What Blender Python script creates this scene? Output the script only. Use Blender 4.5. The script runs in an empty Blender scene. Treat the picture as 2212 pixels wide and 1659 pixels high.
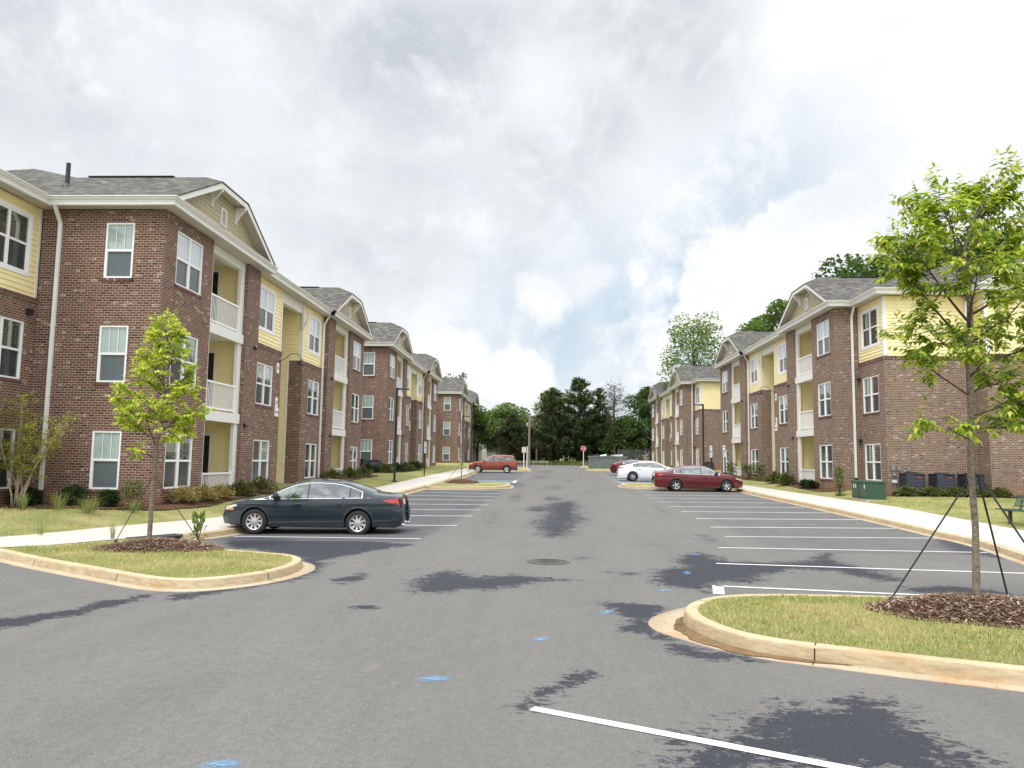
import bpy, bmesh, math, random
from mathutils import Vector, Matrix
random.seed(7)
R = math.radians
scene = bpy.context.scene
COL = scene.collection
EYE = 1.94
# ------------------------------------------------------------------ camera
cam_d = bpy.data.cameras.new("camera")
cam_d.sensor_width = 36.0
cam_d.lens = 36.0 * 1661.0 / 2212.0
cam_d.clip_start = 0.1
cam_d.clip_end = 5000.0
cam = bpy.data.objects.new("camera", cam_d)
COL.objects.link(cam)
cam.matrix_world = Matrix(((0.9988537, -0.0103309, 0.0467387, 0.0),
                           (0.0454803, -0.0996378, -0.9939838, 0.0),
                           (0.0149257, 0.9949701, -0.0990537, EYE),
                           (0, 0, 0, 1)))
scene.camera = cam
# ------------------------------------------------------------------ view
scene.view_settings.view_transform = 'Standard'
scene.view_settings.look = 'None'
scene.view_settings.exposure = 0.12
scene.view_settings.gamma = 1.0
scene.render.film_transparent = False
try:
    scene.cycles.max_bounces = 6
    scene.cycles.transparent_max_bounces = 8
    scene.cycles.use_denoising = True
except Exception:
    pass

# ------------------------------------------------------------------ node helper
class NT:
    def __init__(s, nt): s.nt = nt
    def add(s, t, inp=None, **kw):
        n = s.nt.nodes.new(t)
        for k, v in kw.items(): setattr(n, k, v)
        if inp:
            for k, v in inp.items():
                sock = n.inputs[k]
                if isinstance(v, bpy.types.NodeSocket): s.nt.links.new(v, sock)
                else:
                    if isinstance(v, (tuple, list)) and len(v) == 3 and sock.type == 'RGBA': v = (*v, 1)
                    sock.default_value = v
        return n
    def math(s, op, a, b=None, c=None, clamp=False):
        n = s.add('ShaderNodeMath', operation=op, use_clamp=clamp)
        for i, v in enumerate((a, b, c)):
            if v is None: continue
            if isinstance(v, bpy.types.NodeSocket): s.nt.links.new(v, n.inputs[i])
            else: n.inputs[i].default_value = v
        return n.outputs[0]
    def vmath(s, op, a, b=None):
        n = s.add('ShaderNodeVectorMath', operation=op)
        for i, v in enumerate((a, b)):
            if v is None: continue
            if isinstance(v, bpy.types.NodeSocket): s.nt.links.new(v, n.inputs[i])
            else: n.inputs[i].default_value = v
        return n.outputs['Value'] if op in ('DOT_PRODUCT', 'LENGTH', 'DISTANCE') else n.outputs[0]
    def mix(s, f, a, b, blend='MIX'):
        n = s.add('ShaderNodeMix', data_type='RGBA', blend_type=blend)
        for i, v in ((0, f), (6, a), (7, b)):
            if isinstance(v, bpy.types.NodeSocket): s.nt.links.new(v, n.inputs[i])
            else:
                if isinstance(v, (tuple, list)) and len(v) == 3: v = (*v, 1)
                n.inputs[i].default_value = v
        return n.outputs[2]
    def ramp(s, f, stops, interp='LINEAR'):
        n = s.add('ShaderNodeValToRGB')
        cr = n.color_ramp
        cr.interpolation = interp
        while len(cr.elements) < len(stops): cr.elements.new(0.5)
        for e, (p, c) in zip(cr.elements, stops):
            e.position = p
            e.color = (c, c, c, 1) if isinstance(c, (int, float)) else (*c, 1)
        s.nt.links.new(f, n.inputs[0])
        return n.outputs[0]
    def noise(s, vec, scale, detail=3, rough=0.55, dist=0.0, out=0, dims='3D'):
        n = s.add('ShaderNodeTexNoise', noise_dimensions=dims)
        n.inputs['Scale'].default_value = scale
        n.inputs['Detail'].default_value = detail
        n.inputs['Roughness'].default_value = rough
        n.inputs['Distortion'].default_value = dist
        if vec is not None: s.nt.links.new(vec, n.inputs['Vector'])
        return n.outputs[out]
    def mr(s, v, a, b, c=0.0, d=1.0, smooth=False):
        n = s.add('ShaderNodeMapRange', interpolation_type='SMOOTHSTEP' if smooth else 'LINEAR')
        s.nt.links.new(v, n.inputs[0])
        for i, x in ((1, a), (2, b), (3, c), (4, d)): n.inputs[i].default_value = x
        return n.outputs[0]

# ------------------------------------------------------------------ world: overcast sky with broken cloud
SUN_EL, SUN_AZ = R(56), R(215)      # high, behind and to the left of the camera
w = bpy.data.worlds.new("World"); scene.world = w; w.use_nodes = True
w.node_tree.nodes.clear()
n = NT(w.node_tree)
tc = n.add('ShaderNodeTexCoord').outputs['Generated']
d = n.vmath('NORMALIZE', tc)
sep = n.add('ShaderNodeSeparateXYZ', {0: d})
dz = n.math('MAXIMUM', sep.outputs[2], 0.0)
sky = n.add('ShaderNodeTexSky', sky_type='NISHITA', sun_disc=False)
sky.sun_elevation = SUN_EL; sky.sun_rotation = SUN_AZ
sky.air_density = 1.3; sky.dust_density = 1.2
blue = n.vmath('MULTIPLY', sky.outputs[0], (0.11, 0.11, 0.11))
pale = n.mix(0.85, blue, (0.60, 0.72, 0.83))
zz = n.math('ADD', dz, 0.30)
px = n.math('DIVIDE', sep.outputs[0], zz); py = n.math('DIVIDE', sep.outputs[1], zz)
pp = n.add('ShaderNodeCombineXYZ', {0: px, 1: py, 2: sep.outputs[2]}).outputs[0]
warp = n.noise(d, 2.2, 4, 0.6, out=1)
ww = n.vmath('ADD', d, n.vmath('MULTIPLY', n.vmath('SUBTRACT', warp, (0.5, 0.5, 0.5)), (0.22, 0.22, 0.22)))
def cdir(pxx, pyy):
    v = cam.matrix_world.to_3x3() @ Vector(((pxx - 1106) / 1661, -(pyy - 829.5) / 1661, -1))
    return tuple(v.normalized())
def blob(px_, py_, r, soft, vec=ww):
    c = cdir(px_, py_)
    dist = n.vmath('DISTANCE', vec, c)
    return n.mr(dist, r * (1 + soft), r * (1 - soft), 0, 1, True)
big = n.noise(pp, 1.5, 7, 0.58, 0.3)
fine = n.noise(pp, 4.2, 10, 0.66, 0.4)
puff = n.noise(d, 8.5, 10, 0.64, 0.3)
dark = None
for a in ((60, 60, 0.20, 0.9, .85), (330, 40, 0.12, 0.9, .6), (640, 40, 0.13, 0.9, .62), (920, 190, 0.095, 0.9, 1.0), (1040, 120, .07, .9, .75), (760, 230, .08, .9, .6),
          (1190, 410, 0.085, .9, .95), (1290, 300, .06, .8, .8), (1100, 560, .07, .9, .7), (870, 500, 0.10, .9, .75), (700, 420, .09, .9, .5), (1020, 440, .08, .9, .6),
          (1420, 70, 0.11, 0.7, .78), (1200, 60, .10, .9, .6), (1330, 190, .05, .9, .6), (480, 300, .12, .9, .30), (200, 260, .14, .9, .25), (620, 620, .09, .9, .25)):
    bb = n.math('MULTIPLY', blob(*a[:4]), a[4])
    dark = bb if dark is None else n.math('MAXIMUM', dark, bb)
hole = n.math('MAXIMUM', blob(1155, 245, .045, .7), n.math('MAXIMUM', blob(560, 110, .06, .8), blob(340, 150, .06, .8)))
dark = n.math('MULTIPLY', dark, n.math('SUBTRACT', 1.0, n.math('MULTIPLY', hole, .8)))
texn = n.math('ADD', n.math('MULTIPLY', big, .35), n.math('MULTIPLY', puff, .65))
dmask = n.math('MULTIPLY', dark, n.mr(texn, 0.41, 0.56, 0.0, 1.35))
dmask = n.math('MINIMUM', dmask, 1.0)
f2 = n.math('ADD', n.math('MULTIPLY', fine, .6), n.math('MULTIPLY', puff, .4))
cloud = n.mix(n.mr(f2, 0.36, 0.62), (0.80, 0.835, 0.885), (0.965, 0.98, 1.0))
bright = n.math('MAXIMUM', blob(1990, 200, .34, .6), n.math('MAXIMUM', blob(2050, 640, .20, .8), blob(1600, 330, .13, .6)))
cloud = n.mix(n.math('MULTIPLY', bright, .8), cloud, n.mix(n.mr(puff, .35, .65), (.90, .91, .93), (1.0, 1.0, 1.0)))
cloud = n.mix(dmask, cloud, n.mix(n.mr(puff, .33, .66), (0.44, 0.49, 0.52), (0.74, 0.78, 0.815)))
# opening of thin blue near the horizon, straight down the road
gap = n.math('MAXIMUM', blob(1390, 740, .12, .8), n.math('MAXIMUM', blob(1150, 740, .08, .9), n.math('MAXIMUM', blob(1470, 620, .085, .8), n.math('MULTIPLY', blob(1640, 450, .11, .8), .75))))
gap = n.math('MAXIMUM', gap, n.math('MULTIPLY', blob(1320, 600, .07, .9), .7))
gmask = n.math('MULTIPLY', gap, n.mr(puff, 0.62, 0.46, 0.15, 1.0))
cloud = n.mix(gmask, cloud, pale)
wa = n.vmath('ADD', d, n.vmath('MULTIPLY', n.vmath('SUBTRACT', n.noise(d, 7, 9, .62, out=1), (.5, .5, .5)), (.15, .15, .15)))
cum = blob(1640, 650, .085, .08, wa)
for bb in ((1760, 560, .085, .08), (1860, 500, .075, .08), (1900, 620, .10, .10), (1500, 700, .03, .2), (960, 800, .045, .2), (1110, 850, .05, .2), (1180, 660, .035, .4), (1260, 620, .03, .4), (1380, 590, .02, .4), (1450, 640, .018, .3), (1420, 760, .016, .4)):
    cum = n.math('MAXIMUM', cum, blob(*bb, wa))
cloud = n.mix(n.math('MULTIPLY', cum, 0.95), cloud, n.mix(n.mr(puff, .36, .58), (.84, .865, .90), (1.0, 1.0, 1.0)))
# overcast brightens towards the zenith and towards the hidden sun behind the camera
boost = n.math('ADD', 1.0, n.math('ADD', n.mr(sep.outputs[2], 0.50, 0.9, 0, 1.5, True), n.math('MULTIPLY', n.mr(sep.outputs[1], 0.1, -0.8, 0, 0.8, True), n.mr(sep.outputs[2], -.05, .3, 0, 1))))
skyc = n.mix(1.0, cloud, n.add('ShaderNodeCombineXYZ', {0: boost, 1: boost, 2: boost}).outputs[0], 'MULTIPLY')
below = n.mr(sep.outputs[2], -0.02, 0.0)
skyc = n.mix(below, (0.22, 0.23, 0.2), skyc)
bg = n.add('ShaderNodeBackground', {0: skyc, 1: 1.0})
out = n.add('ShaderNodeOutputWorld', {0: bg.outputs[0]})
sun_d = bpy.data.lights.new("sun", 'SUN'); sun_d.energy = 1.5; sun_d.angle = R(14); sun_d.color = (1.0, 0.96, 0.9)
sun = bpy.data.objects.new("sun", sun_d); COL.objects.link(sun)
sun.rotation_euler = (R(90) - SUN_EL, 0, R(180) - SUN_AZ)

# ------------------------------------------------------------------ mesh builder
def xf_id(p): return p
class MB:
    def __init__(s, T=None): s.v = []; s.f = []; s.m = []; s.T = T or xf_id
    def vert(s, p):
        s.v.append(tuple(s.T(p))); return len(s.v) - 1
    def face(s, pts, m=0):
        s.f.append([s.vert(p) for p in pts]); s.m.append(m)
    def box(s, x0, x1, y0, y1, z0, z1, m=0):
        c = [(x0, y0, z0), (x1, y0, z0), (x1, y1, z0), (x0, y1, z0), (x0, y0, z1), (x1, y0, z1), (x1, y1, z1), (x0, y1, z1)]
        i = [s.vert(p) for p in c]
        for q in ((0, 3, 2, 1), (4, 5, 6, 7), (0, 1, 5, 4), (1, 2, 6, 5), (2, 3, 7, 6), (3, 0, 4, 7)):
            s.f.append([i[k] for k in q]); s.m.append(m)
    def obox(s, c, ax, ay, az, m=0):
        c, ax, ay, az = map(Vector, (c, ax, ay, az))
        i = [s.vert(c + sx * ax + sy * ay + sz * az) for sz in (-1, 1) for sx, sy in ((-1, -1), (1, -1), (1, 1), (-1, 1))]
        for q in ((0, 3, 2, 1), (4, 5, 6, 7), (0, 1, 5, 4), (1, 2, 6, 5), (2, 3, 7, 6), (3, 0, 4, 7)):
            s.f.append([i[k] for k in q]); s.m.append(m)
    def tube(s, path, rad, nseg=6, m=0, cap=True):
        path = [Vector(p) for p in path]
        if not isinstance(rad, (list, tuple)): rad = [rad] * len(path)
        rings = []
        for k, p in enumerate(path):
            t = (path[min(k + 1, len(path) - 1)] - path[max(k - 1, 0)]).normalized()
            a = Vector((0, 0, 1)) if abs(t.z) < .9 else Vector((1, 0, 0))
            u = t.cross(a).normalized(); w_ = t.cross(u)
            rings.append([s.vert(p + (u * math.cos(2 * math.pi * j / nseg) + w_ * math.sin(2 * math.pi * j / nseg)) * rad[k]) for j in range(nseg)])
        for a, b in zip(rings, rings[1:]):
            for j in range(nseg):
                s.f.append([a[j], a[(j + 1) % nseg], b[(j + 1) % nseg], b[j]]); s.m.append(m)
        if cap:
            s.f.append(rings[0][::-1]); s.m.append(m); s.f.append(rings[-1]); s.m.append(m)
    def lathe(s, prof, c, axis='z', nseg=24, m=0):
        # prof: (r, h) list
        rings = []
        for r, h in prof:
            ring = []
            for j in range(nseg):
                a = 2 * math.pi * j / nseg
                if axis == 'z': p = (c[0] + r * math.cos(a), c[1] + r * math.sin(a), c[2] + h)
                elif axis == 'y': p = (c[0] + r * math.cos(a), c[1] + h, c[2] + r * math.sin(a))
                else: p = (c[0] + h, c[1] + r * math.cos(a), c[2] + r * math.sin(a))
                ring.append(s.vert(p))
            rings.append(ring)
        for a, b in zip(rings, rings[1:]):
            for j in range(nseg):
                s.f.append([a[j], a[(j + 1) % nseg], b[(j + 1) % nseg], b[j]]); s.m.append(m)
    def grid(s, rows, m=0, closed=False):
        idx = [[s.vert(p) for p in r] for r in rows]
        for a, b in zip(idx, idx[1:]):
            for j in range(len(a) - 1):
                s.f.append([a[j], a[j + 1], b[j + 1], b[j]]); s.m.append(m)
    def build(s, name, mats, parent=None, smooth=False, uv=False, bevel=0.0, loc=None):
        me = bpy.data.meshes.new(name)
        me.from_pydata(s.v, [], s.f)
        if not isinstance(mats, (list, tuple)): mats = [mats]
        for mm in mats: me.materials.append(mm)
        if len(mats) > 1: me.polygons.foreach_set('material_index', s.m)
        if smooth: me.polygons.foreach_set('use_smooth', [True] * len(s.f))
        me.update()
        if uv:
            ul = me.uv_layers.new(name='uv')
            for p in me.polygons:
                nn = p.normal
                if abs(nn.z) > .98: t = Vector((1, 0, 0)); w_ = Vector((0, 1, 0))
                else:
                    t = Vector((0, 0, 1)).cross(nn).normalized()
                    if t.x + t.y * 1.01 < 0: t = -t
                    w_ = nn.cross(t)
                    if w_.z < 0: w_ = -w_
                for li in p.loop_indices:
                    co = me.vertices[me.loops[li].vertex_index].co
                    ul.data[li].uv = (co.dot(t), co.dot(w_))
        o = bpy.data.objects.new(name, me)
        COL.objects.link(o)
        if parent is not None: o.parent = parent
        if loc is not None: o.location = loc
        if bevel > 0:
            b = o.modifiers.new('bevel', 'BEVEL'); b.width = bevel; b.segments = 2; b.limit_method = 'ANGLE'; b.angle_limit = R(40)
        return o
def tag(o, label=None, cat=None, group=None, kind=None):
    if label: o['label'] = label
    if cat: o['category'] = cat
    if group: o['group'] = group
    if kind: o['kind'] = kind
    return o
def thing(name, loc, label, cat, group=None, rz=0.0):
    o = bpy.data.objects.new(name, None); COL.objects.link(o)
    o.location = loc; o.rotation_euler = (0, 0, rz); o.empty_display_size = .3
    return tag(o, label, cat, group)
def children(o): return list(o.children)
def copy_tree(o, parent=None):
    c = o.copy(); COL.objects.link(c); c.parent = parent
    for ch in children(o): copy_tree(ch, c)
    return c
def lerp(a, b, t): return a + (b - a) * t
def interp(x, xs, ys):
    if x <= xs[0]: return ys[0]
    for i in range(len(xs) - 1):
        if x <= xs[i + 1]: return lerp(ys[i], ys[i + 1], (x - xs[i]) / (xs[i + 1] - xs[i]))
    return ys[-1]
def P(y): return interp(y, (-50, 22, 31, 45, 51, 76, 90, 110, 130), (0, 0, .18, .42, .52, .8, 1.0, 1.3, 1.45))
def G(x, y):
    """height of the parking lot surface"""
    return P(y) - min(max((-x - 1) / 7, 0), 1) * .1 * interp(y, (24, 38), (1, 0))
# ------------------------------------------------------------------ materials
def new_mat(name):
    m = bpy.data.materials.new(name); m.use_nodes = True
    m.node_tree.nodes.clear()
    n = NT(m.node_tree)
    o = n.add('ShaderNodeOutputMaterial')
    return m, n, o
def plain(name, col, rough=.6, metal=0.0, spec=.5, noise=.12, nscale=6.0, coat=0.0, bump=0.0, bscale=80):
    m, n, o = new_mat(name)
    co = n.add('ShaderNodeTexCoord').outputs['Object']
    f = n.noise(co, nscale, 5, .6)
    c = n.mix(n.mr(f, .3, .7), tuple(v * (1 - noise) for v in col), tuple(min(1, v * (1 + noise)) for v in col))
    b = n.add('ShaderNodeBsdfPrincipled', {'Base Color': c, 'Roughness': rough, 'Metallic': metal, 'Specular IOR Level': spec, 'Coat Weight': coat, 'Coat Roughness': .03})
    if bump > 0:
        bn = n.add('ShaderNodeBump', {'Height': n.noise(co, bscale, 4, .6), 'Strength': bump, 'Distance': .01})
        n.nt.links.new(bn.outputs[0], b.inputs['Normal'])
    n.nt.links.new(b.outputs[0], o.inputs[0])
    return m
def brick_mat(name, c_dark, c_mid, c_red, mortar, bl=.203, bh=.0794, mw=.011, clay_z=None, stack=False):
    m, n, o = new_mat(name)
    uv = n.add('ShaderNodeUVMap').outputs[0]
    s = n.add('ShaderNodeSeparateXYZ', {0: uv})
    u, v = s.outputs[0], s.outputs[1]
    row = n.math('FLOOR', n.math('DIVIDE', v, bh))
    fv = n.math('MULTIPLY', n.math('FRACT', n.math('DIVIDE', v, bh)), bh)
    sh = n.math('MULTIPLY', n.math('MODULO', n.math('ADD', row, 1000.0), 2.0), 0.0 if stack else .5)
    uu = n.math('ADD', n.math('DIVIDE', u, bl), sh)
    colm = n.math('FLOOR', uu)
    fu = n.math('MULTIPLY', n.math('FRACT', uu), bl)
    edge = n.math('MINIMUM', fu, fv)
    mk = n.mr(edge, mw * .75, mw * 1.1)          # 0 mortar, 1 brick
    wn = n.add('ShaderNodeTexWhiteNoise', {'Vector': n.add('ShaderNodeCombineXYZ', {0: colm, 1: row}).outputs[0]}, noise_dimensions='2D')
    r1 = wn.outputs[0]
    sc_ = n.add('ShaderNodeSeparateColor', {0: wn.outputs[1]})
    r2 = sc_.outputs[1]
    obj = n.add('ShaderNodeTexCoord').outputs['Object']
    grain = n.noise(obj, 30, 4, .7)
    bc = n.ramp(r1, [(0, c_dark), (.3, c_mid), (.75, c_mid), (1, c_red)])
    bc = n.mix(n.mr(grain, .25, .75, 0, .5), bc, n.mix(1, bc, (.55, .5, .5), 'MULTIPLY'))
    big = n.noise(obj, .55, 3, .6)
    bc = n.mix(n.mr(big, .4, .62, 0, .55), bc, n.mix(.5, bc, c_red))
    # a few bricks carry pale smears
    pale = n.math('MULTIPLY', n.math('GREATER_THAN', r2, .93), n.mr(n.noise(obj, 14, 3, .6), .47, .56))
    bc = n.mix(n.math('MULTIPLY', pale, .8), bc, (.50, .43, .38))
    z = n.add('ShaderNodeSeparateXYZ', {0: obj}).outputs[2]
    # red clay splash at the foot of the walls
    zz = n.math('ADD', z, n.mr(n.noise(obj, 1.3, 4, .6), .2, .8, -.35, .35))
    cl = n.mr(zz, .95, .25, 0, .55)
    bc = n.mix(cl, bc, (.30, .115, .055))
    mo = n.mix(n.mr(grain, .3, .7), mortar, tuple(x * .8 for x in mortar))
    mo = n.mix(n.math('MULTIPLY', cl, .8), mo, (.38, .2, .12))
    c = n.mix(mk, mo, bc)
    b = n.add('ShaderNodeBsdfPrincipled', {'Base Color': c, 'Roughness': .88, 'Specular IOR Level': .25})
    h = n.math('ADD', mk, n.math('MULTIPLY', grain, .35))
    bn = n.add('ShaderNodeBump', {'Height': h, 'Strength': .6, 'Distance': .006})
    n.nt.links.new(bn.outputs[0], b.inputs['Normal'])
    n.nt.links.new(b.outputs[0], o.inputs[0])
    return m
M = {}
M['brick'] = brick_mat('brick', (.062, .032, .026), (.150, .082, .060), (.215, .103, .070), (.54, .44, .36), mw=.013)
M['brick2'] = brick_mat('brick_brown', (.080, .047, .036), (.182, .118, .086), (.24, .138, .096), (.56, .47, .385), mw=.013)
M['soldier'] = brick_mat('soldier_brick', (.06, .025, .02), (.13, .06, .045), (.20, .08, .06), (.34, .26, .225), bl=.0794, bh=.203, stack=True, mw=.012)
def shingle_mat():
    m, n, o = new_mat('asphalt_shingle')
    uv = n.add('ShaderNodeUVMap').outputs[0]
    s = n.add('ShaderNodeSeparateXYZ', {0: uv})
    u, v = s.outputs[0], s.outputs[1]
    bh, bl = .143, .24
    row = n.math('FLOOR', n.math('DIVIDE', v, bh))
    wr = n.add('ShaderNodeTexWhiteNoise', {'W': row}, noise_dimensions='1D').outputs[0]
    uu = n.math('ADD', n.math('DIVIDE', u, bl), n.math('MULTIPLY', wr, 7.3))
    wn = n.add('ShaderNodeTexWhiteNoise', {'Vector': n.add('ShaderNodeCombineXYZ', {0: n.math('FLOOR', uu), 1: row}).outputs[0]}, noise_dimensions='2D').outputs[0]
    fv = n.math('FRACT', n.math('DIVIDE', v, bh))
    obj = n.add('ShaderNodeTexCoord').outputs['Object']
    c = n.ramp(wn, [(0, (.035, .034, .030)), (.35, (.072, .069, .060)), (.7, (.11, .106, .090)), (1, (.20, .19, .165))])
    c = n.mix(n.mr(n.noise(obj, .8, 4, .6), .4, .65, 0, .35), c, (.10, .095, .1))
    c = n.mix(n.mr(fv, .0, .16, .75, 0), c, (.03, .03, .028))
    c = n.mix(n.mr(n.noise(obj, 60, 3, .7), .35, .7, 0, .4), c, (.2, .19, .17))
    b = n.add('ShaderNodeBsdfPrincipled', {'Base Color': c, 'Roughness': .95, 'Specular IOR Level': .15})
    n.nt.links.new(n.add('ShaderNodeBump', {'Height': n.math('ADD', fv, wn), 'Strength': .5, 'Distance': .01}).outputs[0], b.inputs['Normal'])
    n.nt.links.new(b.outputs[0], o.inputs[0])
    return m
M['shingle'] = shingle_mat()
def shake_mat():
    m, n, o = new_mat('tan_shake')
    uv = n.add('ShaderNodeUVMap').outputs[0]
    s = n.add('ShaderNodeSeparateXYZ', {0: uv}); u, v = s.outputs[0], s.outputs[1]
    bh = .165
    row = n.math('FLOOR', n.math('DIVIDE', v, bh))
    wr = n.add('ShaderNodeTexWhiteNoise', {'W': row}, noise_dimensions='1D').outputs[0]
    uu = n.math('ADD', n.math('DIVIDE', u, .15), n.math('MULTIPLY', wr, 7.3))
    wn = n.add('ShaderNodeTexWhiteNoise', {'Vector': n.add('ShaderNodeCombineXYZ', {0: n.math('FLOOR', uu), 1: row}).outputs[0]}, noise_dimensions='2D').outputs[0]
    fv = n.math('FRACT', n.math('DIVIDE', v, bh)); fu = n.math('FRACT', uu)
    c = n.mix(n.math('MULTIPLY', wn, .5), (.52, .46, .31), (.42, .37, .25))
    ln = n.math('MAXIMUM', n.mr(fv, .84, .95), n.mr(fu, .88, .96, 0, .7))
    c = n.mix(n.math('MULTIPLY', ln, .9), c, (.13, .11, .075))
    b = n.add('ShaderNodeBsdfPrincipled', {'Base Color': c, 'Roughness': .8, 'Specular IOR Level': .25})
    n.nt.links.new(b.outputs[0], o.inputs[0])
    return m
M['shake'] = shake_mat()
M['siding'] = plain('yellow_siding', (.90, .78, .43), .55, noise=.04, nscale=1.5)
M['trim'] = plain('white_trim', (.78, .77, .73), .45, noise=.03)
M['gutter'] = plain('white_gutter', (.80, .80, .77), .28, noise=.02)
M['soffit'] = plain('soffit', (.60, .56, .46), .7, noise=.03)
M['vinyl'] = plain('white_vinyl', (.86, .86, .86), .35, noise=.02)
M['black'] = plain('black_metal', (.018, .018, .02), .4, noise=.1)
M['ridge'] = plain('black_ridge_vent', (.02, .02, .022), .7)
M['door'] = plain('dark_door', (.012, .010, .010), .4)
M['dark'] = plain('dark_void', (.01, .01, .01), .9)
def glass_mat(name, kind):
    m, n, o = new_mat(name)
    uv = n.add('ShaderNodeUVMap').outputs[0]
    s = n.add('ShaderNodeSeparateXYZ', {0: uv}); u, v = s.outputs[0], s.outputs[1]
    rnd = n.add('ShaderNodeObjectInfo').outputs['Random']
    cv = n.add('ShaderNodeCombineXYZ', {0: n.math('ADD', n.math('MULTIPLY', u, 14.0), n.math('MULTIPLY', rnd, 50)), 1: n.math('MULTIPLY', v, .5)}).outputs[0]
    fold = n.noise(cv, 1.0, 3, .6)
    if kind == 'blind':
        st = n.math('FRACT', n.math('DIVIDE', v, .028))
        c = n.mix(n.mr(st, .0, .35, 1, 0), (.36, .45, .41), (.20, .27, .25))
        c = n.mix(n.mr(fold, .35, .7, 0, .35), c, (.22, .30, .28)); ro = .02; ior = 1.9
    elif kind == 'blind_low':
        st = n.math('FRACT', n.math('DIVIDE', v, .028))
        c = n.mix(n.mr(st, .0, .35, 1, 0), (.105, .13, .135), (.07, .09, .095)); ro = .28; ior = 1.5
    elif kind == 'pale_sky_blind':
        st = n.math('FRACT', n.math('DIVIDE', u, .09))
        c = n.mix(n.mr(st, .0, .3, 1, 0), (.50, .55, .60), (.36, .41, .46)); ro = .02; ior = 2.3  # vertical slats, paled to stand in for bright sky reflected in the glass
    elif kind == 'curtain':
        c = n.ramp(fold, [(0, (.006, .01, .009)), (.42, (.02, .038, .03)), (.55, (.07, .12, .085)), (.7, (.12, .17, .13))])
        c = n.mix(n.mr(n.math('ABSOLUTE', n.math('SUBTRACT', rnd, .5)), .0, .5, 0, .8), c, (.02, .028, .026)); ro = .012; ior = 2.5
    else:  # insect screen in front of the lower sash
        c = n.mix(n.mr(fold, .4, .65, 0, .7), (.028, .033, .036), (.06, .075, .075)); ro = .16; ior = 1.75
    if kind == 'curtain':
        gz_ = n.add('ShaderNodeSeparateXYZ', {0: n.add('ShaderNodeTexCoord').outputs['Generated']}).outputs[2]
        cut = n.math('SUBTRACT', 1.0, n.math('MULTIPLY', n.math('FRACT', n.math('MULTIPLY', rnd, 7.31)), 1.25))
        bl_ = n.math('MULTIPLY', n.math('GREATER_THAN', gz_, cut), n.math('GREATER_THAN', n.math('FRACT', n.math('MULTIPLY', rnd, 13.7)), .62))
        st = n.math('FRACT', n.math('DIVIDE', v, .028))
        c = n.mix(bl_, c, n.mix(n.mr(st, .0, .4, 1, 0), (.26, .31, .28), (.15, .19, .175)))
    b = n.add('ShaderNodeBsdfPrincipled', {'Base Color': c, 'Roughness': ro, 'IOR': ior, 'Specular IOR Level': .95 if kind == 'curtain' else .5})
    n.nt.links.new(n.add('ShaderNodeBump', {'Height': n.noise(uv, 2.5, 2, .5), 'Strength': .12, 'Distance': .02}).outputs[0], b.inputs['Normal'])
    n.nt.links.new(b.outputs[0], o.inputs[0])
    return m
for k in ('blind', 'blind_low', 'curtain', 'screen', 'pale_sky_blind'): M[k] = glass_mat('glass_' + k, k)

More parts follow.
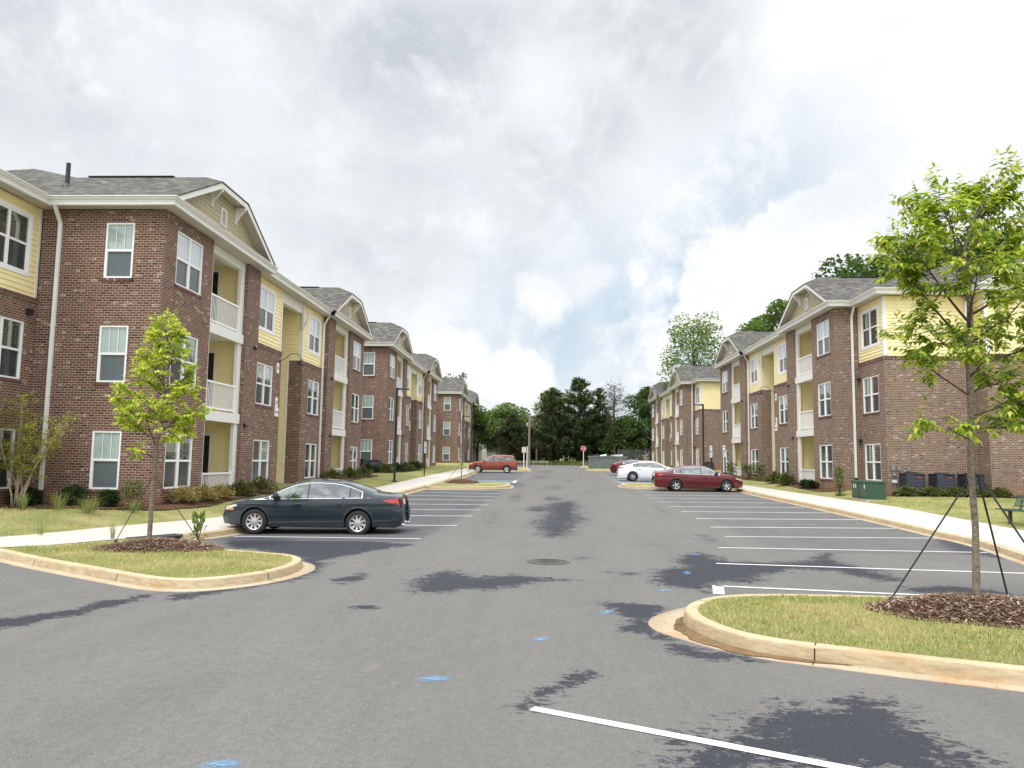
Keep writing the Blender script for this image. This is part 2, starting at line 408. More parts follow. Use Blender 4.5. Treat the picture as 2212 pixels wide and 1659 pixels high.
def asphalt_mat():
    m, n, o = new_mat('asphalt')
    pos = n.add('ShaderNodeNewGeometry').outputs['Position']
    att = n.add('ShaderNodeAttribute', attribute_name='wet').outputs['Fac']
    att2 = n.add('ShaderNodeAttribute', attribute_name='blue').outputs['Fac']
    st = n.vmath('MULTIPLY', pos, (1.0, 1.0, 1.0))
    e1 = n.noise(st, 1.1, 8, .68, .5)
    e2 = n.noise(n.vmath('MULTIPLY', pos, (.8, 1.3, 1)), 3.6, 8, .75, .6)
    e3 = n.noise(n.vmath('MULTIPLY', pos, (.85, 1.3, 1)), 12, 8, .8, .5)
    edge = n.math('ADD', n.math('ADD', n.math('MULTIPLY', e1, .22), n.math('MULTIPLY', e2, .33)), n.math('MULTIPLY', e3, .45))
    wv = n.math('ADD', att, n.math('MULTIPLY', n.math('SUBTRACT', edge, .5), 3.3))
    wet = n.mr(wv, .53, .57)
    fine = n.noise(pos, 55, 5, .75)
    mid = n.noise(pos, 2.2, 6, .65)
    lng = n.noise(n.vmath('MULTIPLY', pos, (.9, .22, 1)), .9, 5, .6, .6)
    grit = n.noise(pos, 95, 3, .85)
    dry = n.mix(n.mr(lng, .3, .7), (.150, .146, .137), (.212, .207, .195))
    dry = n.mix(n.mr(mid, .35, .7, 0, .35), dry, (.150, .146, .137))
    strk = n.noise(n.vmath('MULTIPLY', pos, (2.6, .5, 1)), 3.5, 7, .72, .8)
    dry = n.mix(n.mr(strk, .42, .68, 0, .5), dry, (.235, .228, .214))
    blot = n.noise(pos, 14, 6, .8)
    dry = n.mix(n.mr(blot, .38, .62, .6, 0), dry, (.115, .112, .105))
    dry = n.mix(n.mr(fine, .35, .7, 0, .7), dry, (.105, .102, .096))
    dry = n.mix(n.mr(grit, .56, .70, 0, .8), dry, (.40, .38, .35))
    dry = n.mix(n.mr(grit, .42, .30, 0, .7), dry, (.06, .058, .055))
    # dusty clay smears
    dust = n.mr(n.noise(pos, .8, 5, .6, 1.0), .60, .72, 0, .30)
    dry = n.mix(dust, dry, (.27, .235, .20))
    wc = n.mix(n.mr(fine, .35, .7), (.044, .046, .056), (.016, .017, .024))
    wc = n.mix(n.mr(grit, .56, .70, 0, .8), wc, (.17, .17, .18))
    # soft drying fringe between damp and dry
    semi = n.mr(wv, .35, .52, 0, .14)
    c = n.mix(semi, dry, (.135, .135, .140))
    c = n.mix(wet, c, wc)
    # sealed darker parking bays
    bay = n.add('ShaderNodeAttribute', attribute_name='bay').outputs['Fac']
    c = n.mix(n.math('MULTIPLY', n.math('MULTIPLY', bay, n.mr(n.noise(pos, 1.4, 5, .65), .35, .6, .45, 1)), .8), c, (.080, .082, .094))
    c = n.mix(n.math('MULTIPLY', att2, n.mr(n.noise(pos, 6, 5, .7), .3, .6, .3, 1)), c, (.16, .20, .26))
    b = n.add('ShaderNodeBsdfPrincipled', {'Base Color': c, 'Roughness': n.mix(wet, (.9, .9, .9), (.72, .72, .72)), 'Specular IOR Level': .2})
    bn = n.add('ShaderNodeBump', {'Height': n.math('ADD', fine, grit), 'Strength': .35, 'Distance': .008})
    n.nt.links.new(bn.outputs[0], b.inputs['Normal'])
    n.nt.links.new(b.outputs[0], o.inputs[0])
    return m
M['asphalt'] = asphalt_mat()
def concrete(name, c1, c2, clay=.5, joints=0):
    m, n, o = new_mat(name)
    pos = n.add('ShaderNodeNewGeometry').outputs['Position']
    f = n.noise(pos, 1.1, 6, .65, .4); g = n.noise(pos, 9, 5, .7)
    c = n.mix(n.mr(f, .3, .7), c1, c2)
    c = n.mix(n.mr(g, .4, .75, 0, .35), c, tuple(x * .72 for x in c2))
    st = n.mr(n.noise(n.vmath('MULTIPLY', pos, (1, 1, 4)), 1.7, 6, .7, .8), .50, .68, 0, clay)
    c = n.mix(st, c, (.46, .235, .09))
    nz = n.add('ShaderNodeSeparateXYZ', {0: n.add('ShaderNodeNewGeometry').outputs['True Normal']}).outputs[2]
    face = n.mr(n.math('ABSOLUTE', nz), .75, .25, 0, 1)
    grime = n.math('MULTIPLY', face, n.mr(n.noise(n.vmath('MULTIPLY', pos, (1, 1, 5)), 4.5, 6, .72, .5), .42, .62, .1, .62))
    c = n.mix(grime, c, (.27, .19, .105))
    spot = n.mr(n.noise(pos, 26, 4, .7), .62, .70, 0, .45)
    c = n.mix(spot, c, tuple(x * .5 for x in c2))
    if joints:
        y = n.add('ShaderNodeSeparateXYZ', {0: pos}).outputs[1]
        j = n.math('FRACT', n.math('DIVIDE', n.math('ADD', y, 100.0), joints))
        c = n.mix(n.math('MULTIPLY', n.math('LESS_THAN', j, .012), .7), c, (.16, .14, .11))
    b = n.add('ShaderNodeBsdfPrincipled', {'Base Color': c, 'Roughness': .85, 'Specular IOR Level': .3})
    n.nt.links.new(n.add('ShaderNodeBump', {'Height': n.noise(pos, 60, 5, .7), 'Strength': .25, 'Distance': .006}).outputs[0], b.inputs['Normal'])
    n.nt.links.new(b.outputs[0], o.inputs[0])
    return m
M['kerb'] = concrete('kerb_concrete', (.47, .375, .235), (.58, .48, .32), .5)
M['pan'] = concrete('gutter_concrete', (.40, .325, .215), (.50, .425, .305), .75)
M['walk'] = concrete('sidewalk_concrete', (.51, .48, .42), (.60, .57, .51), .12, 1.52)
def paint_mat(name, col, wear=.45):
    m, n, o = new_mat(name)
    pos = n.add('ShaderNodeNewGeometry').outputs['Position']
    f = n.mr(n.noise(pos, 30, 5, .75), .56, .66, 0, wear)
    g = n.mr(n.noise(pos, 2.5, 4, .6), .3, .7)
    c = n.mix(g, col, tuple(x * .85 for x in col))
    c = n.mix(f, c, (.17, .17, .17))
    b = n.add('ShaderNodeBsdfPrincipled', {'Base Color': c, 'Roughness': .7})
    n.nt.links.new(b.outputs[0], o.inputs[0])
    return m
M['paint'] = paint_mat('white_road_paint', (.78, .78, .76))
M['bluepaint'] = paint_mat('blue_road_paint', (.25, .36, .50), .5)
def spray_mat():
    m, n, o = new_mat('blue_spray_mark')
    co = n.add('ShaderNodeTexCoord').outputs['Object']
    r = n.vmath('LENGTH', n.vmath('MULTIPLY', co, (1, 1, 0)))
    # object space: ellipse of unit radius
    a = n.math('MULTIPLY', n.mr(r, .95, .2, 0, 1), n.mr(n.noise(co, 3, 6, .75), .40, .60, 0, 1))
    b = n.add('ShaderNodeBsdfPrincipled', {'Base Color': (.17, .42, .72), 'Roughness': .8, 'Alpha': n.math('MULTIPLY', a, .8)})
    n.nt.links.new(b.outputs[0], o.inputs[0]); return m
M['spray'] = spray_mat()
def grass_ground():
    m, n, o = new_mat('turf')
    pos = n.add('ShaderNodeNewGeometry').outputs['Position']
    f = n.noise(pos, .55, 5, .6, .5); g = n.noise(pos, 5, 6, .7); h = n.noise(n.vmath('MULTIPLY', pos, (1, 1, .3)), 45, 4, .7)
    c = n.ramp(f, [(.36, (.16, .20, .045)), (.5, (.28, .285, .095)), (.62, (.46, .39, .19))])
    c = n.mix(n.mr(g, .3, .7, 0, .5), c, (.12, .17, .04))
    c = n.mix(n.mr(h, .35, .7, 0, .6), c, (.45, .41, .20))
    dirt = n.mr(n.noise(pos, 1.6, 5, .7), .60, .68, 0, .7)
    c = n.mix(dirt, c, (.26, .15, .08))
    b = n.add('ShaderNodeBsdfPrincipled', {'Base Color': c, 'Roughness': .95, 'Specular IOR Level': .1})
    n.nt.links.new(n.add('ShaderNodeBump', {'Height': n.math('ADD', g, h), 'Strength': .9, 'Distance': .04}).outputs[0], b.inputs['Normal'])
    n.nt.links.new(b.outputs[0], o.inputs[0])
    return m
M['turf'] = grass_ground()
def mulch_mat():
    m, n, o = new_mat('mulch')
    pos = n.add('ShaderNodeNewGeometry').outputs['Position']
    ri = n.add('ShaderNodeNewGeometry').outputs['Random Per Island']
    g = n.noise(pos, 22, 5, .75)
    c = n.mix(n.mr(g, .3, .7), (.055, .028, .018), (.16, .09, .055))
    c = n.mix(n.mr(n.noise(pos, 70, 3, .7), .56, .7, 0, .6), c, (.32, .22, .15))
    b = n.add('ShaderNodeBsdfPrincipled', {'Base Color': c, 'Roughness': .95, 'Specular IOR Level': .15})
    n.nt.links.new(n.add('ShaderNodeBump', {'Height': g, 'Strength': 1, 'Distance': .04}).outputs[0], b.inputs['Normal'])
    n.nt.links.new(b.outputs[0], o.inputs[0])
    return m
M['mulch'] = mulch_mat()
def island_ramp(name, stops, rough=.8, transl=0.0, spec=.2, patch=None):
    """colour varies leaf by leaf (each leaf is its own island)"""
    m, n, o = new_mat(name)
    ri = n.add('ShaderNodeNewGeometry').outputs['Random Per Island']
    c = n.ramp(ri, stops)
    if patch:
        pos = n.add('ShaderNodeNewGeometry').outputs['Position']
        c = n.mix(n.mr(n.noise(pos, patch[0], 3, .6), .42, .6, 0, .8), c, patch[1])
    b = n.add('ShaderNodeBsdfPrincipled', {'Base Color': c, 'Roughness': rough, 'Specular IOR Level': spec})
    if transl > 0:
        t = n.add('ShaderNodeBsdfTranslucent', {0: n.mix(1.0, c, (1.25, 1.35, .7), 'MULTIPLY')})
        mx = n.add('ShaderNodeMixShader', {0: transl, 1: b.outputs[0], 2: t.outputs[0]})
        n.nt.links.new(mx.outputs[0], o.inputs[0])
    else: n.nt.links.new(b.outputs[0], o.inputs[0])
    return m
M['chips'] = island_ramp('wood_chips', [(0, (.06, .03, .02)), (.45, (.15, .085, .055)), (.8, (.30, .20, .135)), (1, (.58, .46, .34))])
M['blade'] = island_ramp('grass_blades', [(0, (.13, .20, .04)), (.4, (.28, .33, .09)), (.75, (.46, .43, .18)), (1, (.60, .52, .30))], .7, .3, patch=(1.1, (.56, .46, .25)))
M['longgrass'] = island_ramp('long_grass_blades', [(0, (.14, .20, .05)), (.6, (.27, .31, .10)), (1, (.50, .44, .22))], .6, .3)
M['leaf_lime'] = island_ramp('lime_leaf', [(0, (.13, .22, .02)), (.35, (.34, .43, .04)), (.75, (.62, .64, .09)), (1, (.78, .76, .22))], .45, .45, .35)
M['leaf_lime2'] = island_ramp('lime_leaf_deep', [(0, (.06, .13, .015)), (.35, (.19, .29, .03)), (.72, (.44, .50, .055)), (1, (.72, .70, .17))], .45, .42, .35)  # deeper green lime leaf mix for the right tree
M['leaf_myrtle'] = island_ramp('myrtle_leaf', [(0, (.18, .21, .04)), (.5, (.42, .43, .09)), (1, (.62, .58, .17))], .5, .4)
M['leaf_dec'] = island_ramp('broad_leaf', [(0, (.06, .12, .03)), (.5, (.14, .22, .06)), (1, (.27, .37, .12))], .6, .25, patch=(.35, (.14, .21, .05)))
M['leaf_spring'] = island_ramp('spring_leaf', [(0, (.09, .15, .035)), (.5, (.17, .25, .06)), (1, (.28, .36, .11))], .6, .3)
M['leaf_dark'] = island_ramp('dark_leaf', [(0, (.04, .08, .025)), (.5, (.085, .145, .045)), (1, (.17, .25, .08))], .6, .2, patch=(.3, (.075, .12, .03)))
M['leaf_cedar'] = island_ramp('cedar_needle', [(0, (.05, .085, .045)), (.6, (.10, .155, .075)), (1, (.19, .235, .11))], .7, .3, patch=(.4, (.12, .125, .065)))
M['leaf_pine'] = island_ramp('pine_needle', [(0, (.03, .045, .025)), (1, (.09, .11, .06))], .7)
M['leaf_bush'] = island_ramp('bush_leaf', [(0, (.012, .035, .012)), (.6, (.03, .065, .02)), (1, (.08, .13, .04))], .55, .1)
M['leaf_olive'] = island_ramp('juniper_leaf', [(0, (.05, .07, .02)), (.5, (.12, .14, .045)), (1, (.24, .24, .09))], .6, .2)
M['leaf_yellow'] = island_ramp('yellowed_leaf', [(0, (.18, .13, .05)), (.5, (.38, .30, .12)), (1, (.55, .46, .22))], .6, .3)
def bark(name, c1, c2, sc=18):
    m, n, o = new_mat(name)
    pos = n.add('ShaderNodeTexCoord').outputs['Object']
    g = n.noise(n.vmath('MULTIPLY', pos, (1, 1, 1.8)), sc, 6, .7, .4)
    l = n.mr(n.noise(n.vmath('MULTIPLY', pos, (1, 1, 4)), sc * 1.4, 3, .6), .55, .66, 0, .7)
    c = n.mix(n.mr(g, .35, .65), c1, c2); c = n.mix(l, c, tuple(min(1, x * 1.7) for x in c2))
    b = n.add('ShaderNodeBsdfPrincipled', {'Base Color': c, 'Roughness': .9, 'Specular IOR Level': .15})
    n.nt.links.new(n.add('ShaderNodeBump', {'Height': g, 'Strength': .8, 'Distance': .01}).outputs[0], b.inputs['Normal'])
    n.nt.links.new(b.outputs[0], o.inputs[0]); return m
M['bark'] = bark('young_bark', (.10, .075, .055), (.26, .22, .17))
M['bark_dark'] = bark('old_bark', (.045, .035, .028), (.13, .10, .08), 6)
M['bark_pale'] = bark('pale_bark', (.26, .20, .14), (.46, .38, .29), 14)
M['stem_red'] = plain('red_brown_twig', (.14, .055, .04), .6)
# ------------------------------------------------------------------ terrain
def terrain_h(x, y):
    if -47 < x < 47 and -22 < y < 118: return -0.75
    b = P(y)
    far = math.hypot(x, max(0, y - 118))
    h = b + .15 + .35 * min(1, max(0, (y - 119) / 12)) + min(1, max(0, (y - 135) / 200)) * 3.0
    h += .25 * math.sin(x * .21 + y * .13) * min(1, max(0, (y - 122) / 20))
    return h
xs = [-900, -500, -300, -200, -140, -100, -70, -55] + [-48 + 2 * i for i in range(49)] + [55, 70, 100, 140, 200, 300, 500, 900]
ys = [-400, -150, -60, -23] + [-20 + 4 * i for i in range(34)] + [117, 118.5, 120, 122, 125, 128, 132, 136, 142, 150, 165, 185, 210, 250, 320, 450, 700, 1100, 1800]
ys = sorted(set(ys))
mb = MB(); mb.grid([[(x, y, terrain_h(x, y)) for x in xs] for y in ys])
o = mb.build('ground', M['turf'], smooth=True); tag(o, kind='structure')

# ------------------------------------------------------------------ asphalt sheet with damp patches
WET = [(4.2, 20.5, .35, 3.5, .50), (4.4, 30, .3, 5, .46), (-1.7, 26, .4, 5, .46), (-1.4, 36, .5, 6, .52), (2.2, 42, .5, 4, .42), (-.1, 80, 1.5, 9, .52), (.4, 45, .9, 5, .52), (-.5, 62, 1.1, 8, .55), (-1.7, 48, .8, 6, .55), (1.5, 55, .7, 5, .48), (-.2, 29.5, .8, 2.2, .62), (.3, 35, .7, 2.5, .6)]
DAMP = [  # outlines of damp or freshly sealed asphalt: (softness, outline)
 (0.25, [(0.87, 5.08), (0.93, 5.35), (1.11, 5.74), (1.67, 6.22), (1.85, 6.51), (2.22, 6.56), (2.68, 6.77), (2.76, 6.41), (2.81, 5.89), (2.80, 5.35), (2.73, 5.17)]),
 (0.1, [(0.74, 11.07), (1.21, 11.03), (1.61, 10.70), (1.42, 10.03), (1.31, 9.31), (1.40, 8.72), (1.62, 8.29), (1.96, 8.16), (2.24, 8.00), (1.83, 7.96), (1.49, 8.03), (1.33, 8.31), (1.32, 8.76), (1.00, 9.07), (0.89, 9.37), (1.09, 9.86), (0.92, 10.50)]),
 (0.2, [(1.86, 13.73), (2.10, 14.42), (2.62, 14.88), (2.53, 15.75), (3.21, 17.22), (3.59, 16.57), (3.52, 15.91), (4.44, 15.75), (5.38, 16.21), (6.49, 18.18), (5.89, 16.30), (6.11, 15.42), (6.11, 14.36), (6.15, 13.67), (5.62, 13.68), (5.33, 14.76), (4.54, 14.79), (3.81, 14.02), (3.41, 13.06), (2.74, 12.96), (2.40, 11.95), (2.22, 12.30), (1.84, 12.63)]),
 (0.2, [(10.29, 21.16), (11.53, 21.94), (10.57, 18.90), (10.12, 16.79), (9.33, 18.29)]),
 (0.15, [(5.71, 12.97), (6.73, 13.24), (7.35, 12.44), (5.73, 12.48)]),
 (0.4, [(-0.31, 23.55), (0.06, 27.05), (-0.10, 30.57), (0.41, 32.93), (1.29, 33.89), (1.15, 28.08), (1.25, 25.79), (0.85, 23.76), (0.59, 20.86), (0.05, 19.98)]),
 (0.2, [(-2.13, 11.98), (-2.08, 13.25), (-1.59, 13.76), (-1.17, 13.07), (-0.58, 13.32), (-0.16, 13.20), (0.44, 12.93), (-0.15, 12.59), (-0.53, 12.22), (-1.05, 11.78), (-1.85, 11.45)]),
 (0.15, [(-7.98, 19.10), (-7.58, 19.64), (-5.82, 18.73), (-4.46, 18.80), (-3.12, 17.96), (-3.68, 16.65), (-4.14, 15.77), (-4.29, 15.00), (-3.97, 13.64), (-3.95, 12.79), (-4.12, 12.48), (-4.59, 11.67), (-4.89, 10.97), (-5.11, 10.70), (-5.38, 11.01), (-4.77, 12.12), (-4.43, 12.99), (-4.52, 14.13), (-5.02, 15.60), (-6.12, 16.60), (-7.23, 17.33)]),
 (0.1, [(-6.66, 9.34), (-6.24, 9.86), (-6.09, 10.06), (-6.08, 10.59), (-5.86, 10.92), (-5.63, 11.26), (-5.64, 10.74), (-5.85, 10.10), (-5.82, 9.70), (-6.06, 9.20), (-6.23, 8.75), (-6.38, 8.58), (-6.86, 9.21)]),
 (0.1, [(-3.53, 12.73), (-3.14, 13.34), (-2.99, 12.84), (-3.15, 12.29)]),
 (0.06, [(-2.60, 10.29), (-2.28, 10.45), (-2.26, 10.22)]),
 (0.06, [(-0.19, 6.32), (-0.07, 6.61), (0.10, 6.86), (0.37, 7.42), (0.48, 7.27), (0.24, 6.99), (0.03, 6.57), (-0.10, 6.23)]),
 (0.12, [(1.11, 13.96), (1.75, 13.96), (1.48, 13.44)]),
 (0.15, [(0.54, 16.06), (0.94, 15.93), (0.68, 15.44)]),
]
DBOX = [(min(p[0] for p in q) - 1, max(p[0] for p in q) + 1, min(p[1] for p in q) - 1, max(p[1] for p in q) + 1) for s_, q in DAMP]
def poly_d(x, y, q):
    ins = False; dm = 9e9; j = len(q) - 1
    for i in range(len(q)):
        xi, yi = q[i]; xj, yj = q[j]
        if (yi > y) != (yj > y) and x < (xj - xi) * (y - yi) / (yj - yi) + xi: ins = not ins
        dx, dy = xj - xi, yj - yi; t = max(0, min(1, ((x - xi) * dx + (y - yi) * dy) / (dx * dx + dy * dy + 1e-9)))
        dm = min(dm, (x - xi - t * dx) ** 2 + (y - yi - t * dy) ** 2); j = i
    dm = math.sqrt(dm); return dm if ins else -dm
def wet(x, y):
    v = 0
    for (s_, q), (a_, b_, c_, d_) in zip(DAMP, DBOX):
        if a_ < x < b_ and c_ < y < d_:
            k = s_ * 2.4 + .10; v = max(v, min(1, max(0, .55 + .45 * poly_d(x, y, q) / k)))
    for cx, cy, rx, ry, s_ in WET:
        q = ((x - cx) / rx) ** 2 + ((y - cy) / ry) ** 2
        if q < 4: v = max(v, s_ * math.exp(-q * .62))
    return v
def bay(x, y):
    if y < 17.8: return 0
    l = interp(y, (19, 36, 60), (-3.0, -2.15, -2.0)); r_ = interp(y, (20, 25), (5.2, 5.3))
    if x < l and y > 18.5: return min(1, (l - x) / .3)
    if x > r_: return min(1, (x - r_) / .3) * .45
    return 0
gx = [-45 + 3 * i for i in range(11)] + [-14 + .2 * i for i in range(17)] + [-10.7 + .11 * i for i in range(190)] + [10.3 + .2 * i for i in range(15)] + [13.4, 15, 18, 22, 26, 32, 38, 45]
gy = [-20 + 2 * i for i in range(11)] + [2.2 + .1 * i for i in range(170)] + [19.3 + .2 * i for i in range(35)] + [26.4 + .5 * i for i in range(60)] + [57 + 1.5 * i for i in range(42)]
gx = sorted(set(round(a, 3) for a in gx)); gy = sorted(set(round(a, 3) for a in gy))
mb = MB(); mb.grid([[(x, y, G(x, y)) for x in gx] for y in gy])
o = mb.build('parking_lot', M['asphalt'], smooth=True); tag(o, kind='structure')
a1 = o.data.attributes.new('wet', 'FLOAT', 'POINT'); a2 = o.data.attributes.new('bay', 'FLOAT', 'POINT'); a3 = o.data.attributes.new('blue', 'FLOAT', 'POINT')
a1.data.foreach_set('value', [wet(x, y) for y in gy for x in gx])
a2.data.foreach_set('value', [bay(x, y) for y in gy for x in gx])
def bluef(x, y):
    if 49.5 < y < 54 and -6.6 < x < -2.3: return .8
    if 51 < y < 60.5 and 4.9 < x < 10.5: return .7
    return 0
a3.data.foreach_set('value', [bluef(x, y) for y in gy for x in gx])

# ------------------------------------------------------------------ polylines
def resample(pts, step):
    out = [Vector(pts[0])]
    for a, b in zip(pts, pts[1:]):
        a, b = Vector(a), Vector(b); L = (b - a).length; k = max(1, int(round(L / step)))
        for i in range(1, k + 1): out.append(a.lerp(b, i / k))
    return out
def smooth_pts(pts, closed=False, it=2):
    for _ in range(it):
        q = []
        n_ = len(pts)
        rng = range(n_ if closed else n_ - 1)
        if not closed: q.append(Vector(pts[0]))
        for i in rng:
            a, b = Vector(pts[i]), Vector(pts[(i + 1) % n_])
            q.append(a.lerp(b, .25)); q.append(a.lerp(b, .75))
        if not closed: q.append(Vector(pts[-1]))
        pts = q
    return pts
def normals2(pts, closed):
    n_ = len(pts); out = []
    for i in range(n_):
        a = pts[(i - 1) % n_] if closed or i > 0 else pts[i]
        b = pts[(i + 1) % n_] if closed or i < n_ - 1 else pts[i]
        t = (b - a).normalized(); out.append(Vector((t.y, -t.x)))
    return out
def kerb(pts, side, name_k='kerb', closed=False, pan=.21, hh=.15, wide=None):
    """pts: outer top edge; side +1: road lies to the right of travel"""
    nn = normals2(pts, closed)
    mk, mp = MB(), MB()
    rows, prow = [], []
    for p, q in zip(pts, nn):
        q = q * side
        z = G(p.x, p.y)
        def at(d_, h): return (p.x + q.x * d_, p.y + q.y * d_, z + h)
        rows.append([at(-.16, -.1), at(-.16, hh - .005), at(-.145, hh), at(-.03, hh), at(-.008, hh - .012), at(0, hh - .04), at(.03, .008), at(.032, -.1)])
        pw = pan + (wide[3] * math.exp(-(((p.x - wide[0]) / wide[2]) ** 2 + ((p.y - wide[1]) / wide[2]) ** 2)) if wide else 0)
        prow.append([at(.02, .012), at(pw, .007), at(pw + .01, -.05)])
    if closed: rows.append(rows[0]); prow.append(prow[0])
    mk.grid(rows); mp.grid(prow)
    # contraction joints: thin dark slots across the kerb
    a = tag(mk.build('kerb', M['kerb'], smooth=True), kind='structure')
    b = tag(mp.build('gutter_pan', M['pan'], smooth=True), kind='structure')
    mj = MB(); acc = 0
    for i in range(1, len(pts)):
        acc += (pts[i] - pts[i - 1]).length
        if acc > 2.9:
            acc = 0; p, q = pts[i], nn[i] * side; t = Vector((-q.y, q.x)); z = G(p.x, p.y)
            def at(d_, h, e): return (p.x + q.x * d_ + t.x * e, p.y + q.y * d_ + t.y * e, z + h)
            for e in (0,):
                mj.face([at(-.15, hh + .003, -.006), at(-.03, hh + .003, -.006), at(-.03, hh + .003, .006), at(-.15, hh + .003, .006)])
                mj.face([at(-.03, hh + .003, -.006), at(.004, hh - .035, -.006), at(.004, hh - .035, .006), at(-.03, hh + .003, .006)])
                mj.face([at(.004, hh - .035, -.006), at(.035, .01, -.006), at(.035, .01, .006), at(.004, hh - .035, .006)])
                mj.face([at(.035, .018, -.005), at(pan, .012, -.005), at(pan, .012, .005), at(.035, .018, .005)])
    if mj.f: tag(mj.build('kerb_joint', M['dark']), kind='structure')
def fan(pts, zf, name_, mat, kind='structure'):
    """fill a closed outline with a sheet that follows zf"""
    bm = bmesh.new()
    vs = [bm.verts.new((p.x, p.y, 0)) for p in pts]
    for i in range(len(vs)): bm.edges.new((vs[i], vs[(i + 1) % len(vs)]))
    bmesh.ops.triangle_fill(bm, use_beauty=True, edges=bm.edges[:])
    for _ in range(3):
        bmesh.ops.subdivide_edges(bm, edges=[e for e in bm.edges if e.calc_length() > .6], cuts=1, use_grid_fill=False)
        bmesh.ops.triangulate(bm, faces=bm.faces[:])
    for v in bm.verts: v.co.z = zf(v.co.x, v.co.y)
    me = bpy.data.meshes.new(name_); bm.to_mesh(me); bm.free()
    me.materials.append(mat); me.polygons.foreach_set('use_smooth', [True] * len(me.polygons))
    o = bpy.data.objects.new(name_, me); COL.objects.link(o); return tag(o, kind=kind)
def strip(la, lb, za, zb, name_, mat, n_=8, kind='structure', zf=None):
    rows = []
    for a, b in zip(la, lb):
        rows.append([])
        for i in range(n_ + 1):
            p = Vector(a).lerp(Vector(b), i / n_)
            rows[-1].append((p.x, p.y, zf(p.x, p.y) if zf else lerp(za(a), zb(b), i / n_)))
    mb = MB(); mb.grid(rows); o = mb.build(name_, mat, smooth=True); return tag(o, kind=kind)

# left kerb of the lot, then the sidewalk behind it
LK = [(-9.15, 17.75), (-8.72, 18.5), (-8.38, 19.3), (-8.22, 20.6), (-7.6, 27), (-6.95, 34), (-6.74, 38), (-6.55, 44), (-6.43, 48.7), (-6.42, 59.3), (-6.6, 70.3), (-6.75, 80), (-6.8, 96), (-7.2, 104), (-9, 110), (-14, 113), (-40, 114)]
LKp = smooth_pts(resample(LK, 2.0), it=1)
kerb(LKp, +1)
LBACK = [(-20, 8.5), (-15.5, 12.3), (-13.4, 14.9), (-12.18, 16.88), (-11.41, 20.0), (-10.95, 21.6), (-9.95, 23.6), (-9.35, 29), (-8.85, 36), (-8.65, 41), (-8.7, 50), (-8.85, 60), (-8.9, 70), (-8.8, 82), (-8.8, 98), (-9.3, 106), (-12, 111), (-16, 114.5), (-40, 115.6)]
def xback_L(y): return interp(y, [p[1] for p in LBACK], [p[0] for p in LBACK])
def xk_L(y): return interp(y, [p[1] for p in LK], [p[0] for p in LK])
gz = lambda h: (lambda p: G(p[0], p[1]) + h)
inner = [p - q * .155 for p, q in zip(LKp, normals2(LKp, False))]
lb = []
for p in inner:
    if p.y < 112: lb.append((xback_L(p.y), p.y))
    else: lb.append((p.x, p.y + 1.6))
strip(inner, lb, gz(.152), gz(.152), 'sidewalk', M['walk'], 3)
# sidewalk running on in front of the nearest island, towards the left
a_ = [(-16.5, 11.6), (-13.2, 12.6), (-11.6, 13.9), (-10.7, 15.0), (-9.65, 16.9), (-9.33, 17.55)]
b_ = [(-18.0, 10.2), (-15.0, 12.7), (-13.4, 14.9), (-12.55, 16.2), (-11.9, 18.0), (-11.55, 19.4)]
a_ = [(-15.3, 18.1), (-12.6, 16.3), (-10.95, 15.12), (-10.3, 15.7), (-9.75, 16.75), (-9.30, 17.60), (-9.0, 18.1), (-8.75, 18.6)]
b_ = [(-16.4, 19.6), (-14.3, 18.2), (-12.95, 17.0), (-12.4, 16.9), (-12.0, 17.6), (-11.75, 18.6), (-11.55, 19.4), (-11.4, 20.0)]
strip(a_, b_, gz(.158), gz(.158), 'sidewalk', M['walk'], 4)
# left lawn, rising to the buildings
def lawnL(x, y):
    xb = xback_L(y) if y > 14.9 else -13.4
    d_ = (xb - x)
    base = G(xb, y)
    t = min(1, max(0, d_ / 2.2))
    return base + .146 + (.2 + (P(y) - base)) * t * t * (3 - 2 * t) + .012 * math.sin(x * 3.1 + y * 2.3) * t
rows = []
for i in range(0, 200):
    y = 15.6 + i * .5
    if y > 113.5: break
    xb = xback_L(y) + .02
    rows.append([(xb - s_, y, lawnL(xb - s_, y)) for s_ in (0, .25, .5, .8, 1.2, 1.6, 2.0, 2.4, 3.0, 4.0, 6, 9, 14, 20, 34)])
mb = MB(); mb.grid(rows); tag(mb.build('lawn', M['turf'], smooth=True), kind='structure')
# near left: lawn and path ahead of the first building, out of frame to the left
rows = [[(x, y, .046 + max(0, -12.9 - x) * .02) for x in (-40, -30, -24, -20, -17, -15, -13.9 if y > 15.2 else -14.6, -12.97 if y >= 15.6 else -13.6 - (15.6 - y) * 1.1)] for y in (15.3, 15.4, 15.5, 15.6, 15.62)]
mb = MB(); mb.grid(rows); tag(mb.build('lawn', M['turf'], smooth=True), kind='structure')

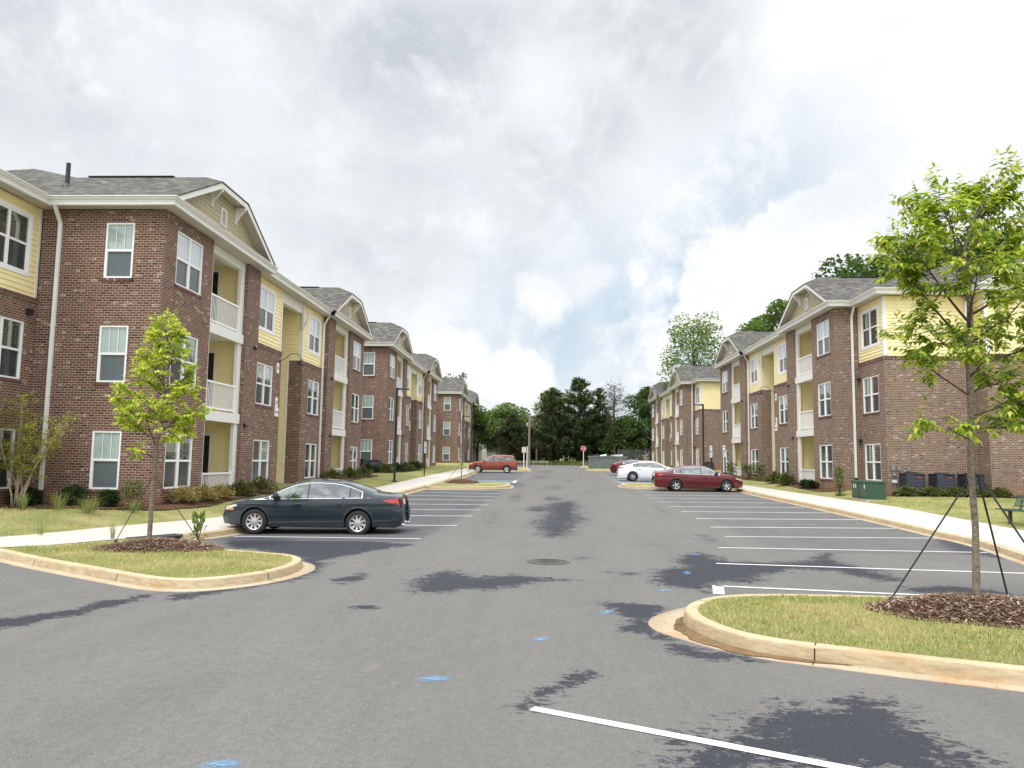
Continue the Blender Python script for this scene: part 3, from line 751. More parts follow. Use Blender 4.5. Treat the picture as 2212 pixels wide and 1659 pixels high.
# right kerb and sidewalk
RK = [(8.65, 11.1), (8.9, 12.2), (9.35, 14.0), (9.93, 16.75), (10.5, 18.9), (10.82, 20.8), (10.93, 24), (10.9, 30), (10.75, 37), (10.72, 48), (10.72, 60), (10.7, 75), (10.7, 88)]
RKp = smooth_pts(resample(RK, 2.0), it=1)
kerb(RKp, -1)
RBACK = [(-5, 11.2), (12.2, 12.3), (16.0, 13.1), (22.8, 13.6), (31.4, 13.85), (35, 13.5), (41.3, 12.95), (49.5, 12.35), (60, 12.3), (88, 12.3), (120, 12.3)]
def xback_R(y): return interp(y, [p[0] for p in RBACK], [p[1] for p in RBACK])
inner = [p + q * .155 for p, q in zip(RKp, normals2(RKp, False))]
strip(inner, [(xback_R(p.y), p.y) for p in inner], gz(.152), gz(.152), 'sidewalk', M['walk'], 3)
def lawnR(x, y):
    xb = xback_R(y); base = G(xb, y)
    t = min(1, max(0, (x - xb) / 2.6))
    return base + .146 + .22 * t * t * (3 - 2 * t) + .012 * math.sin(x * 3.1 + y * 2.3) * t
rows = []
for i in range(0, 220):
    y = 6.0 + i * .5
    if y > 112: break
    xb = xback_R(y) - .02
    rows.append([(xb + s_, y, lawnR(xb + s_, y)) for s_ in (0, .25, .5, .8, 1.2, 1.6, 2.0, 2.4, 3.0, 4.0, 6, 9, 14, 20, 33)])
mb = MB(); mb.grid(rows); tag(mb.build('lawn', M['turf'], smooth=True), kind='structure')

# ------------------------------------------------------------------ kerbed islands
def island(outline, it=2, side=+1, h=.135, name_='lawn', crown=.05, wide=None):
    pts = smooth_pts([Vector(p) for p in outline], True, it)
    ar = sum(a.x * b.y - b.x * a.y for a, b in zip(pts, pts[1:] + pts[:1]))
    if ar < 0: pts = pts[::-1]
    pts = smooth_pts(resample([tuple(p) for p in pts] + [tuple(pts[0])], .5)[:-1], True, 1)
    pts = smooth_pts(pts, True, 1)
    kerb(pts, +1, closed=True, wide=wide)
    nn = normals2(pts, True)
    inn = [p - q * .15 for p, q in zip(pts, nn)]
    cx = sum(p.x for p in inn) / len(inn); cy = sum(p.y for p in inn) / len(inn)
    def zf(x, y): 
        d_ = min(math.hypot(x - p.x, y - p.y) for p in inn[::3])
        return G(x, y) + h + crown * min(1, d_ / .8) + .01 * math.sin(5 * x) * math.sin(4 * y)
    fan(inn, zf, name_, M['turf'])
    return inn, zf
isl_L, zL = island([(-15.5, 18.1), (-10.62, 14.76), (-9.13, 13.72), (-8.03, 13.05), (-6.56, 12.06), (-5.85, 11.62), (-5.35, 11.55), (-5.0, 11.72), (-4.58, 12.2), (-4.36, 12.8), (-4.33, 13.6), (-4.5, 14.3),
                    (-4.9, 14.8), (-5.5, 15.1), (-6.2, 15.42), (-7.1, 15.95), (-8.3, 16.75), (-9.3, 17.5), (-9.72, 16.7), (-10.55, 15.3), (-12.0, 16.2), (-15.3, 18.5)], it=1, wide=(-4.2, 13.7, .7, .05))
isl_R, zR = island([(12.0, 4.1), (9.0, 5.35), (6.3, 6.45), (4.28, 7.31), (3.4, 7.66), (2.85, 7.93), (2.3, 8.18), (1.95, 8.56), (1.77, 9.05), (1.68, 9.5), (1.74, 10.0), (1.95, 10.45), (2.3, 10.85), (2.9, 11.12), (4.5, 11.2), (6.5, 11.05), (8.6, 10.9),
                    (9.0, 12.0), (11.0, 12.0), (12.6, 11.0), (13.0, 6.0)], it=1, wide=(1.55, 9.5, .75, .26))
isl_2, z2 = island([(-6.6, 40.9), (-5, 41.35), (-3.3, 42.0), (-2.5, 42.7), (-2.15, 43.6), (-2.1, 45.2), (-2.35, 46.8), (-2.9, 47.6), (-4.8, 47.4), (-6.2, 46.9), (-6.6, 45)], it=1)
isl_3, z3 = island([(-6.7, 77.3), (-4.5, 77.7), (-2.6, 78.3), (-2.0, 79.2), (-1.9, 82), (-2.1, 90), (-2.8, 92), (-5, 92.3), (-6.8, 92)], it=1)
isl_4, z4 = island([(10.6, 44.6), (7.5, 44.9), (5.6, 45.1), (4.8, 45.7), (4.5, 46.8), (4.55, 48.5), (5.0, 49.6), (6.2, 50.1), (8.5, 50.0), (10.6, 49.8)], it=1)
isl_5, z5 = island([(10.6, 85), (6, 85.2), (4.9, 85.8), (4.6, 87), (4.6, 90), (5.0, 92), (8, 93), (12, 97), (14, 99), (14, 90)], it=1)
isl_6, z6 = island([(4.2, 101), (5.0, 99), (7, 98.3), (14, 100), (30, 102), (40, 104), (40, 112), (20, 111), (9, 109.5), (5.5, 107.5)], it=1)

# low, damp concrete apron and puddle at the nose of the right island, as in a drain pan
def disc_sheet(pts, h, name_, mat, **kw):
    pts = smooth_pts([Vector(p) for p in pts], True, 2)
    cx = sum(p.x for p in pts) / len(pts); cy = sum(p.y for p in pts) / len(pts)
    mb = MB(); k = len(pts)
    for i in range(k):
        a, b = pts[i], pts[(i + 1) % k]
        mb.face([(cx, cy, G(cx, cy) + h), (a.x, a.y, G(a.x, a.y) + h), (b.x, b.y, G(b.x, b.y) + h)])
    return tag(mb.build(name_, mat, **kw), kind='structure')
def crescent(inner_pts, outer_pts, h, name_, mat):
    mb = MB()
    rows = [[(a[0], a[1], G(*a) + h), (b[0], b[1], G(*b) + h)] for a, b in zip(inner_pts, outer_pts)]
    mb.grid(rows); return tag(mb.build(name_, mat), kind='structure')
m, n, o_ = new_mat('puddle_water')
pos = n.add('ShaderNodeNewGeometry').outputs['Position']
c = n.mix(n.mr(n.noise(pos, 6, 4, .6), .35, .65), (.13, .075, .035), (.22, .13, .06))
b = n.add('ShaderNodeBsdfPrincipled', {'Base Color': c, 'Roughness': .03, 'IOR': 1.33})
n.nt.links.new(b.outputs[0], o_.inputs[0]); M['puddle'] = m
ordered = sorted([p for p in isl_R if p.x < 3.1 and p.y < 10.0], key=lambda p: p.y - p.x * .5)
ordered = sorted(ordered, key=lambda p: math.atan2(p.y - 9.8, p.x - 3.6) % (2 * math.pi))
nn_ = []
for i, p in enumerate(ordered):
    a, b = ordered[max(0, i - 1)], ordered[min(len(ordered) - 1, i + 1)]; t = (b - a).normalized(); q = Vector((t.y, -t.x))
    if q.dot(p - Vector((3.6, 9.8))) < 0: q = -q
    nn_.append(q)
k_ = len(ordered)
pin = [tuple(p + q * .17) for p, q in zip(ordered, nn_)]
pout = [tuple(p + q * (.175 + .22 * math.sin(math.pi * i / (k_ - 1)) ** .8 * (1 + .10 * math.sin(i * .7) + .05 * math.sin(i * 1.7)))) for i, (p, q) in enumerate(zip(ordered, nn_))]
crescent(pin, pout, .017, 'puddle', M['puddle'])

# ------------------------------------------------------------------ painted lines
mb = MB()
def line(x0, y0, x1, y1, wd=.10, h=.006, mb_=None):
    q = mb_ or mb
    a, b = Vector((x0, y0)), Vector((x1, y1)); t = (b - a).normalized(); s_ = Vector((-t.y, t.x)) * wd / 2
    k = max(2, int((b - a).length / .5)); rows = []
    for i in range(k + 1):
        p = a.lerp(b, i / k)
        rows.append([(p.x + s_.x, p.y + s_.y, G(p.x + s_.x, p.y + s_.y) + h), (p.x - s_.x, p.y - s_.y, G(p.x - s_.x, p.y - s_.y) + h)])
    q.grid(rows)
RL = [(2.69, 12.63, 8.9, 11.72), (3.31, 15.43, 9.6, 14.86), (3.99, 18.31, 10.1, 18.4), (4.76, 21.09, 10.7, 21.8), (4.92, 23.69, 10.65, 24.34), (5.01, 26.39, 10.65, 27.1),
      (4.98, 29.14, 10.6, 29.75), (4.93, 31.5, 10.5, 32.3), (4.88, 34.2, 10.45, 34.85), (4.8, 36.7, 10.4, 37.4), (4.78, 39.2, 10.4, 39.8), (4.78, 41.8, 10.4, 42.5), (4.75, 44.3, 10.4, 44.2)]
for l in RL: line(*l)
line(2.58, 11.85, 2.74, 12.66, .17)
LL = [(-8.0, 19.65, -3.12, 19.25), (-7.9, 23.0, -2.64, 23.0), (-7.5, 25.95, -2.48, 26.05), (-7.1, 28.5, -2.4, 28.42), (-6.9, 30.9, -2.33, 30.84), (-6.8, 33.4, -2.33, 33.35), (-6.6, 35.9, -2.3, 35.8), (-6.5, 38.3, -2.25, 38.2), (-6.5, 40.7, -2.24, 40.6)]
for l in LL: line(*l)
for k, y in enumerate((50.2, 53.6, 56.4, 59.2, 62, 64.8, 67.6, 70.4, 73.2, 76)): line(-6.1, y, -2.1, y + .1, .11)
for y in (50.6, 54.5, 57.2, 60, 62.8, 65.6, 68.4, 71.2, 74, 76.8, 79.6, 82.4): line(4.7, y, 10.3, y + .2, .11)
line(-.1, 6.27, 2.6, 4.93, .105)
tag(mb.build('parking_line', M['paint']), kind='structure')
mb = MB()
for i in range(7): line(4.9 + i * .75, 54.6, 5.4 + i * .75, 57.0, .14, .008, mb)
for i in range(6): line(-6.1 + i * .7, 50.4, -5.6 + i * .7, 53.4, .14, .008, mb)
line(4.75, 54.4, 5.2, 53.7, .3, .009, mb)
tag(mb.build('bay_hatching', M['bluepaint']), kind='structure')
mb = MB(); line(-2.15, 50.2, -2.15, 53.6, .22, .012, mb); line(4.55, 54.4, 5.3, 53.6, .25, .012, mb)
tag(mb.build('parking_line', M['paint']), kind='structure')
# blue survey spray marks on the asphalt
for (x, y, rx, ry, rz) in ((.80, 10.25, .07, .26, -.5), (-.05, 8.63, .10, .14, -.8), (-.98, 7.0, .20, .13, .25), (-2.05, 5.02, .17, .10, .3), (2.5, 14.03, .09, .30, -.2), (1.8, 12.07, .10, .17, -.8),
                       (3.2, 16.9, .1, .3, 0), (3.55, 19.6, .1, .3, 0)):
    mb = MB(); k = 20
    mb.face([(math.cos(2 * math.pi * i / k), math.sin(2 * math.pi * i / k), 0) for i in range(k)])
    o = mb.build('spray_mark', M['spray'], loc=(x, y, G(x, y) + .007)); o.scale = (rx, ry, 1); o.rotation_euler = (0, 0, rz)
    tag(o, kind='structure')
# manhole cover
mb = MB(); mb.lathe([(0, .012), (.28, .012), (.30, .008), (.31, .008)], (0, 0, 0), nseg=36)
for r_ in (.08, .15, .22):
    mb.lathe([(r_, .012), (r_, .018), (r_ + .025, .018), (r_ + .025, .012)], (0, 0, 0), nseg=36)
mb.lathe([(.32, .0), (.32, .012), (.40, .010), (.42, .002)], (0, 0, 0), nseg=36)
o = mb.build('manhole_cover', plain('cast_iron', (.085, .078, .072), .6, metal=.3, noise=.3, nscale=14), loc=(.04, 15.14, G(.04, 15.14) + .004))
tag(o, 'round cast iron manhole cover set in the asphalt drive', 'manhole cover')
# kerb inlet between island and first parked car
t = thing('storm_drain_inlet', (-8.95, 17.62, G(-8.9, 17.6)), 'dark cast iron kerb inlet in the kerb behind the left tree island', 'storm drain', rz=R(62))
mb = MB(); mb.box(-.62, .62, -.03, .28, .135, .185); mb.tube([(-.62, -.03, .15), (.62, -.03, .15)], .035, 8)
iron = plain('inlet_iron', (.055, .06, .06), .55, metal=.3, noise=.3)
mb.build('hood', iron, t, bevel=.01)
mb = MB(); mb.box(-.60, .60, -.01, .25, .0, .13); mb.build('throat', M['dark'], t)
mb = MB()
mb.box(-.58, .58, -.045, -.02, .055, .075)
for i in range(9): mb.box(-.58 + i * .14, -.55 + i * .14, -.05, -.015, .01, .13)
mb.build('grate', iron, t)

# loose grit and bark bits washed into the gutters
random.seed(44); mb = MB()
for k in range(420):
    p = random.choice([q for q in isl_R if q.y < 9.6] if k < 300 else [q for q in isl_L if q.y < 14.5])
    a = random.random() * 6.28; rr = random.uniform(.17, .75)
    c_ = Vector((3.6, 9.8)) if k < 300 else Vector((-7, 14.5)); dr = (p - c_).normalized()
    x, y = p.x + dr.x * rr + random.uniform(-.1, .1), p.y + dr.y * rr * .8 + random.uniform(-.1, .1)
    s_ = random.uniform(.004, .014); z = G(x, y) + .012
    mb.face([(x + s_ * math.cos(a + t_), y + s_ * random.uniform(.4, 1) * math.sin(a + t_), z + random.uniform(0, .006)) for t_ in (0, 2.1, 4.2)])
tag(mb.build('debris', M['chips']), 'dark grit and bark bits scattered along the island gutters', 'debris', kind='stuff')
# ------------------------------------------------------------------ apartment buildings
# local frame: x = s*u (u outward from the front wall), y = v along the facade, z absolute height of the first building
Z_S = (.87, 4.195, 7.52)          # window sills of the three storeys
WH = 1.80
Z_BOT, Z_BRK, Z_SOF, Z_EAVE = -.9, 6.83, 9.74, 10.03
LEN = 26.6
def wall(mb, Pf, a0, a1, z0, z1, holes=(), rev=.07, m=0, cuts=()):
    """Pf(a, z, d): point on the wall plane, d metres inside it"""
    A = sorted({a0, a1, *[h[0] for h in holes], *[h[1] for h in holes]}); A = [a for a in A if a0 <= a <= a1]
    Zs = sorted({z0, z1, *[h[2] for h in holes], *[h[3] for h in holes]}); Zs = [z for z in Zs if z0 <= z <= z1]
    for i in range(len(A) - 1):
        for j in range(len(Zs) - 1):
            ca, cz = (A[i] + A[i + 1]) / 2, (Zs[j] + Zs[j + 1]) / 2
            if any(h[0] < ca < h[1] and h[2] < cz < h[3] for h in holes): continue
            mb.face([Pf(A[i], Zs[j], 0), Pf(A[i + 1], Zs[j], 0), Pf(A[i + 1], Zs[j + 1], 0), Pf(A[i], Zs[j + 1], 0)], m)
    for a, b, c, d in holes:
        for q in (((a, c), (a, d)), ((b, c), (b, d)), ((a, c), (b, c)), ((a, d), (b, d))):
            mb.face([Pf(*q[0], 0), Pf(*q[1], 0), Pf(*q[1], rev), Pf(*q[0], rev)], m)
def laps(mb, Pf, a0, a1, z0, z1, holes=(), ex=.17, out=.026):
    zc = []
    k0 = math.floor(z0 / ex)
    z = k0 * ex
    while z < z1:
        zb, zt = max(z, z0), min(z + ex, z1)
        segs = sorted({zb, zt, *[h[2] for h in holes if zb < h[2] < zt], *[h[3] for h in holes if zb < h[3] < zt]})
        for s0, s1 in zip(segs, segs[1:]):
            mid = (s0 + s1) / 2
            cov = sorted((h[0], h[1]) for h in holes if h[2] < mid < h[3])
            a = a0; iv = []
            for h0, h1 in cov:
                if h0 > a: iv.append((a, h0))
                a = max(a, h1)
            if a < a1: iv.append((a, a1))
            o0 = -out * (1 - (s0 - z) / ex); o1 = -out * (1 - (s1 - z) / ex)
            for b0, b1 in iv:
                mb.face([Pf(b0, s0, o0), Pf(b1, s0, o0), Pf(b1, s1, o1), Pf(b0, s1, o1)])
                if s0 == zb: mb.face([Pf(b0, s0, o0), Pf(b1, s0, o0), Pf(b1, s0, .01), Pf(b0, s0, .01)])
        z += ex
def abox(mb, Pf, a0, a1, z0, z1, d0, d1, m=0):
    """box on a wall plane, from depth d0 (outside negative) to d1"""
    c = [Pf(a, z, d) for d in (d0, d1) for a, z in ((a0, z0), (a1, z0), (a1, z1), (a0, z1))]
    i = [mb.vert(p) for p in c]
    for q in ((0, 1, 2, 3), (7, 6, 5, 4), (0, 4, 5, 1), (1, 5, 6, 2), (2, 6, 7, 3), (3, 7, 4, 0)):
        mb.f.append([i[k] for k in q]); mb.m.append(m)
def window(root, T, Pf, a0, a1, z0, z1, pair, cased=False, depth=.05, blind=False, sill=True, soldier=False, up='curtain'):
    """frame (a part) with its sashes, panes and sill below it"""
    f = MB(T); e = .055
    D0, D1 = (-.02, .03) if cased else (depth - .04, depth + .03)
    abox(f, Pf, a0, a0 + e, z0, z1, D0, D1); abox(f, Pf, a1 - e, a1, z0, z1, D0, D1)
    abox(f, Pf, a0 + e, a1 - e, z0, z0 + e, D0, D1); abox(f, Pf, a0 + e, a1 - e, z1 - e, z1, D0, D1)
    zm = z0 + (z1 - z0) * .5
    bays_ = [(a0 + e, a1 - e)]
    if pair:
        am = (a0 + a1) / 2; abox(f, Pf, am - .05, am + .05, z0 + e, z1 - e, D0, D1)
        bays_ = [(a0 + e, am - .05), (am + .05, a1 - e)]
    for b0, b1 in bays_:
        abox(f, Pf, b0, b1, zm - .035, zm + .035, D0 + .008, D1)
        abox(f, Pf, b0, b0 + .02, z0 + e, zm - .035, D0 + .02, D1); abox(f, Pf, b1 - .02, b1, z0 + e, zm - .035, D0 + .02, D1)
        if not pair:
            for t_ in (1 / 3, 2 / 3):
                x = lerp(b0, b1, t_); abox(f, Pf, x - .009, x + .009, zm + .035, z1 - e, D0 + .025, D0 + .035)
    if cased:
        for (p, q, r_, s_) in ((a0 - .11, a0, z0 - .11, z1 + .11), (a1, a1 + .11, z0 - .11, z1 + .11)): abox(f, Pf, p, q, r_, s_, -.038, .01)
        abox(f, Pf, a0, a1, z1, z1 + .11, -.038, .01); abox(f, Pf, a0, a1, z0 - .11, z0, -.038, .01)
    fo = f.build('window', M['vinyl'], root)
    for b0, b1 in bays_:
        g = MB(T); g.face([Pf(b0, zm + .03, D1 - .02), Pf(b1, zm + .03, D1 - .02), Pf(b1, z1 - e + .005, D1 - .02), Pf(b0, z1 - e + .005, D1 - .02)])
        g.build('upper_pane', M['blind'] if blind else M[up], fo, uv=True)
        g = MB(T); g.face([Pf(b0, z0 + e - .005, D1 - .008), Pf(b1, z0 + e - .005, D1 - .008), Pf(b1, zm - .03, D1 - .008), Pf(b0, zm - .03, D1 - .008)])
        g.build('lower_pane', M['blind_low'] if blind else M['screen'], fo, uv=True)
    if sill and not cased:
        s_ = MB(T); abox(s_, Pf, a0 - .06, a1 + .06, z0 - .10, z0 - .004, -.035, .05)
        s_.build('sill', M[soldier], fo, uv=True)
    return fo
def railing(root, T, Pf, a0, a1, z0, z1, d):
    r = MB(T)
    abox(r, Pf, a0, a1, z1 - .07, z1, d - .04, d + .04); abox(r, Pf, a0, a1, z0, z0 + .07, d - .025, d + .025)
    k = int((a1 - a0) / .12)
    for i in range(k + 1):
        a = a0 + .02 + (a1 - a0 - .04) * i / k
        abox(r, Pf, a - .014, a + .014, z0 + .07, z1 - .07, d - .011, d + .011)
    for a in (a0 + .03, a1 - .03): abox(r, Pf, a - .03, a + .03, z0 - .04, z1 + .04, d - .03, d + .03)
    return r.build('railing', M['vinyl'], root)
def downspout(root, T, Pf, a, z_top, z_bot, dtop, shoe=False, boot=True):
    m_ = MB(T)
    pts = [(a, z_top, dtop), (a, z_top - .14, dtop), (a, z_top - .34, dtop + .12), (a, z_top - .62, -.07), (a, z_top - .80, -.06), (a, z_bot + .45, -.06)]
    w2, d2 = .055, .04
    for p, q in zip(pts, pts[1:]):
        c = [Pf(r_[0] + sx * w2, r_[1], r_[2] + sd * d2) for r_ in (p, q) for sx, sd in ((-1, -1), (1, -1), (1, 1), (-1, 1))]
        i = [m_.vert(x) for x in c]
        for k in range(4): m_.f.append([i[k], i[(k + 1) % 4], i[4 + (k + 1) % 4], i[4 + k]]); m_.m.append(0)
    for z in (z_bot + 2.2, z_bot + 5.6): abox(m_, Pf, a - .075, a + .075, z, z + .03, -.105, 0)
    o = m_.build('downspout', M['gutter'], root)
    b = MB(T); abox(b, Pf, a - .06, a + .06, z_bot - .5, z_bot + .47, -.12, 0); b.build('drain_boot', M['black'], o)
def text_mesh(s, size, name):
    c = bpy.data.curves.new(name, 'FONT'); c.body = s; c.size = size; c.align_x = 'CENTER'; c.align_y = 'CENTER'; c.extrude = .003
    o = bpy.data.objects.new(name, c); COL.objects.link(o)
    bpy.context.view_layer.update()
    me = bpy.data.meshes.new_from_object(o.evaluated_get(bpy.context.evaluated_depsgraph_get()))
    bpy.data.objects.remove(o); me.name = name
    return me
def gutter_run(mb, Tp, p0, p1, outn):
    """K-style gutter between two corner points (u, v) with outward normal (u, v)"""
    prof = [(-.04, -.28), (-.02, -.28), (-.02, -.16), (.0, -.15), (.0, -.12), (.05, -.095), (.085, -.03), (.115, -.025), (.115, 0.0), (.098, 0.0), (.09, -.02), (-.02, -.02)]
    rows = []
    for p in (p0, p1):
        # mitre handled by caller through p0/p1; profile offset along outward normal
        rows.append([(p[0] + outn[0] * d_ + p[2][0] * d_, p[1] + outn[1] * d_ + p[2][1] * d_, Z_EAVE + h) for d_, h in prof])
    mb.grid(rows)

def building(kind, s, BR, X0, Y0, DZ, label, cat_group):
    """kind 'L': side bay returns 4.05 m; kind 'R': return 1.15 m then a projecting end wing"""
    root = thing('apartment_building', (X0, Y0, DZ), label, 'apartment building', cat_group)
    T = lambda p: (s * p[0], p[1], p[2])
    F = lambda u0: (lambda a, z, d: (u0 - d, a, z))                     # facade plane at u0, a = v
    S = lambda v0, sg: (lambda a, z, d: (a, v0 + sg * d, z))            # side plane at v0, a = u; sg +1: looks to -v
    RET = 4.05 if kind == 'L' else 1.15
    WL = 3.2 if kind == 'L' else 3.0                                     # length of end wing
    PW = 1.90
    bw, sd = MB(T), MB(T)
    sols = []
    def newsol():
        sols.append(MB(T)); return sols[-1]
    Z3 = [(z, z + WH) for z in Z_S]
    def mir(v): return LEN - v
    # ---- block fronts
    fr = []
    for flip in (False, True):
        m_ = (lambda v: mir(v)) if flip else (lambda v: v)
        seg = lambda a, b: (min(m_(a), m_(b)), max(m_(a), m_(b)))
        a0, a1 = seg(0, 3.5); c = (a0 + a1) / 2 - (.02 if not flip else -.02)
        holes = [(c - .94, c + .94, z0, z1) for z0, z1 in Z3]
        wall(bw, F(0), a0, a1, Z_BOT, Z_SOF, holes)
        for h in holes: window(root, T, F(0), *h, True, soldier=BR[1], up='pale_sky_blind' if h[2] > 7 else 'curtain')
        a0, a1 = seg(6.8, 8.15)
        wall(bw, F(0), a0, a1, Z_BOT, Z_SOF)
        wall(bw, S(m_(8.15), -1 if not flip else 1), -.25, 0, Z_BOT, Z_SOF)
        # reveals of the balcony opening
        wall(bw, S(m_(3.5), -1 if not flip else 1), -.22, 0, Z_BOT, Z_SOF); wall(bw, S(m_(6.8), 1 if not flip else -1), -.22, 0, Z_BOT, Z_SOF)
        # balcony recess: side walls, back wall, ceilings
        dv = m_(6.8) ; nv = m_(3.5)
        back = -2.6
        doors = [(-2.12, -1.24, zf - .87 + .62 - .0, zf - .87 + 2.75) for zf in Z_S]
        laps(sd, S(dv, 1 if not flip else -1), back, -.22, Z_BOT, Z_SOF, doors)
        laps(sd, S(nv, -1 if not flip else 1), back, -.22, Z_BOT, Z_SOF)
        b0, b1 = seg(3.5, 6.8)
        laps(sd, F(back), b0, b1, Z_BOT, Z_SOF)
        for (d0, d1, e0, e1) in doors:
            Pd = S(dv, 1 if not flip else -1)
            q = MB(T)
            abox(q, Pd, d0 - .1, d0, e0, e1 + .1, -.03, .03); abox(q, Pd, d1, d1 + .1, e0, e1 + .1, -.03, .03); abox(q, Pd, d0, d1, e1, e1 + .1, -.03, .03)
            fo = q.build('door_frame', M['trim'], root)
            q = MB(T); abox(q, Pd, d0, d1, e0, e1, .02, .05); q.build('door', M['door'], fo)
        # white posts
        for (p0, p1) in ((3.5, 3.86), (6.44, 6.8)):
            q0, q1 = seg(p0, p1); q = MB(T); abox(q, F(0), q0, q1, Z_BOT, Z_SOF, .15, .28); q.build('balcony_post', M['trim'], root)
        q0, q1 = seg(3.86, 6.44)
        q = MB(T); abox(q, F(0), b0, b1, 9.40, Z_SOF, .14, .40); abox(q, F(0), b0, b1, 9.66, Z_SOF + .01, .40, 2.6)
        q.build('header_beam', M['trim'], root)
        for zf in (3.63, 6.83):
            q = MB(T); abox(q, F(0), b0, b1, zf - .40, zf - .02, .08, .20); abox(q, F(0), b0, b1, zf - .30, zf - .06, .20, 2.6)
            bo = q.build('balcony', M['trim'], root)
            railing(bo, T, F(0), q0, q1, zf + .05, zf + 1.08, .20)
        q = MB(T); abox(q, F(0), b0, b1, -.3, .30, .1, 2.6); bo = q.build('patio', M['walk'], root)
        railing(bo, T, F(0), q0, q1, .36, 1.33, .20)
        # recessed part, brick below, lap siding above
        a0, a1 = seg(8.15, 11.75); c = (a0 + a1) / 2 + (-.2 if not flip else .2)
        holes = [(c - .95, c + .95, z0, z1) for z0, z1 in Z3[:2]]
        wall(bw, F(-.25), a0, a1, Z_BOT, Z_BRK - .2, holes)
        sol = newsol(); wall(sol, F(-.235), a0, a1, Z_BRK - .2, Z_BRK)
        sol.face([(-.235, a0, Z_BRK), (-.235, a1, Z_BRK), (-.33, a1, Z_BRK + .02), (-.33, a0, Z_BRK + .02)])
        sol.face([(-.235, a0, Z_BRK - .2), (-.235, a1, Z_BRK - .2), (-.25, a1, Z_BRK - .2), (-.25, a0, Z_BRK - .2)])
        for h in holes: window(root, T, F(-.25), *h, True, soldier=BR[1])
        h3 = (c - .93, c + .93, Z_S[2] + .02, Z_S[2] + WH)
        laps(sd, F(-.32), a0, a1, Z_BRK, Z_SOF, [h3])
        window(root, T, F(-.32), *h3, True, cased=True, up='pale_sky_blind')
        # breezeway side wall
        bv = m_(11.75); sg = -1 if not flip else 1
        wall(bw, S(bv, sg), -.95, -.25, Z_BOT, Z_BRK)
        laps(sd, S(bv, sg), -7, -.95, Z_BOT, Z_BRK)
        laps(sd, S(bv, sg), -7, -.32, Z_BRK, Z_SOF)
        q = MB(T); k0, k1 = (bv - .13, bv + .02) if not flip else (bv - .02, bv + .13)
        abox(q, F(-.32), k0, k1, Z_BRK + .02, Z_SOF, -.035, .13)
        q.build('corner_board', M['trim'], root)
        q = MB(T); abox(q, S(bv, sg), -1.04, -.95, Z_BOT, Z_BRK, -.03, .0); q.build('corner_board', M['trim'], root)
    # breezeway header, ceiling, back wall and concrete floors
    q = MB(T); abox(q, F(-.32), 11.75, 14.85, 9.22, Z_SOF, .02, .30); abox(q, F(-.32), 11.75, 14.85, 9.58, Z_SOF + .03, .3, 6.6)
    q.build('header_beam', M['trim'], root)
    laps(sd, F(-6.8), 11.75, 14.85, Z_BOT, Z_SOF)
    q = MB(T)
    for zf in (.25, 3.6, 6.85): abox(q, F(0), 11.75, 14.85, zf - .25, zf - .02, 2.6 if zf > 1 else .1, 6.9)
    q.build('breezeway_landing', M['walk'], root)
    q = MB(T)   # scrolled bracket at the head of the breezeway
    pv = 14.85
    q.tube([(-.20, pv - .06, 8.55), (-.12, pv - .10, 8.75), (-.02, pv - .16, 9.0), (.06, pv - .22, 9.25), (.06, pv - .3, 9.4)], [.05, .06, .055, .05, .05], 6)
    abox(q, F(-.28), pv - .16, pv - .02, 8.45, 9.3, -.05, .05)
    q.build('bracket', M['trim'], root)
    # ---- side return of block facing the camera
    nwu = (-1.95, -1.02)
    if kind == 'L':
        holes = [(nwu[0], nwu[1], z0, z1) for z0, z1 in Z3]
        wall(bw, S(0, 1), -RET, 0, Z_BOT, Z_SOF, holes)
        for h in holes: window(root, T, S(0, 1), *h, False, blind=True, soldier=BR[1])
    else:
        wall(bw, S(0, 1), -RET, 0, Z_BOT, Z_SOF)
    wall(bw, S(LEN, -1), -RET, 0, Z_BOT, Z_SOF); wall(bw, S(LEN, -1), -16, -RET, Z_BOT, Z_SOF)
    wall(bw, F(-16), -WL, LEN, Z_BOT, Z_SOF)
    # ---- end wing
    wc = -1.45 if kind == 'L' else -1.42
    wl = [(wc - .93, wc + .93, z0, z1) for z0, z1 in Z3]
    wall(bw, F(-RET), -WL, 0, Z_BOT, Z_BRK - .2, wl[:2])
    sol = newsol(); wall(sol, F(-RET + .015), -WL - .015, 0, Z_BRK - .2, Z_BRK)
    for h in wl[:2]: window(root, T, F(-RET), *h, True, soldier=BR[1])
    h3 = (wc - .92, wc + .92, Z_S[2] + .02, Z_S[2] + WH)
    laps(sd, F(-RET - .06), -WL + .06, 0, Z_BRK, Z_SOF, [h3]); window(root, T, F(-RET - .06), *h3, True, cased=True)
    wu0 = -16 if kind == 'L' else -5.35
    wall(bw, S(-WL, 1), wu0, -RET, Z_BOT, Z_BRK - .2)
    wall(sol, S(-WL - .015, 1), wu0, -RET + .015, Z_BRK - .2, Z_BRK)
    laps(sd, S(-WL + .06, 1), wu0, -RET - .06, Z_BRK, Z_SOF)
    for zz in (Z_BRK,):
        sol.face([(-RET + .015, -WL - .015, zz), (-RET + .015, 0, zz), (-RET - .08, 0, zz + .02), (-RET - .08, -WL + .08, zz + .02)])
        sol.face([(-RET + .015, -WL - .015, zz), (-RET - .08, -WL + .08, zz + .02), (wu0, -WL + .08, zz + .02), (wu0, -WL - .015, zz)])
    q = MB(T); abox(q, F(-RET - .06), -WL + .03, -WL + .17, Z_BRK + .02, Z_SOF, -.04, 0); abox(q, S(-WL + .06, 1), -RET - .2, -RET - .02, Z_BRK + .02, Z_SOF, -.04, 0)
    q.build('corner_board', M['trim'], root)
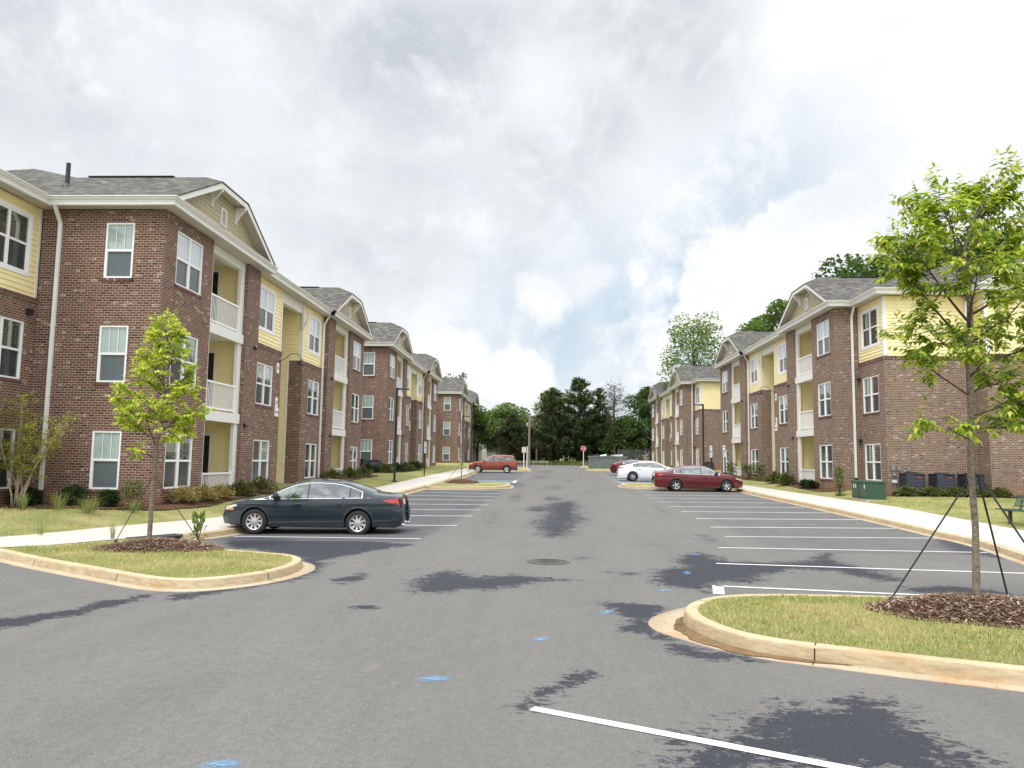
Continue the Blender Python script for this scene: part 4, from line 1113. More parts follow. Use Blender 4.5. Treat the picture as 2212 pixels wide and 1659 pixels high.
    q = MB(T); abox(q, F(-RET - .06), -.10, 0, Z_BRK + .02, Z_SOF, -.03, 0); q.build('corner_board', M['trim'], root)
    if kind == 'R':   # projecting end bay facing the camera
        pj = -WL - 1.0
        wall(bw, F(-5.35), pj, -WL, Z_BOT, Z_BRK - .2); wall(bw, S(pj, 1), -16, -5.35, Z_BOT, Z_BRK - .2)
        sol = newsol(); wall(sol, S(pj - .015, 1), -16, -5.335, Z_BRK - .2, Z_BRK); wall(sol, F(-5.335), pj - .015, -WL, Z_BRK - .2, Z_BRK)
        laps(sd, F(-5.41), pj + .06, -WL, Z_BRK, Z_SOF); laps(sd, S(pj + .06, 1), -16, -5.41, Z_BRK, Z_SOF)
        q = MB(T); abox(q, S(pj + .06, 1), -5.55, -5.37, Z_BRK, Z_SOF, -.04, 0); abox(q, F(-5.41), pj + .03, pj + .17, Z_BRK, Z_SOF, -.04, 0)
        q.build('corner_board', M['trim'], root)
        downspout(root, T, S(-WL, 1), -5.05, Z_EAVE - .12, .9, -.40)
    bw.build('brick_wall', M[BR[0]], root, uv=True); [q_.build('soldier_course', M[BR[1]], root, uv=True) for q_ in sols]
    sd.build('lap_siding', M['siding'], root)

    # ---- roofs
    OV = .45; sl = .51; sm = .40
    rf = MB(T)
    def hip(u0, u1, v0, v1, su, sv, zr=None, t=.0):
        """hip roof over a rectangle; su, sv slopes of the long and end faces"""
        hu = (u1 - u0) / 2; zr_ = Z_EAVE + hu * su
        dv_ = (zr_ - Z_EAVE) / sv; um = (u0 + u1) / 2
        a, b = (um, v0 + dv_, zr_), (um, v1 - dv_, zr_)
        A, B, C, D_ = (u0, v0, Z_EAVE), (u1, v0, Z_EAVE), (u1, v1, Z_EAVE), (u0, v1, Z_EAVE)
        rf.face([B, C, b, a]); rf.face([D_, A, a, b]); rf.face([A, B, a]); rf.face([C, D_, b])
        return a, b
    # main body
    n0_ = len(rf.v); a, b = hip(-19.6, .2, -OV, LEN + OV, sm, sl)
    rf.v[n0_:] = [(q[0], q[1], q[2] - .03) for q in rf.v[n0_:]]
    cents = (4.08, LEN - 4.08)
    hw = 4.08 + OV
    zr = Z_EAVE + hw * sl
    cw = 1.22; zc = Z_EAVE + (hw - cw) * sl
    uf = OV
    for c in cents:
        ub = uf + .035
        e0, e1 = c - hw, c + hw
        back = -8.0
        rp = uf - 1.15                                  # where the clipped gable meets the ridge
        rf.face([(ub, e0, Z_EAVE), (ub, c - cw, zc), (rp, c, zr), (back, c, zr), (back, e0, Z_EAVE)])
        rf.face([(ub, e1, Z_EAVE), (back, e1, Z_EAVE), (back, c, zr), (rp, c, zr), (ub, c + cw, zc)])
        rf.face([(ub, c - cw, zc), (ub, c + cw, zc), (rp, c, zr)])
    if kind == 'L': hip(-13, -RET + OV, -WL - OV, 9, sl, sl)
    else:
        hip(-14.0, -RET + OV, -WL - OV, 10, sm, sl)
        # gable over the projecting end bay
        g0, g1 = -15.2, -5.35 + OV; gc = (g0 + g1) / 2; gz = Z_EAVE + (g1 - gc) * sl; vf = -WL - 1.0 - OV
        gw = MB(T); gw.face([(g0 + .4, vf + OV, Z_EAVE - .1), (g1 - .4, vf + OV, Z_EAVE - .1), (gc, vf + OV, gz - .25)]); gw.build('gable', M['shake'], root, uv=True)
        gw = MB(T)
        for ga in (g0, g1): gw.face([(ga, vf - .01, Z_EAVE - .02), (gc, vf - .01, gz), (gc, vf - .01, gz - .28), (lerp(ga, gc, .06), vf - .01, Z_EAVE - .14)]); gw.face([(ga, vf - .01, Z_EAVE - .1), (gc, vf - .01, gz - .2), (gc, vf + OV, gz - .2), (ga, vf + OV, Z_EAVE - .1)])
        gw.build('rake_board', M['trim'], root)
        rf.face([(g1, vf, Z_EAVE), (g1, 6, Z_EAVE), (gc, 6, gz), (gc, vf, gz)]); rf.face([(g0, vf, Z_EAVE), (gc, vf, gz), (gc, 6, gz), (g0, 6, Z_EAVE)])
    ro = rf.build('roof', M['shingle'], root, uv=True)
    bm2 = bmesh.new(); bm2.from_mesh(ro.data)
    for f_ in bm2.faces:
        f_.normal_update()
        if f_.normal.z < 0: f_.normal_flip()
    bm2.to_mesh(ro.data); bm2.free()
    sm_ = ro.modifiers.new('thickness', 'SOLIDIFY'); sm_.thickness = .045; sm_.offset = 0
    # ridge vent strips
    q = MB(T)
    for c in cents: abox(q, F(0), c - .14, c + .14, zr + .01, zr + .04, 1.9, 5.2)
    q.build('ridge_vent', M['ridge'], ro)
    # ---- gables
    for c in cents:
        g = MB(T); zb = Z_EAVE + .12
        uw = .02
        zt = zc - .10
        pts = [(uw, c - hw + .3, zb), (uw, c + hw - .3, zb), (uw, c + cw - .02, zt), (uw, c - cw + .02, zt)]
        g.face(pts)
        go = g.build('gable', M['shake'], root, uv=True)
        # rake boards and their soffits
        q = MB(T)
        path = [(c - hw - .02, Z_EAVE - .02), (c - cw, zc + .01), (c + cw, zc + .01), (c + hw + .02, Z_EAVE - .02)]
        inner_ = [(c - hw + .38, Z_EAVE - .02), (c - cw + .10, zc - .20), (c + cw - .10, zc - .20), (c + hw - .38, Z_EAVE - .02)]
        for i in range(3):
            (v0, z0), (v1, z1), (w0, y0), (w1, y1) = path[i], path[i + 1], inner_[i], inner_[i + 1]
            for u_ in (uf + .005, uf - .03): q.face([(u_, v0, z0), (u_, v1, z1), (u_, w1, y1), (u_, w0, y0)])
            q.face([(uf + .005, w0, y0), (uf + .005, w1, y1), (uf - .03, w1, y1), (uf - .03, w0, y0)])
        q.build('rake_board', M['trim'], go)
        q = MB(T)
        for i in range(3):
            (v0, z0), (v1, z1) = inner_[i], inner_[i + 1]
            q.face([(uf - .03, v0, z0 + .07), (uf - .03, v1, z1 + .07), (uw - .02, v1, z1 + .07), (uw - .02, v0, z0 + .07)])
        q.build('rake_soffit', M['soffit'], go)
        # louvred vent
        q = MB(T); vz0, vz1 = Z_EAVE + .42, Z_EAVE + 1.10
        for (p0, p1, r0, r1) in ((c - .24, c - .18, vz0, vz1), (c + .18, c + .24, vz0, vz1), (c - .18, c + .18, vz0, vz0 + .06), (c - .18, c + .18, vz1 - .06, vz1)):
            abox(q, F(uw), p0, p1, r0, r1, -.05, 0)
        for k in range(7):
            z = vz0 + .09 + k * .078
            q.face([(uw + .04, c - .18, z), (uw + .04, c + .18, z), (uw + .005, c + .18, z + .06), (uw + .005, c - .18, z + .06)])
        q.build('louvre_vent', M['trim'], go)
        for sx in (-1, 1):
            q = MB(T); bv_ = c + sx * (cw - .15)
            abox(q, F(uw), bv_ - .05, bv_ + .05, zc - .85, zc - .2, -.07, 0); abox(q, F(uw), bv_ - .05, bv_ + .05, zc - .30, zc - .2, -.42, 0)
            q.face([(uw + .07, bv_, zc - .75), (uw + .4, bv_, zc - .32), (uw + .07, bv_, zc - .32)])
            q.tube([(uw + .06, bv_, zc - .72), (uw + .14, bv_, zc - .56), (uw + .36, bv_, zc - .3)], .028, 5)
            q.build('gable_bracket', M['trim'], go)
        # little pent roof over the gutter
        q = MB(T); q.face([(uf + .02, c - hw + .1, Z_EAVE + .0), (uf + .02, c + hw - .1, Z_EAVE + .0), (uw, c + hw - .3, Z_EAVE + .16), (uw, c - hw + .3, Z_EAVE + .16)])
        q.build('pent_roof', M['shingle'], go, uv=True)
    # ---- eaves: fascia, gutter and soffit along each run
    gt, so = MB(T), MB(T)
    runs = [((OV, -OV), (OV, 2 * 4.08 + OV), (1, 0)), ((OV - .25, 2 * 4.08 + OV), (OV - .25, LEN - 2 * 4.08 - OV), (1, 0)), ((OV, LEN - 2 * 4.08 - OV), (OV, LEN + OV), (1, 0)),
            ((-RET + OV, -OV), (OV, -OV), (0, -1)), ((-RET + OV, -WL - OV), (-RET + OV, -OV), (1, 0)), ((OV, LEN + OV), (-16, LEN + OV), (0, 1))]
    if kind == 'L': runs.append(((-13, -WL - OV), (-RET + OV, -WL - OV), (0, -1)))
    else: runs += [((-5.35 + OV, -WL - OV), (-RET + OV, -WL - OV), (0, -1)), ((-5.35 + OV, -WL - 1 - OV), (-5.35 + OV, -WL - OV), (1, 0)), ((-15.2, -WL - 1 - OV), (-5.35 + OV, -WL - 1 - OV), (0, -1))]
    corners_out = {(OV, -OV): (1, -1), (-RET + OV, -WL - OV): (1, -1), (OV, LEN + OV): (1, 1), (-5.35 + OV, -WL - 1 - OV): (1, -1)}
    corners_in = {(-RET + OV, -OV): (1, -1), (-5.35 + OV, -WL - OV): (1, -1)}
    for p0, p1, nn in runs:
        ends = []
        for p in (p0, p1):
            kx = (0, 0)
            key = (p[0], p[1])
            for dct in (corners_out, corners_in):
                for kk, vv in dct.items():
                    if abs(kk[0] - key[0]) < .01 and abs(kk[1] - key[1]) < .01: kx = (vv[0] - nn[0], vv[1] - nn[1]) if nn != (0, 0) else (0, 0)
            ends.append((p[0], p[1], kx))
        gutter_run(gt, None, ends[0], ends[1], nn)
        # soffit strip back to wall
        n0 = nn; ZS = Z_SOF + .02 + .003 * runs.index((p0, p1, nn))
        so.face([(p0[0], p0[1], ZS), (p1[0], p1[1], ZS), (p1[0] - n0[0] * .95, p1[1] - n0[1] * .95, ZS), (p0[0] - n0[0] * .95, p0[1] - n0[1] * .95, ZS)])
    so.face([(-RET + OV, -OV - .6, Z_SOF + .016), (-RET + OV, .1, Z_SOF + .016), (-RET - .3, .1, Z_SOF + .016), (-RET - .3, -OV - .6, Z_SOF + .016)])
    gt.build('gutter', M['gutter'], root); so.build('soffit', M['soffit'], root)
    # ---- downspouts
    if kind == 'L': downspout(root, T, S(0, 1), -RET + .62, Z_EAVE - .12, .35, -.40)
    else: downspout(root, T, S(0, 1), -RET + .3, Z_EAVE - .12, .5, -.40)
    downspout(root, T, F(-.25), LEN - 8.15 - .30, Z_EAVE - .12, .4, -.35)
    if kind == 'R': downspout(root, T, F(-.25), 8.15 + .25, 6.7, .5, -.1)
    # ---- fixtures on the wall
    bm_ = M['black']
    # gooseneck lamp beside the breezeway
    q = MB(T); v = 11.45; z = 6.35
    q.lathe([(0, 0), (.07, 0), (.07, .03), (0, .03)], (-.25, v, z), 'x' if s > 0 else 'x', 12)
    q.tube([(-.22, v, z), (.0, v + .05, z + .12), (.25, v + .15, z + .38), (.48, v + .3, z + .42), (.62, v + .38, z + .28), (.66, v + .4, z + .12)], .018, 6)
    go = q.build('gooseneck_lamp', bm_, root)
    q = MB(T); q.lathe([(.035, .12), (.05, .03), (.17, -.12), (.175, -.14), (.16, -.13), (.0, -.02)], (.66, v + .4, z + .04), 'z', 16); q.build('lamp_shade', bm_, go, smooth=True)
    # breezeway wall light
    q = MB(T); vv = 14.85
    q.tube([(-1.7, vv - .02, 2.35), (-1.7, vv - .1, 2.5), (-1.7, vv - .2, 2.5), (-1.7, vv - .22, 2.4)], .03, 6); q.lathe([(.05, .08), (.12, 0), (.13, -.05)], (-1.7, vv - .22, 2.35), 'z', 12)
    wl_ = q.build('wall_light', bm_, root)
    q = MB(T); q.lathe([(.02, -.16), (.06, -.13), (.06, -.02), (.02, 0)], (-1.7, vv - .22, 2.33), 'z', 10); q.build('lamp_glass', plain('frosted_glass', (.7, .7, .68), .3), wl_, smooth=True)
    # dryer vents
    for (v, z) in ((7.1, 3.1), (7.75, 6.35), (8.35, 6.2), (8.5, 3.1), (18.3, 6.25), (18.2, 3.05), (19.2, 6.3), (19.3, 3.1)):
        u_ = 0 if 6.8 < v < 8.15 or 18.45 < v < 19.8 else -.25
        q = MB(T); abox(q, F(u_), v - .09, v + .09, z, z + .17, -.03, 0)
        q.face([(u_ + .03, v - .09, z + .16), (u_ + .03, v + .09, z + .16), (u_ + .17, v + .09, z + .02), (u_ + .17, v - .09, z + .02)])
        q.face([(u_ + .03, v - .09, z + .16), (u_ + .17, v - .09, z + .02), (u_ + .03, v - .09, z + .02)]); q.face([(u_ + .03, v + .09, z + .16), (u_ + .17, v + .09, z + .02), (u_ + .03, v + .09, z + .02)])
        q.build('dryer_vent', bm_, root)
    if kind == 'L':
        q = MB(T); abox(q, F(-RET), -.5, -.3, 6.25, 6.42, -.14, 0); q.build('dryer_vent', bm_, root)
    else:
        for z in (5.9, 2.75):
            q = MB(T); abox(q, F(-RET), -.28, -.1, z, z + .17, -.14, 0); q.build('dryer_vent', bm_, root)
    # number plaques
    for (v, z0, full) in ((11.30, 5.52, False), (11.42 - .12, 3.93, True)):
        q = MB(T)
        arch = [(v - .14, z0 + .27), (v + .14, z0 + .27), (v + .14, z0 + .62)] + [(v + .14 * math.cos(t_), z0 + .62 + .13 * math.sin(t_)) for t_ in (.5, 1.0, 1.57, 2.14, 2.64)] + [(v - .14, z0 + .62)]
        u_ = -.22
        q.face([(u_, a_, z_) for a_, z_ in arch])
        for (a_, z_), (b_, y_) in zip(arch, arch[1:] + arch[:1]): q.face([(u_, a_, z_), (u_, b_, y_), (-.25, b_, y_), (-.25, a_, z_)])
        if full: abox(q, F(-.25), v - .16, v + .28, z0 - .14, z0 + .265, -.034, 0)
        po = q.build('number_sign', M['vinyl'], root)
        items = [('111', .20, v, z0 + .50)] + ([('101-104', .125, v + .06, z0 + .06)] if full else [])
        for txt, size, tv, tz in items:
            me = TEXTS.get(txt) or text_mesh(txt, size, 'lettering'); TEXTS[txt] = me
            if not me.materials: me.materials.append(bm_)
            o = bpy.data.objects.new('lettering', me); COL.objects.link(o); o.parent = po
            uu = s * (-.212)
            # text faces outward (+x for the left row, -x for the right row)
            if s > 0: o.matrix_local = Matrix(((0, 0, 1, uu), (1, 0, 0, tv), (0, 1, 0, tz), (0, 0, 0, 1)))
            else: o.matrix_local = Matrix(((0, 0, -1, uu), (-1, 0, 0, tv), (0, 1, 0, tz), (0, 0, 0, 1)))
    # plumbing vent through the roof
    if kind == 'L':
        q = MB(T); q.tube([(-4.45, 1.65, 10.95), (-4.45, 1.65, 11.95)], .075, 10); q.lathe([(.2, 0), (.16, .12), (.09, .22)], (-4.45, 1.65, 11.0), 'z', 12)
        q.build('vent_pipe', bm_, root)
    return root
TEXTS = {}
GL = 'three storey apartment buildings along both sides of the lot'
bA = building('L', 1, ('brick', 'soldier'), -12.2, 23.35, 0,
              'nearest apartment building on the left, dark red brick with a black pipe on its roof', GL)
bR = building('R', -1, ('brick2', 'soldier'), 14.85, 40.2, .36,
              'nearest apartment building on the right, brown brick with yellow upper end wall', GL)
def place(src, x, y, z, label):
    c = copy_tree(src); c.location = (x, y, z); c['label'] = label; return c
bB = place(bA, -12.2, 57.7, .70, 'middle apartment building of the left row, behind the nearer dark lamp post')
bC = place(bA, -11.95, 102.2, .95, 'farthest apartment building of the left row, beyond the parked red SUV')
bR2 = place(bR, 14.95, 85.0, .82, 'farthest apartment building of the right row, behind the white sedan')
for b_ in (bB, bC):
    for ch in list(b_.children):
        if ch.name.startswith('vent_pipe'): bpy.data.objects.remove(ch)
        elif ch.name.startswith('window'): pass
# distant rows show no plaques or panes of blinds: darker curtains on the side windows
# ------------------------------------------------------------------ cars
def paint_car(name, col, flake=.0, rough=.28):
    m, n, o = new_mat(name)
    lw = n.add('ShaderNodeLayerWeight', {0: .35}).outputs[1]
    c = n.mix(lw, col, tuple(min(1, v * 1.7 + flake) for v in col))
    pos = n.add('ShaderNodeTexCoord').outputs['Object']
    z = n.add('ShaderNodeSeparateXYZ', {0: pos}).outputs[2]
    dirt = n.math('MULTIPLY', n.mr(z, .45, .18, 0, .3), n.mr(n.noise(pos, 6, 4, .7), .35, .7))
    c = n.mix(dirt, c, (.16, .13, .10))
    b = n.add('ShaderNodeBsdfPrincipled', {'Base Color': c, 'Roughness': rough, 'Metallic': .15 if flake > .01 else 0.0, 'Coat Weight': 1.0, 'Coat Roughness': .04, 'Specular IOR Level': .15})
    n.nt.links.new(n.add('ShaderNodeBump', {'Height': n.noise(pos, 1.6, 2, .5), 'Strength': .05, 'Distance': .02}).outputs[0], b.inputs['Normal'])
    n.nt.links.new(b.outputs[0], o.inputs[0]); return m
M['tyre'] = plain('tyre_rubber', (.018, .018, .018), .8, noise=.2)
M['alloy'] = plain('alloy', (.62, .62, .63), .3, metal=.75, noise=.03)
M['alloy_dark'] = plain('alloy_recess', (.035, .035, .037), .5)
M['chrome'] = plain('chrome', (.80, .80, .82), .12, metal=1.0, noise=.02)
M['blackplastic'] = plain('black_plastic', (.02, .02, .022), .5)
M['greyplastic'] = plain('grey_cladding', (.075, .06, .058), .6)
m, n, o_ = new_mat('car_glass')
pos = n.add('ShaderNodeTexCoord').outputs['Object']
c = n.mix(n.mr(n.noise(n.vmath('MULTIPLY', pos, (1, 1, 2.5)), 2.2, 3, .5), .4, .6), (.012, .018, .018), (.14, .18, .17))
b = n.add('ShaderNodeBsdfPrincipled', {'Base Color': c, 'Roughness': .02, 'IOR': 1.95, 'Coat Weight': .4})
n.nt.links.new(b.outputs[0], o_.inputs[0]); M['carglass'] = m
M['redlens'] = plain('red_lens', (.42, .012, .016), .12, coat=1.0, noise=.25, nscale=22)
M['clearlens'] = plain('clear_lens', (.66, .64, .58), .1, coat=1.0, noise=.15, nscale=18)
M['amber'] = plain('amber_lens', (.75, .25, .10), .15, coat=1.0)
M['plate'] = plain('licence_plate', (.62, .66, .62), .4)

def make_car(sp, loc, rz, label, cat):
    """x forward, y left, z up; origin on the ground at mid wheelbase"""
    root = thing(sp['name'], loc, label, cat, 'cars parked in the marked bays', rz)
    root.rotation_euler = (sp.get('roll', 0), sp.get('pitch', 0), rz)
    top, edge, belt, plan = sp['top'], sp['edge'], sp['belt'], sp['plan']
    W = sp['W'] / 2; xf, xr = sp['xf'], sp['xr']; wb = sp['wb'] / 2; R_, AR = sp['tyre'], sp['arch']
    sill = sp.get('sill', .21)
    tz = lambda x: interp(x, *zip(*top)); ez = lambda x: interp(x, *zip(*edge)); bz = lambda x: interp(x, *zip(*belt)); pl = lambda x: interp(x, *zip(*plan))
    def smooth_f(f, h=.07):
        return lambda x: (f(x - h) + 2 * f(x) + f(x + h)) / 4
    tz, ez, pl = smooth_f(tz), smooth_f(ez), smooth_f(pl, .12)
    tum = sp.get('tumble', .46)
    def side_y(x, z):
        b_ = bz(x); w_ = W * pl(x)
        zc = .62
        zz = min(z, b_)
        k = ((zz - zc) / .45); y = w_ * (1 - .045 * k * k) if zz > zc else w_ * (1 - .075 * k * k)
        # crease below the belt line
        y += .010 * math.exp(-((z - (b_ - .12)) / .035) ** 2)
        if z > b_: y -= (z - b_) * tum + .012
        return y
    def endx(x, z):
        """tilt of the nose and tail faces"""
        f = 0
        if x > xf - .5: f = -((x - (xf - .5)) / .5) ** 2 * sp.get('nose_in', .16) * max(0, (z - .45) / .45) - ((x - (xf - .5)) / .5) ** 2 * .05 * max(0, (.4 - z) / .2)
        if x < xr + .4:
            q = ((xr + .4 - x) / .4) ** 2
            f = q * sp.get('tail_in', .13) * max(0, (z - .62) / .45) + q * .05 * max(0, (.4 - z) / .2)
        return x + f
    def arch(x):
        z = sill + (.03 if abs(x) > wb + AR * .8 else 0)
        for c in (wb, -wb):
            q = AR * AR - (x - c) ** 2
            if q > 0: z = max(z, R_ + math.sqrt(q))
        return z
    xsn = []
    x = xr
    while x < xf - 1e-6: xsn.append(x); x += .035
    xsn.append(xf)
    for c in (wb, -wb):
        for k in range(0, 13):
            a = math.pi * k / 12; xsn.append(c + AR * math.cos(a) * .9999)
    xsn = sorted(set(round(v, 4) for v in xsn))
    NS, NC = 16, 9
    def column(x, sgn, off=0.0):
        lo, hi = arch(x), ez(x)
        col = []
        for k in range(NS + 1):
            z = lerp(lo, hi, (k / NS) ** .9)
            col.append((endx(x, z), sgn * (side_y(x, z) + off), z))
        ye = side_y(x, hi)
        for k in range(1, NC + 1):
            t = k / NC; y = ye * (1 - t); z = hi + (tz(x) - hi) * (1 - (1 - t) ** 2.4)
            col.append((endx(x, z), sgn * y, z))
        return col
    def surf_top(x, t):
        hi = ez(x); ye = side_y(x, hi); z = hi + (tz(x) - hi) * (1 - (1 - t) ** 2.4)
        return (endx(x, z), ye * (1 - t), z)
    b = MB()
    cols = [column(x, 1)[:-1] + column(x, -1)[::-1] for x in xsn]
    b.grid(cols)
    b.face(cols[0]); b.face(cols[-1][::-1])
    # arch lips
    for c in (wb, -wb):
        for sg in (1, -1):
            rows = []
            for k in range(17):
                a = math.pi * k / 16; x = c + AR * math.cos(a); z = R_ + AR * math.sin(a)
                z = max(z, sill)
                y = side_y(x, z)
                rows.append([(x, sg * (y + .004), z), (c + (AR + .035) * math.cos(a), sg * (side_y(x, z) + .006), R_ + (AR + .035) * math.sin(a)), (c + (AR + .05) * math.cos(a), sg * (side_y(x, z) - .004), R_ + (AR + .05) * math.sin(a))])
            b.grid(rows)
            rows2 = [[r_[0], (r_[0][0], r_[0][1] * .82, r_[0][2])] for r_ in rows]
            b.grid(rows2)
    PM = M[sp['paint']]
    body = b.build('body', PM, root, smooth=True)
    bm_ = bmesh.new(); bm_.from_mesh(body.data); bmesh.ops.remove_doubles(bm_, verts=bm_.verts, dist=.0008); bmesh.ops.recalc_face_normals(bm_, faces=bm_.faces)
    bm_.to_mesh(body.data); bm_.free()
    # underside and wheel housings
    u = MB(); 
    u.box(xr + .15, -wb - AR + .02, -W * .8, W * .8, sill + .0, .62); u.box(-wb + AR - .02, wb - AR + .02, -W * .9, W * .9, sill - .02, .55); u.box(wb + AR - .02, xf - .25, -W * .75, W * .75, sill - .0, .55)
    u.box(-wb - AR + .02, -wb + AR - .02, -W * .62, W * .62, .3, .8); u.box(wb - AR + .02, wb + AR - .02, -W * .62, W * .62, .3, .72)
    u.build('underbody', M['blackplastic'], root)
    def side_panel(name_, mat, x0, x1, lo, hi, off, sg, parent, nx=24, nz=6):
        q = MB(); rows = []
        for i in range(nx + 1):
            x = lerp(x0, x1, i / nx); l_, h_ = lo(x), max(hi(x), lo(x) + .001)
            rows.append([(endx(x, lerp(l_, h_, k / nz)), sg * (side_y(x, lerp(l_, h_, k / nz)) + off), lerp(l_, h_, k / nz)) for k in range(nz + 1)])
        q.grid(rows); return q.build(name_, mat, parent, smooth=True)
    def top_panel(name_, mat, x0, x1, t0, off, parent, wid=None):
        q = MB(); rows = []
        for i in range(15):
            x = lerp(x0, x1, i / 14); r_ = []
            for sg in (1, -1):
                ts = [lerp(t0, 1, k / 8) for k in range(9)]
                pts = [surf_top(x, t) for t in ts]
                pts = [(p[0] + off * .55 * (1 if (x1 + x0) / 2 > 0 else -1), sg * p[1], p[2] + off) for p in pts]
                r_ += pts if sg == 1 else pts[::-1][1:]
            rows.append(r_)
        q.grid(rows); return q.build(name_, mat, parent, smooth=True)
    top_panel('windscreen', M['carglass'], sp['ws'][0], sp['ws'][1], .09, .006, root)
    top_panel('rear_window', M['carglass'], sp['rw'][0], sp['rw'][1], .11, .006, root)
    wx = sp['win']     # ordered: rear end .. dividers .. front end
    for sg in (1, -1):
        lo = lambda x: bz(x) + .035
        hi = lambda x: min(ez(x) - .045, sp['win_top'])
        if sp.get('chrome', True):
            side_panel('window_trim', M['chrome'], wx[0] - .045, wx[-1] + .075, lambda x: bz(x) + .017, lambda x: max(bz(x) + .019, min(ez(x) - .028, sp['win_top'] + .014)), .004, sg, root, 40)
        side_panel('window_pillar', M['blackplastic'], wx[0] - .02, wx[-1] + .04, lambda x: bz(x) + .03, lambda x: max(bz(x) + .031, min(ez(x) - .038, sp['win_top'] + .006)), .007, sg, root, 40)
        for a, c in zip(wx, wx[1:]):
            side_panel('side_window', M['carglass'], a + sp.get('gap', .022), c - sp.get('gap', .022), lo, lambda x: max(lo(x) + .001, hi(x)), .011, sg, root, 24)
        # door shut lines
        q = MB()
        for xa, kind_ in sp['seams']:
            pts = []
            for k in range(15):
                t = k / 14; z = lerp(bz(xa), sill + .07, t); x = xa
                if kind_ == 'rear': x = xa + .30 * max(0, t - .35) ** 1.3 * 1.6
                if kind_ == 'front': x = xa - .10 * (1 - abs(2 * t - 1)) * .3 - .05 * t
                z = max(z, arch(x) + .03)
                pts.append((x, z))
            rows = [[(endx(x - .006, z), sg * (side_y(x, z) + .0025), z), (endx(x + .006, z), sg * (side_y(x, z) + .0025), z)] for x, z in pts]
            q.grid(rows)
        sx = [s_[0] for s_ in sp['seams']]
        rows = [[(x, sg * (side_y(x, sill + .075) + .0025), sill + .07), (x, sg * (side_y(x, sill + .075) + .0025), sill + .082)] for x in [lerp(-wb + AR + .06, max(sx) - .05, i / 12) for i in range(13)]]
        q.grid(rows)
        q.build('door_seam', M['blackplastic'], root)
        if sp.get('moulding'):
            side_panel('side_moulding', PM, -wb + AR + .07, max(sx) - .06, lambda x: .455, lambda x: .49, .014, sg, root, 20, 2)
        for hx in sp['handles']:
            q = MB(); z = bz(hx) - .115; y = side_y(hx, z)
            q.tube([(hx - .10, sg * (y + .008), z), (hx - .08, sg * (y + .035), z + .005), (hx + .06, sg * (y + .037), z + .005), (hx + .085, sg * (y + .008), z)], [.012, .015, .015, .012], 6)
            q.build('door_handle', PM, root, smooth=True)
            q = MB(); q.lathe([(.001, .003), (.035, .004), (.04, .0)], (0, 0, 0), 'y', 12)
            q2 = q.build('handle_cup', M['blackplastic'], root); q2.location = (hx - .01, sg * (y + .0), z); q2.scale = (1.4, sg, .8)
        # mirror
        mx, mz = sp['mirror']; y = side_y(mx, mz)
        q = MB(); q.lathe([(.02, -.06), (.08, -.05), (.095, 0), (.085, .05), (.03, .08)], (mx, sg * (y + .13), mz), 'x', 12)
        q.tube([(mx + .02, sg * (y - .02), mz - .06), (mx, sg * (y + .08), mz - .03)], .022, 6)
        mo = q.build('wing_mirror', M['blackplastic'] if sp.get('black_mirror') else PM, root, smooth=True)
        # lights
        for nm, mt, x0, x1, lo_, hi_ in sp['lights']:
            side_panel(nm, M[mt], x0, x1, lo_, hi_, .007, sg, root, 12, 5)
        if sp.get('clad'):
            side_panel('sill_cladding', M['greyplastic'], -wb + AR + .02, wb - AR - .02, lambda x: sill - .01, lambda x: sill + .13, .012, sg, root)
            side_panel('bumper_cladding', M['greyplastic'], xr, -wb - AR - .02, lambda x: sill, lambda x: sill + .26, .012, sg, root)
            side_panel('bumper_cladding', M['greyplastic'], wb + AR + .02, xf, lambda x: sill, lambda x: sill + .24, .012, sg, root)
    if sp.get('clad'):
        q = MB(); q.box(xr - .03, xr + .06, -W * .86, W * .86, sill, sill + .26); q.box(xf - .08, xf + .02, -W * .78, W * .78, sill, sill + .22); q.build('bumper', M['greyplastic'], root, bevel=.02)
        for sg in (1, -1):
            q = MB(); q.tube([(-1.3, sg * .56, tz(-1.3) + .01), (-1.2, sg * .58, tz(-1.2) + .05), (.1, sg * .58, tz(.1) + .06), (.25, sg * .56, tz(.25) + .0)], .018, 6); q.build('roof_rail', M['blackplastic'], root)
    # tail: plate, lamps across the back, bumper line, exhaust
    zt = lambda z, d_=.0: endx(xr, z) - d_
    q = MB(); q.face([(zt(.80, .012), -.155, .80), (zt(.80, .012), .155, .80), (zt(.93, .012), .155, .93), (zt(.93, .012), -.155, .93)]) ; q.build('licence_plate', M['plate'], root)
    for sg in (1, -1):
        l0, l1 = sp['tail_z']; yw = side_y(xr + .01, (l0 + l1) / 2)
        q = MB(); rows = [[(zt(z, .008), sg * y, z) for z in (l0, (l0 + l1) / 2, l1)] for y in (yw * .62, yw * .8, yw * .99)]; q.grid(rows); q.build('tail_lamp', M['redlens'], root)
        h0, h1 = sp['head_z']; yw = side_y(xf - .01, (h0 + h1) / 2)
        q = MB(); rows = [[(endx(xf, z) + .008, sg * y, z) for z in (h0, (h0 + h1) / 2, h1)] for y in (yw * .55, yw * .8, yw * .99)]; q.grid(rows); q.build('headlamp_face', M['clearlens'], root)
    q = MB(); yw = side_y(xr, .6) * .97
    q.box(xr - .002, xr + .03, -yw * .8, yw * .8, .585, .595); q.build('bumper_lip', M['blackplastic'], root)
    q = MB(); q.box(xr - .004 + .02, xr + .03, -.28, .28, .74, .755); q.build('boot_seam', M['blackplastic'], root)
    q = MB(); q.tube([(xr + .05, -.45, .27), (xr - .03, -.45, .26)], .035, 10); q.tube([(xr + .05, .45, .27), (xr - .03, .45, .26)], .035, 10); q.build('exhaust_pipe', M['chrome'], root)
    q = MB(); q.box(xf - .03, xf + .006, -.42, .42, .50, .62); q.build('grille', M['blackplastic'], root)
